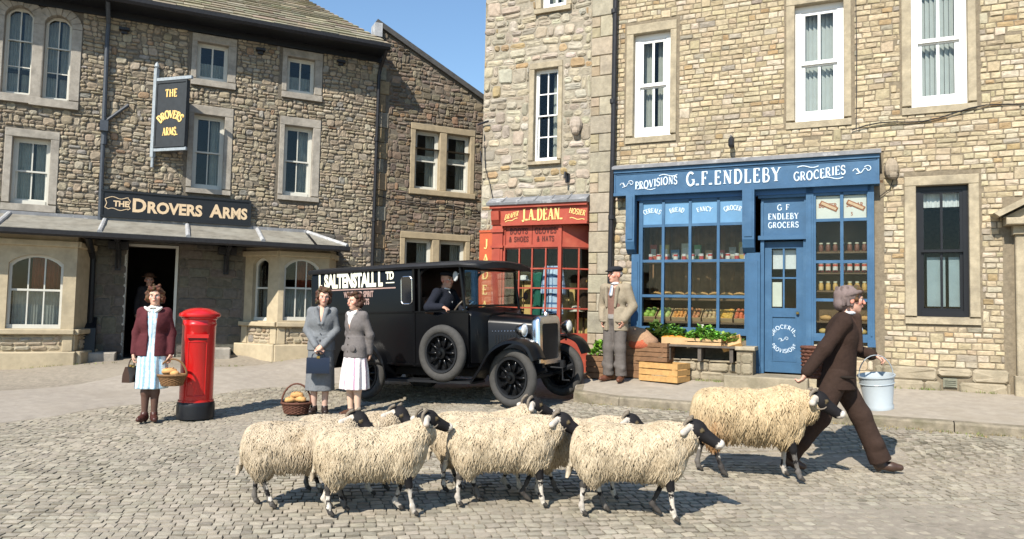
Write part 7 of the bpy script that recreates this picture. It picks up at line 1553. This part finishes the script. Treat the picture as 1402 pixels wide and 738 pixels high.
# bench of planks under the window
bt = empty('display_bench', tuple(RW(1.4, -.34, 1.0)), -AR, 'grey plank bench of vegetables under the blue shop window', 'bench')
for i in range(4): m = MB(); m.box(-.52, .72, -.21 + .09 * i, -.125 + .09 * i, .02 + U(0, .003), .05); m.build('plank', 'plank_grey', bt)
for x in (-.4, .05, .5): m = MB(); m.box(x, x + .05, -.18, .16, -.18, .02); m.build('bearer', 'plank_grey', bt)
def greens(name, s, y, z, rx, ry, rz_, n, label, cat, base=(.13, .30, .035), size=.06, kind='leafy', grp=None):
    """a bunch of leaves; each leaf a folded blade"""
    m = MB(); rd = random.Random(int(s * 100 + z * 31)); 
    for i in range(n):
        a = rd.uniform(0, 2 * PI); t = rd.random() ** .6; px, py = rx * t * math.cos(a), ry * t * math.sin(a); pzz = rz_ * (1 - t * t) * rd.uniform(.4, 1); az = rd.uniform(0, 2 * PI); el = rd.uniform(.1, 1.2); L = size * rd.uniform(.7, 1.4); w_ = L * .38
        d = V3((math.cos(az) * math.cos(el), math.sin(az) * math.cos(el), math.sin(el))); sd_ = d.cross(V3((0, 0, 1))).normalized(); nn = sd_.cross(d); c = V3((px, py, pzz)); col = vary(base, .45, .15)
        m.add([c, c + d * L * .5 + sd_ * w_ + nn * .008, c + d * L + nn * -.015, c + d * L * .5 - sd_ * w_ + nn * .008, c + d * L * .5 - nn * .01], [(0, 1, 4), (1, 2, 4), (2, 3, 4), (3, 0, 4)], col)
    o = m.build(name, 'leaf'); RT_(o, s, y, z); return setp(o, label, cat, grp)
def fruit_box(s, y, z, w_, d, fill, col, label_box, label_fruit, grp, r=.03, sc=(1, 1, 1), rz=0, tilt=0.0, n=None):
    c = empty('tray', (0, 0, 0), 0, label_box, 'tray'); RT_(c, s, y, z, rz); h = .1
    for (x0, x1, y0, y1) in ((-w_ / 2, w_ / 2, -d / 2, -d / 2 + .01), (-w_ / 2, w_ / 2, d / 2 - .01, d / 2), (-w_ / 2, -w_ / 2 + .01, -d / 2 + .01, d / 2 - .01), (w_ / 2 - .01, w_ / 2, -d / 2 + .01, d / 2 - .01)): m = MB(); m.box(x0, x1, y0, y1, 0, h); m.build('tray_side', 'card_box', c)
    m = MB(); m.box(-w_ / 2, w_ / 2, -d / 2, d / 2, -.004, .006); m.build('tray_bottom', 'card_box', c); c.rotation_euler = (tilt, 0, -AR + rz)
    rd = random.Random(int(s * 977)); m = MB()
    xs = np.arange(-w_ / 2 + r * 1.1, w_ / 2 - r * .6, r * 1.85); ys = np.arange(-d / 2 + r * 1.1, d / 2 - r * .6, r * 1.85)
    for x in xs:
        for yy in ys: m.ball((x + rd.uniform(-.006, .006), yy + rd.uniform(-.006, .006), h - .012 + rd.uniform(-.008, .016)), r * rd.uniform(.9, 1.08), 9, 6, vary(col, .15, .08), sc)
    o = m.build(fill, 'produce', None, smooth=True); RT_(o, s, y, z, rz); o.rotation_euler = (tilt, 0, -AR + rz); setp(o, label_fruit, 'vegetables', None, 'stuff')
# outside: on the bench and the crates
fruit_box(1.10, -.36, 1.052, .38, .28, 'carrots', (.62, .22, .03), 'shallow tray of orange carrots at the left end of the bench', 'orange carrots heaped in the tray at the left end of the bench', None, .026, (1.9, .8, .8))
crate(1.52, -.36, 1.052, .52, .3, .1, 'card_box', 'low box of green leaves in the middle of the bench', 0, 2)
greens('leafy_greens', 1.52, -.36, 1.12, .30, .19, .2, 420, 'heap of bright green leaves in the low box on the bench', 'vegetables')
greens('leafy_greens', 1.02, -.22, 1.13, .30, .13, .2, 260, 'dark green leafy tops behind the carrots on the bench', 'vegetables', (.10, .23, .03))
greens('leafy_greens', 1.85, -.22, 1.1, .2, .12, .14, 180, 'pale green leaves behind the tilted wicker tray', 'vegetables', (.2, .33, .06))
cb2 = empty('wicker_tray', (0, 0, 0), 0, 'tilted pale wicker tray at the right end of the bench', 'tray'); RT_(cb2, 1.92, -.34, 1.06); cb2.rotation_euler = (R_(35), R_(-18), -AR)
m = MB(); m.box(-.13, .13, -.1, .1, 0, .015); m.build('tray_bottom', 'card_box', cb2); m = MB()
for x0, x1, y0, y1 in ((-.14, .14, -.11, -.095), (-.14, .14, .095, .11), (-.14, -.125, -.095, .095), (.125, .14, -.095, .095)): m.box(x0, x1, y0, y1, 0, .08)
m.build('tray_side', 'crate_new', cb2)
greens('potted_herb', .05, -.62, pz(.05, -.62) + .33, .22, .16, .26, 260, 'bright green plants filling the crate by the van\'s wheel', 'plant', (.16, .33, .03), .07)
greens('fern', .78, -.28, 1.13, .2, .14, .22, 150, 'feathery dark fern fronds above the sack by the man', 'plant', (.09, .16, .03), .1)
sk_ = empty('sack', (0, 0, 0), 0, 'brown hessian sack slumped on the tall crate behind the man', 'sack'); RT_(sk_, .55, -.42, pz(.42, -.4) + .5)
mat('hessian', (1, 1, 1), .95, .25, 60, .4, 90, attr=True); sdf_obj('sack_body', [ell((0, 0, .1), (.2, .16, .15), .05, (.36, .22, .13)), ell((.16, -.02, .04), (.14, .14, .1), .05, (.30, .18, .11)), ell((-.1, .03, .2), (.1, .1, .07), .04, (.38, .24, .14)), ell((.05, -.1, .0), (.2, .07, .08), .04, (.40, .10, .05))], 'hessian', sk_, .012)
m = MB(); m.box(-.035, .035, -.002, .002, 0, .05); m.tube([(0, .004, -.1), (0, .004, .0)], .004, 5); tg = m.build('price_tag', 'paper'); RT_(tg, 1.46, -.3, 1.3); setp(tg, 'small paper price tag standing in the greens', 'price tag')
# inside the left window: loaves, tins, vegetables
cols = [(.30, .42, .08), (.42, .52, .14), (.62, .26, .06), (.5, .2, .08), (.45, .3, .15), (.6, .33, .05), (.55, .12, .05)]
for i in range(7):
    s = .52 + .235 * i; nm = ['cabbage', 'cabbage', 'tomato', 'onion', 'potato', 'carrot', 'apple'][i]
    fruit_box(s + .06, .17, 1.43, .21, .3, nm, cols[i], 'tilted tray of %s, %s from the left in the shop window' % ({'cabbage': 'cabbages', 'tomato': 'tomatoes', 'onion': 'onions', 'potato': 'potatoes', 'carrot': 'carrots', 'apple': 'apples'}[nm], ['first', 'second', 'third', 'fourth', 'fifth', 'sixth', 'seventh'][i]), '%s heaped in the %s tray from the left in the shop window' % (nm if 0 else {'cabbage': 'cabbages', 'tomato': 'tomatoes', 'onion': 'onions', 'potato': 'potatoes', 'carrot': 'carrots', 'apple': 'apples'}[nm], ['first', 'second', 'third', 'fourth', 'fifth', 'sixth', 'seventh'][i]), '%s in window tray %d' % (nm, i + 1), [.05, .05, .028, .032, .034, .026, .032][i], (1.6, .8, .8) if nm == 'carrot' else (1, 1, 1), 0, R_(28))
for i in range(9):
    p = RW(.56 + .19 * i, .55, 1.80); loaf(tuple(p), -AR + U(-.3, .3), .19, ORD[i] + ' loaf from the left in the row of bread in the blue shop window', 'loaves in the shop window')
def tin(s, y, z, r, h, c1, c2, label, grp, lid=(.6, .6, .6)):
    o = empty('tin', (0, 0, 0), 0, label, 'tin', grp); RT_(o, s, y, z); m = MB(); m.lathe([(r, 0), (r, h)], 14, col=c1); m.build('can', 'produce', o, smooth=False); m = MB(); m.lathe([(r * 1.012, h * .25), (r * 1.012, h * .72)], 14, col=c2); m.build('paper_band', 'produce', o); m = MB(); m.lathe([(r * 1.02, h), (r * 1.02, h + .008), (0, h + .01)], 14, col=lid); m.build('lid', 'produce', o)
for i in range(12): tin(.54 + .135 * i, .26, 2.337, .036, .11, (.5, .06, .05) if i % 2 else (.62, .6, .56), (.66, .63, .58) if i % 2 else (.5, .07, .06), ORD[i] + ' tin from the left on the high shelf of the left shop window', 'tins on the high shelf')
for i in range(9):
    w_ = U(.10, .16); h_ = U(.16, .3); c_ = [(.45, .09, .05), (.55, .42, .16), (.10, .20, .30), (.50, .44, .32), (.14, .26, .10), (.42, .24, .1), (.5, .12, .1), (.36, .32, .26), (.52, .38, .12)][i]
    o = empty('packet', (0, 0, 0), 0, ORD[i] + ' grocery packet from the left behind the tins of the left shop window', 'packet', 'packets behind the tins'); RT_(o, .56 + .178 * i, .38, 2.337, U(-.15, .15))
    m = MB(); m.box(-w_ / 2, w_ / 2, -.03, .03, 0, h_, col=c_); m.build('carton', 'produce', o); m = MB(); m.box(-w_ * .36, w_ * .36, -.034, -.03, h_ * .35, h_ * .75, col=(.58, .54, .46)); m.build('paper_label', 'produce', o)
def jar(s, y, z, col, label, grp):
    o = empty('jar', (0, 0, 0), 0, label, 'jar', grp); RT_(o, s, y, z); m = MB(); m.lathe([(.03, 0), (.034, .01), (.034, .085), (.022, .105), (.022, .115)], 12, col=col); m.build('glass_jar', 'produce', o, smooth=True); m = MB(); m.lathe([(.026, .112), (.026, .132), (0, .134)], 12, col=(.6, .55, .4)); m.build('lid', 'produce', o)
for zi, z, nm in ((0, 2.147, 'second'), (1, 2.447, 'top')):
    for i in range(7): (tin if zi == 0 else jar)(*( (3.09 + .095 * i, .13, z, .034, .12, (.55, .1, .06), (.68, .64, .58), ORD[i] + ' tin from the left on the %s shelf of the right shop window' % nm, 'tins in the right window') if zi == 0 else (3.09 + .095 * i, .13, z, (.18, .07, .04), ORD[i] + ' dark jar from the left on the top shelf of the right shop window', 'jars on the top shelf')))
for i in range(7): jar(3.09 + .095 * i, .13, 1.887, (.55, .33, .1), ORD[i] + ' honey coloured jar from the left on the lower shelf of the right shop window', 'honey jars in the right window')
for i in range(4): p = RW(3.15 + .17 * i, .14, 1.475); loaf(tuple(p), -AR + U(-.3, .3), .15, ORD[i] + ' loaf from the left on the bottom shelf of the right shop window', 'loaves in the right window')
for i in range(4): p = RW(3.12 + .17 * i, .0, 1.30); ball_thing('cheese', tuple(p), .06, (.55, .36, .12), ORD[i] + ' round cheese from the left at the foot of the right shop window', 'cheese', 'cheeses in the right window', (1, 1, .7))
# ---- draper's window: garments on stands, hats, parcels
def garment(s, y, z, col, stripe, label, cat, h=.62, w_=.17):
    g_ = empty('dress_form', (0, 0, 0), 0, label, cat); RT_(g_, s, y, z)
    def rc(V, C):
        C = C.copy(); C[:] = col
        if stripe is not None: C[(np.sin(V[:, 2] * 42) > .8) | (np.sin(V[:, 0] * 60) > .86)] = stripe
        return C
    sdf_obj('garment', [stat([(.3, 0, 0, w_ * 1.05, .12), (.3 + h * .55, 0, 0, w_ * .72, .09), (.3 + h * .8, 0, 0, w_ * .85, .1), (.3 + h, 0, 0, w_ * .5, .06)], .02, col, pleat=(7, .06, .75))] + [cap((q * w_ * .7, 0, .26 + h), (q * w_ * 1.1, .02, .3 + h * .45), .045, .04, .03, col) for q in (-1, 1)], 'cloth', g_, .011, recolor=rc)
    m = MB(); m.tube([(0, 0, 0), (0, 0, .34)], .015, 6); m.lathe([(.1, 0), (.1, .015), (.02, .03)], 12); m.build('stand', 'crate_old', g_)
garment(-1.46, .42, 1.1, (.03, .14, .10), None, 'dark green coat on a stand in the draper\'s window', 'coat', .78, .13)
garment(-1.12, .18, 1.15, (.55, .68, .85), (.10, .18, .35), 'pale blue checked dress on a stand in the draper\'s window', 'dress', .82, .18)
garment(-1.28, .75, 1.35, (.02, .022, .025), None, 'black coat at the back of the draper\'s window', 'coat', .9, .14)
def hat(s, y, z, col, label, st=.35):
    h_ = empty('hat', (0, 0, 0), 0, label, 'hat', None); RT_(h_, s, y, z); m = MB(); m.lathe([(.15, st), (.155, st + .01), (.085, st + .02), (.08, st + .08), (.05, st + .1), (0, st + .105)], 18, col=col); m.build('crown', 'produce', h_, smooth=True); m = MB(); m.tube([(0, 0, 0), (0, 0, st)], .01, 6); m.lathe([(.06, 0), (.06, .012)], 10); m.build('stand', 'crate_old', h_)
hat(-1.72, .3, 1.1, (.72, .70, .66), 'white brimmed hat on a tall stand in the draper\'s window', .92)
hat(-1.55, .2, 1.1, (.62, .52, .36), 'straw hat low at the front of the draper\'s window', .14)
hat(-.8, .45, 1.1, (.65, .6, .5), 'cream hat near the lobby side of the draper\'s window', .4)
for i, (s, c) in enumerate(((-1.82, (.6, .55, .45)), (-1.36, (.5, .42, .3)), (-.98, (.55, .5, .42)))):
    m = MB(); m.box(-.07, .07, -.06, .06, 0, .09, col=c); m.box(-.075, .075, -.065, .065, .09, .115, col=tuple(q * .85 for q in c)); o = m.build('shoe_box', 'produce'); RT_(o, s, .16, 1.102, U(-.3, .3)); setp(o, ['pale cardboard shoe box at the left of the draper\'s window', 'tan cardboard shoe box below the checked dress', 'grey cardboard shoe box by the lobby corner'][i], 'box')
garment(-.72, .62, 1.1, (.05, .03, .02), None, 'dark brown coat by the draper\'s lobby', 'coat', .7, .11)

# weeds and dry grass along the kerb and the foot of the walls
mat('grass', (1, 1, 1), .9, .3, 30, attr=True)
m = MB(); rd = random.Random(5)
def tuft(x, y, z, n, h, base):
    for i in range(n):
        a = rd.uniform(0, 2 * PI); L = h * rd.uniform(.5, 1.2); d = V3((math.cos(a) * .6, math.sin(a) * .6, 1)).normalized(); b = V3((x + rd.uniform(-.03, .03), y + rd.uniform(-.03, .03), z)); sd_ = V3((-math.sin(a), math.cos(a), 0)) * .004
        m.add([b - sd_, b + sd_, b + d * L], [(0, 1, 2)], vary(base, .3, .15))
for i in range(230):
    s = rd.uniform(.2, 7.5); p = RW(s, -2.06 - rd.random() ** 2 * .25); tuft(p.x, p.y, gz(p.x, p.y) - .02, 6, .035, (.26, .21, .09) if rd.random() < .7 else (.13, .16, .04))
for i in range(40):
    s = rd.choice([rd.uniform(.4, 1.9), rd.uniform(3.8, 5.3)]); y = -.4 if s < 2 else -.07; p = RW(s, y); tuft(p.x, p.y, pav_z(s, y), 7, .05, (.16, .20, .05))
for i in range(60):
    s = rd.uniform(-3, 3.8); p = LW(s, -1.05); tuft(p.x, p.y, gz(p.x, p.y) - .02, 6, .04, (.18, .19, .06))
m.build('grass', 'grass', None, kind='stuff', label='dry grass and weeds along the kerb and wall foot', cat='grass')
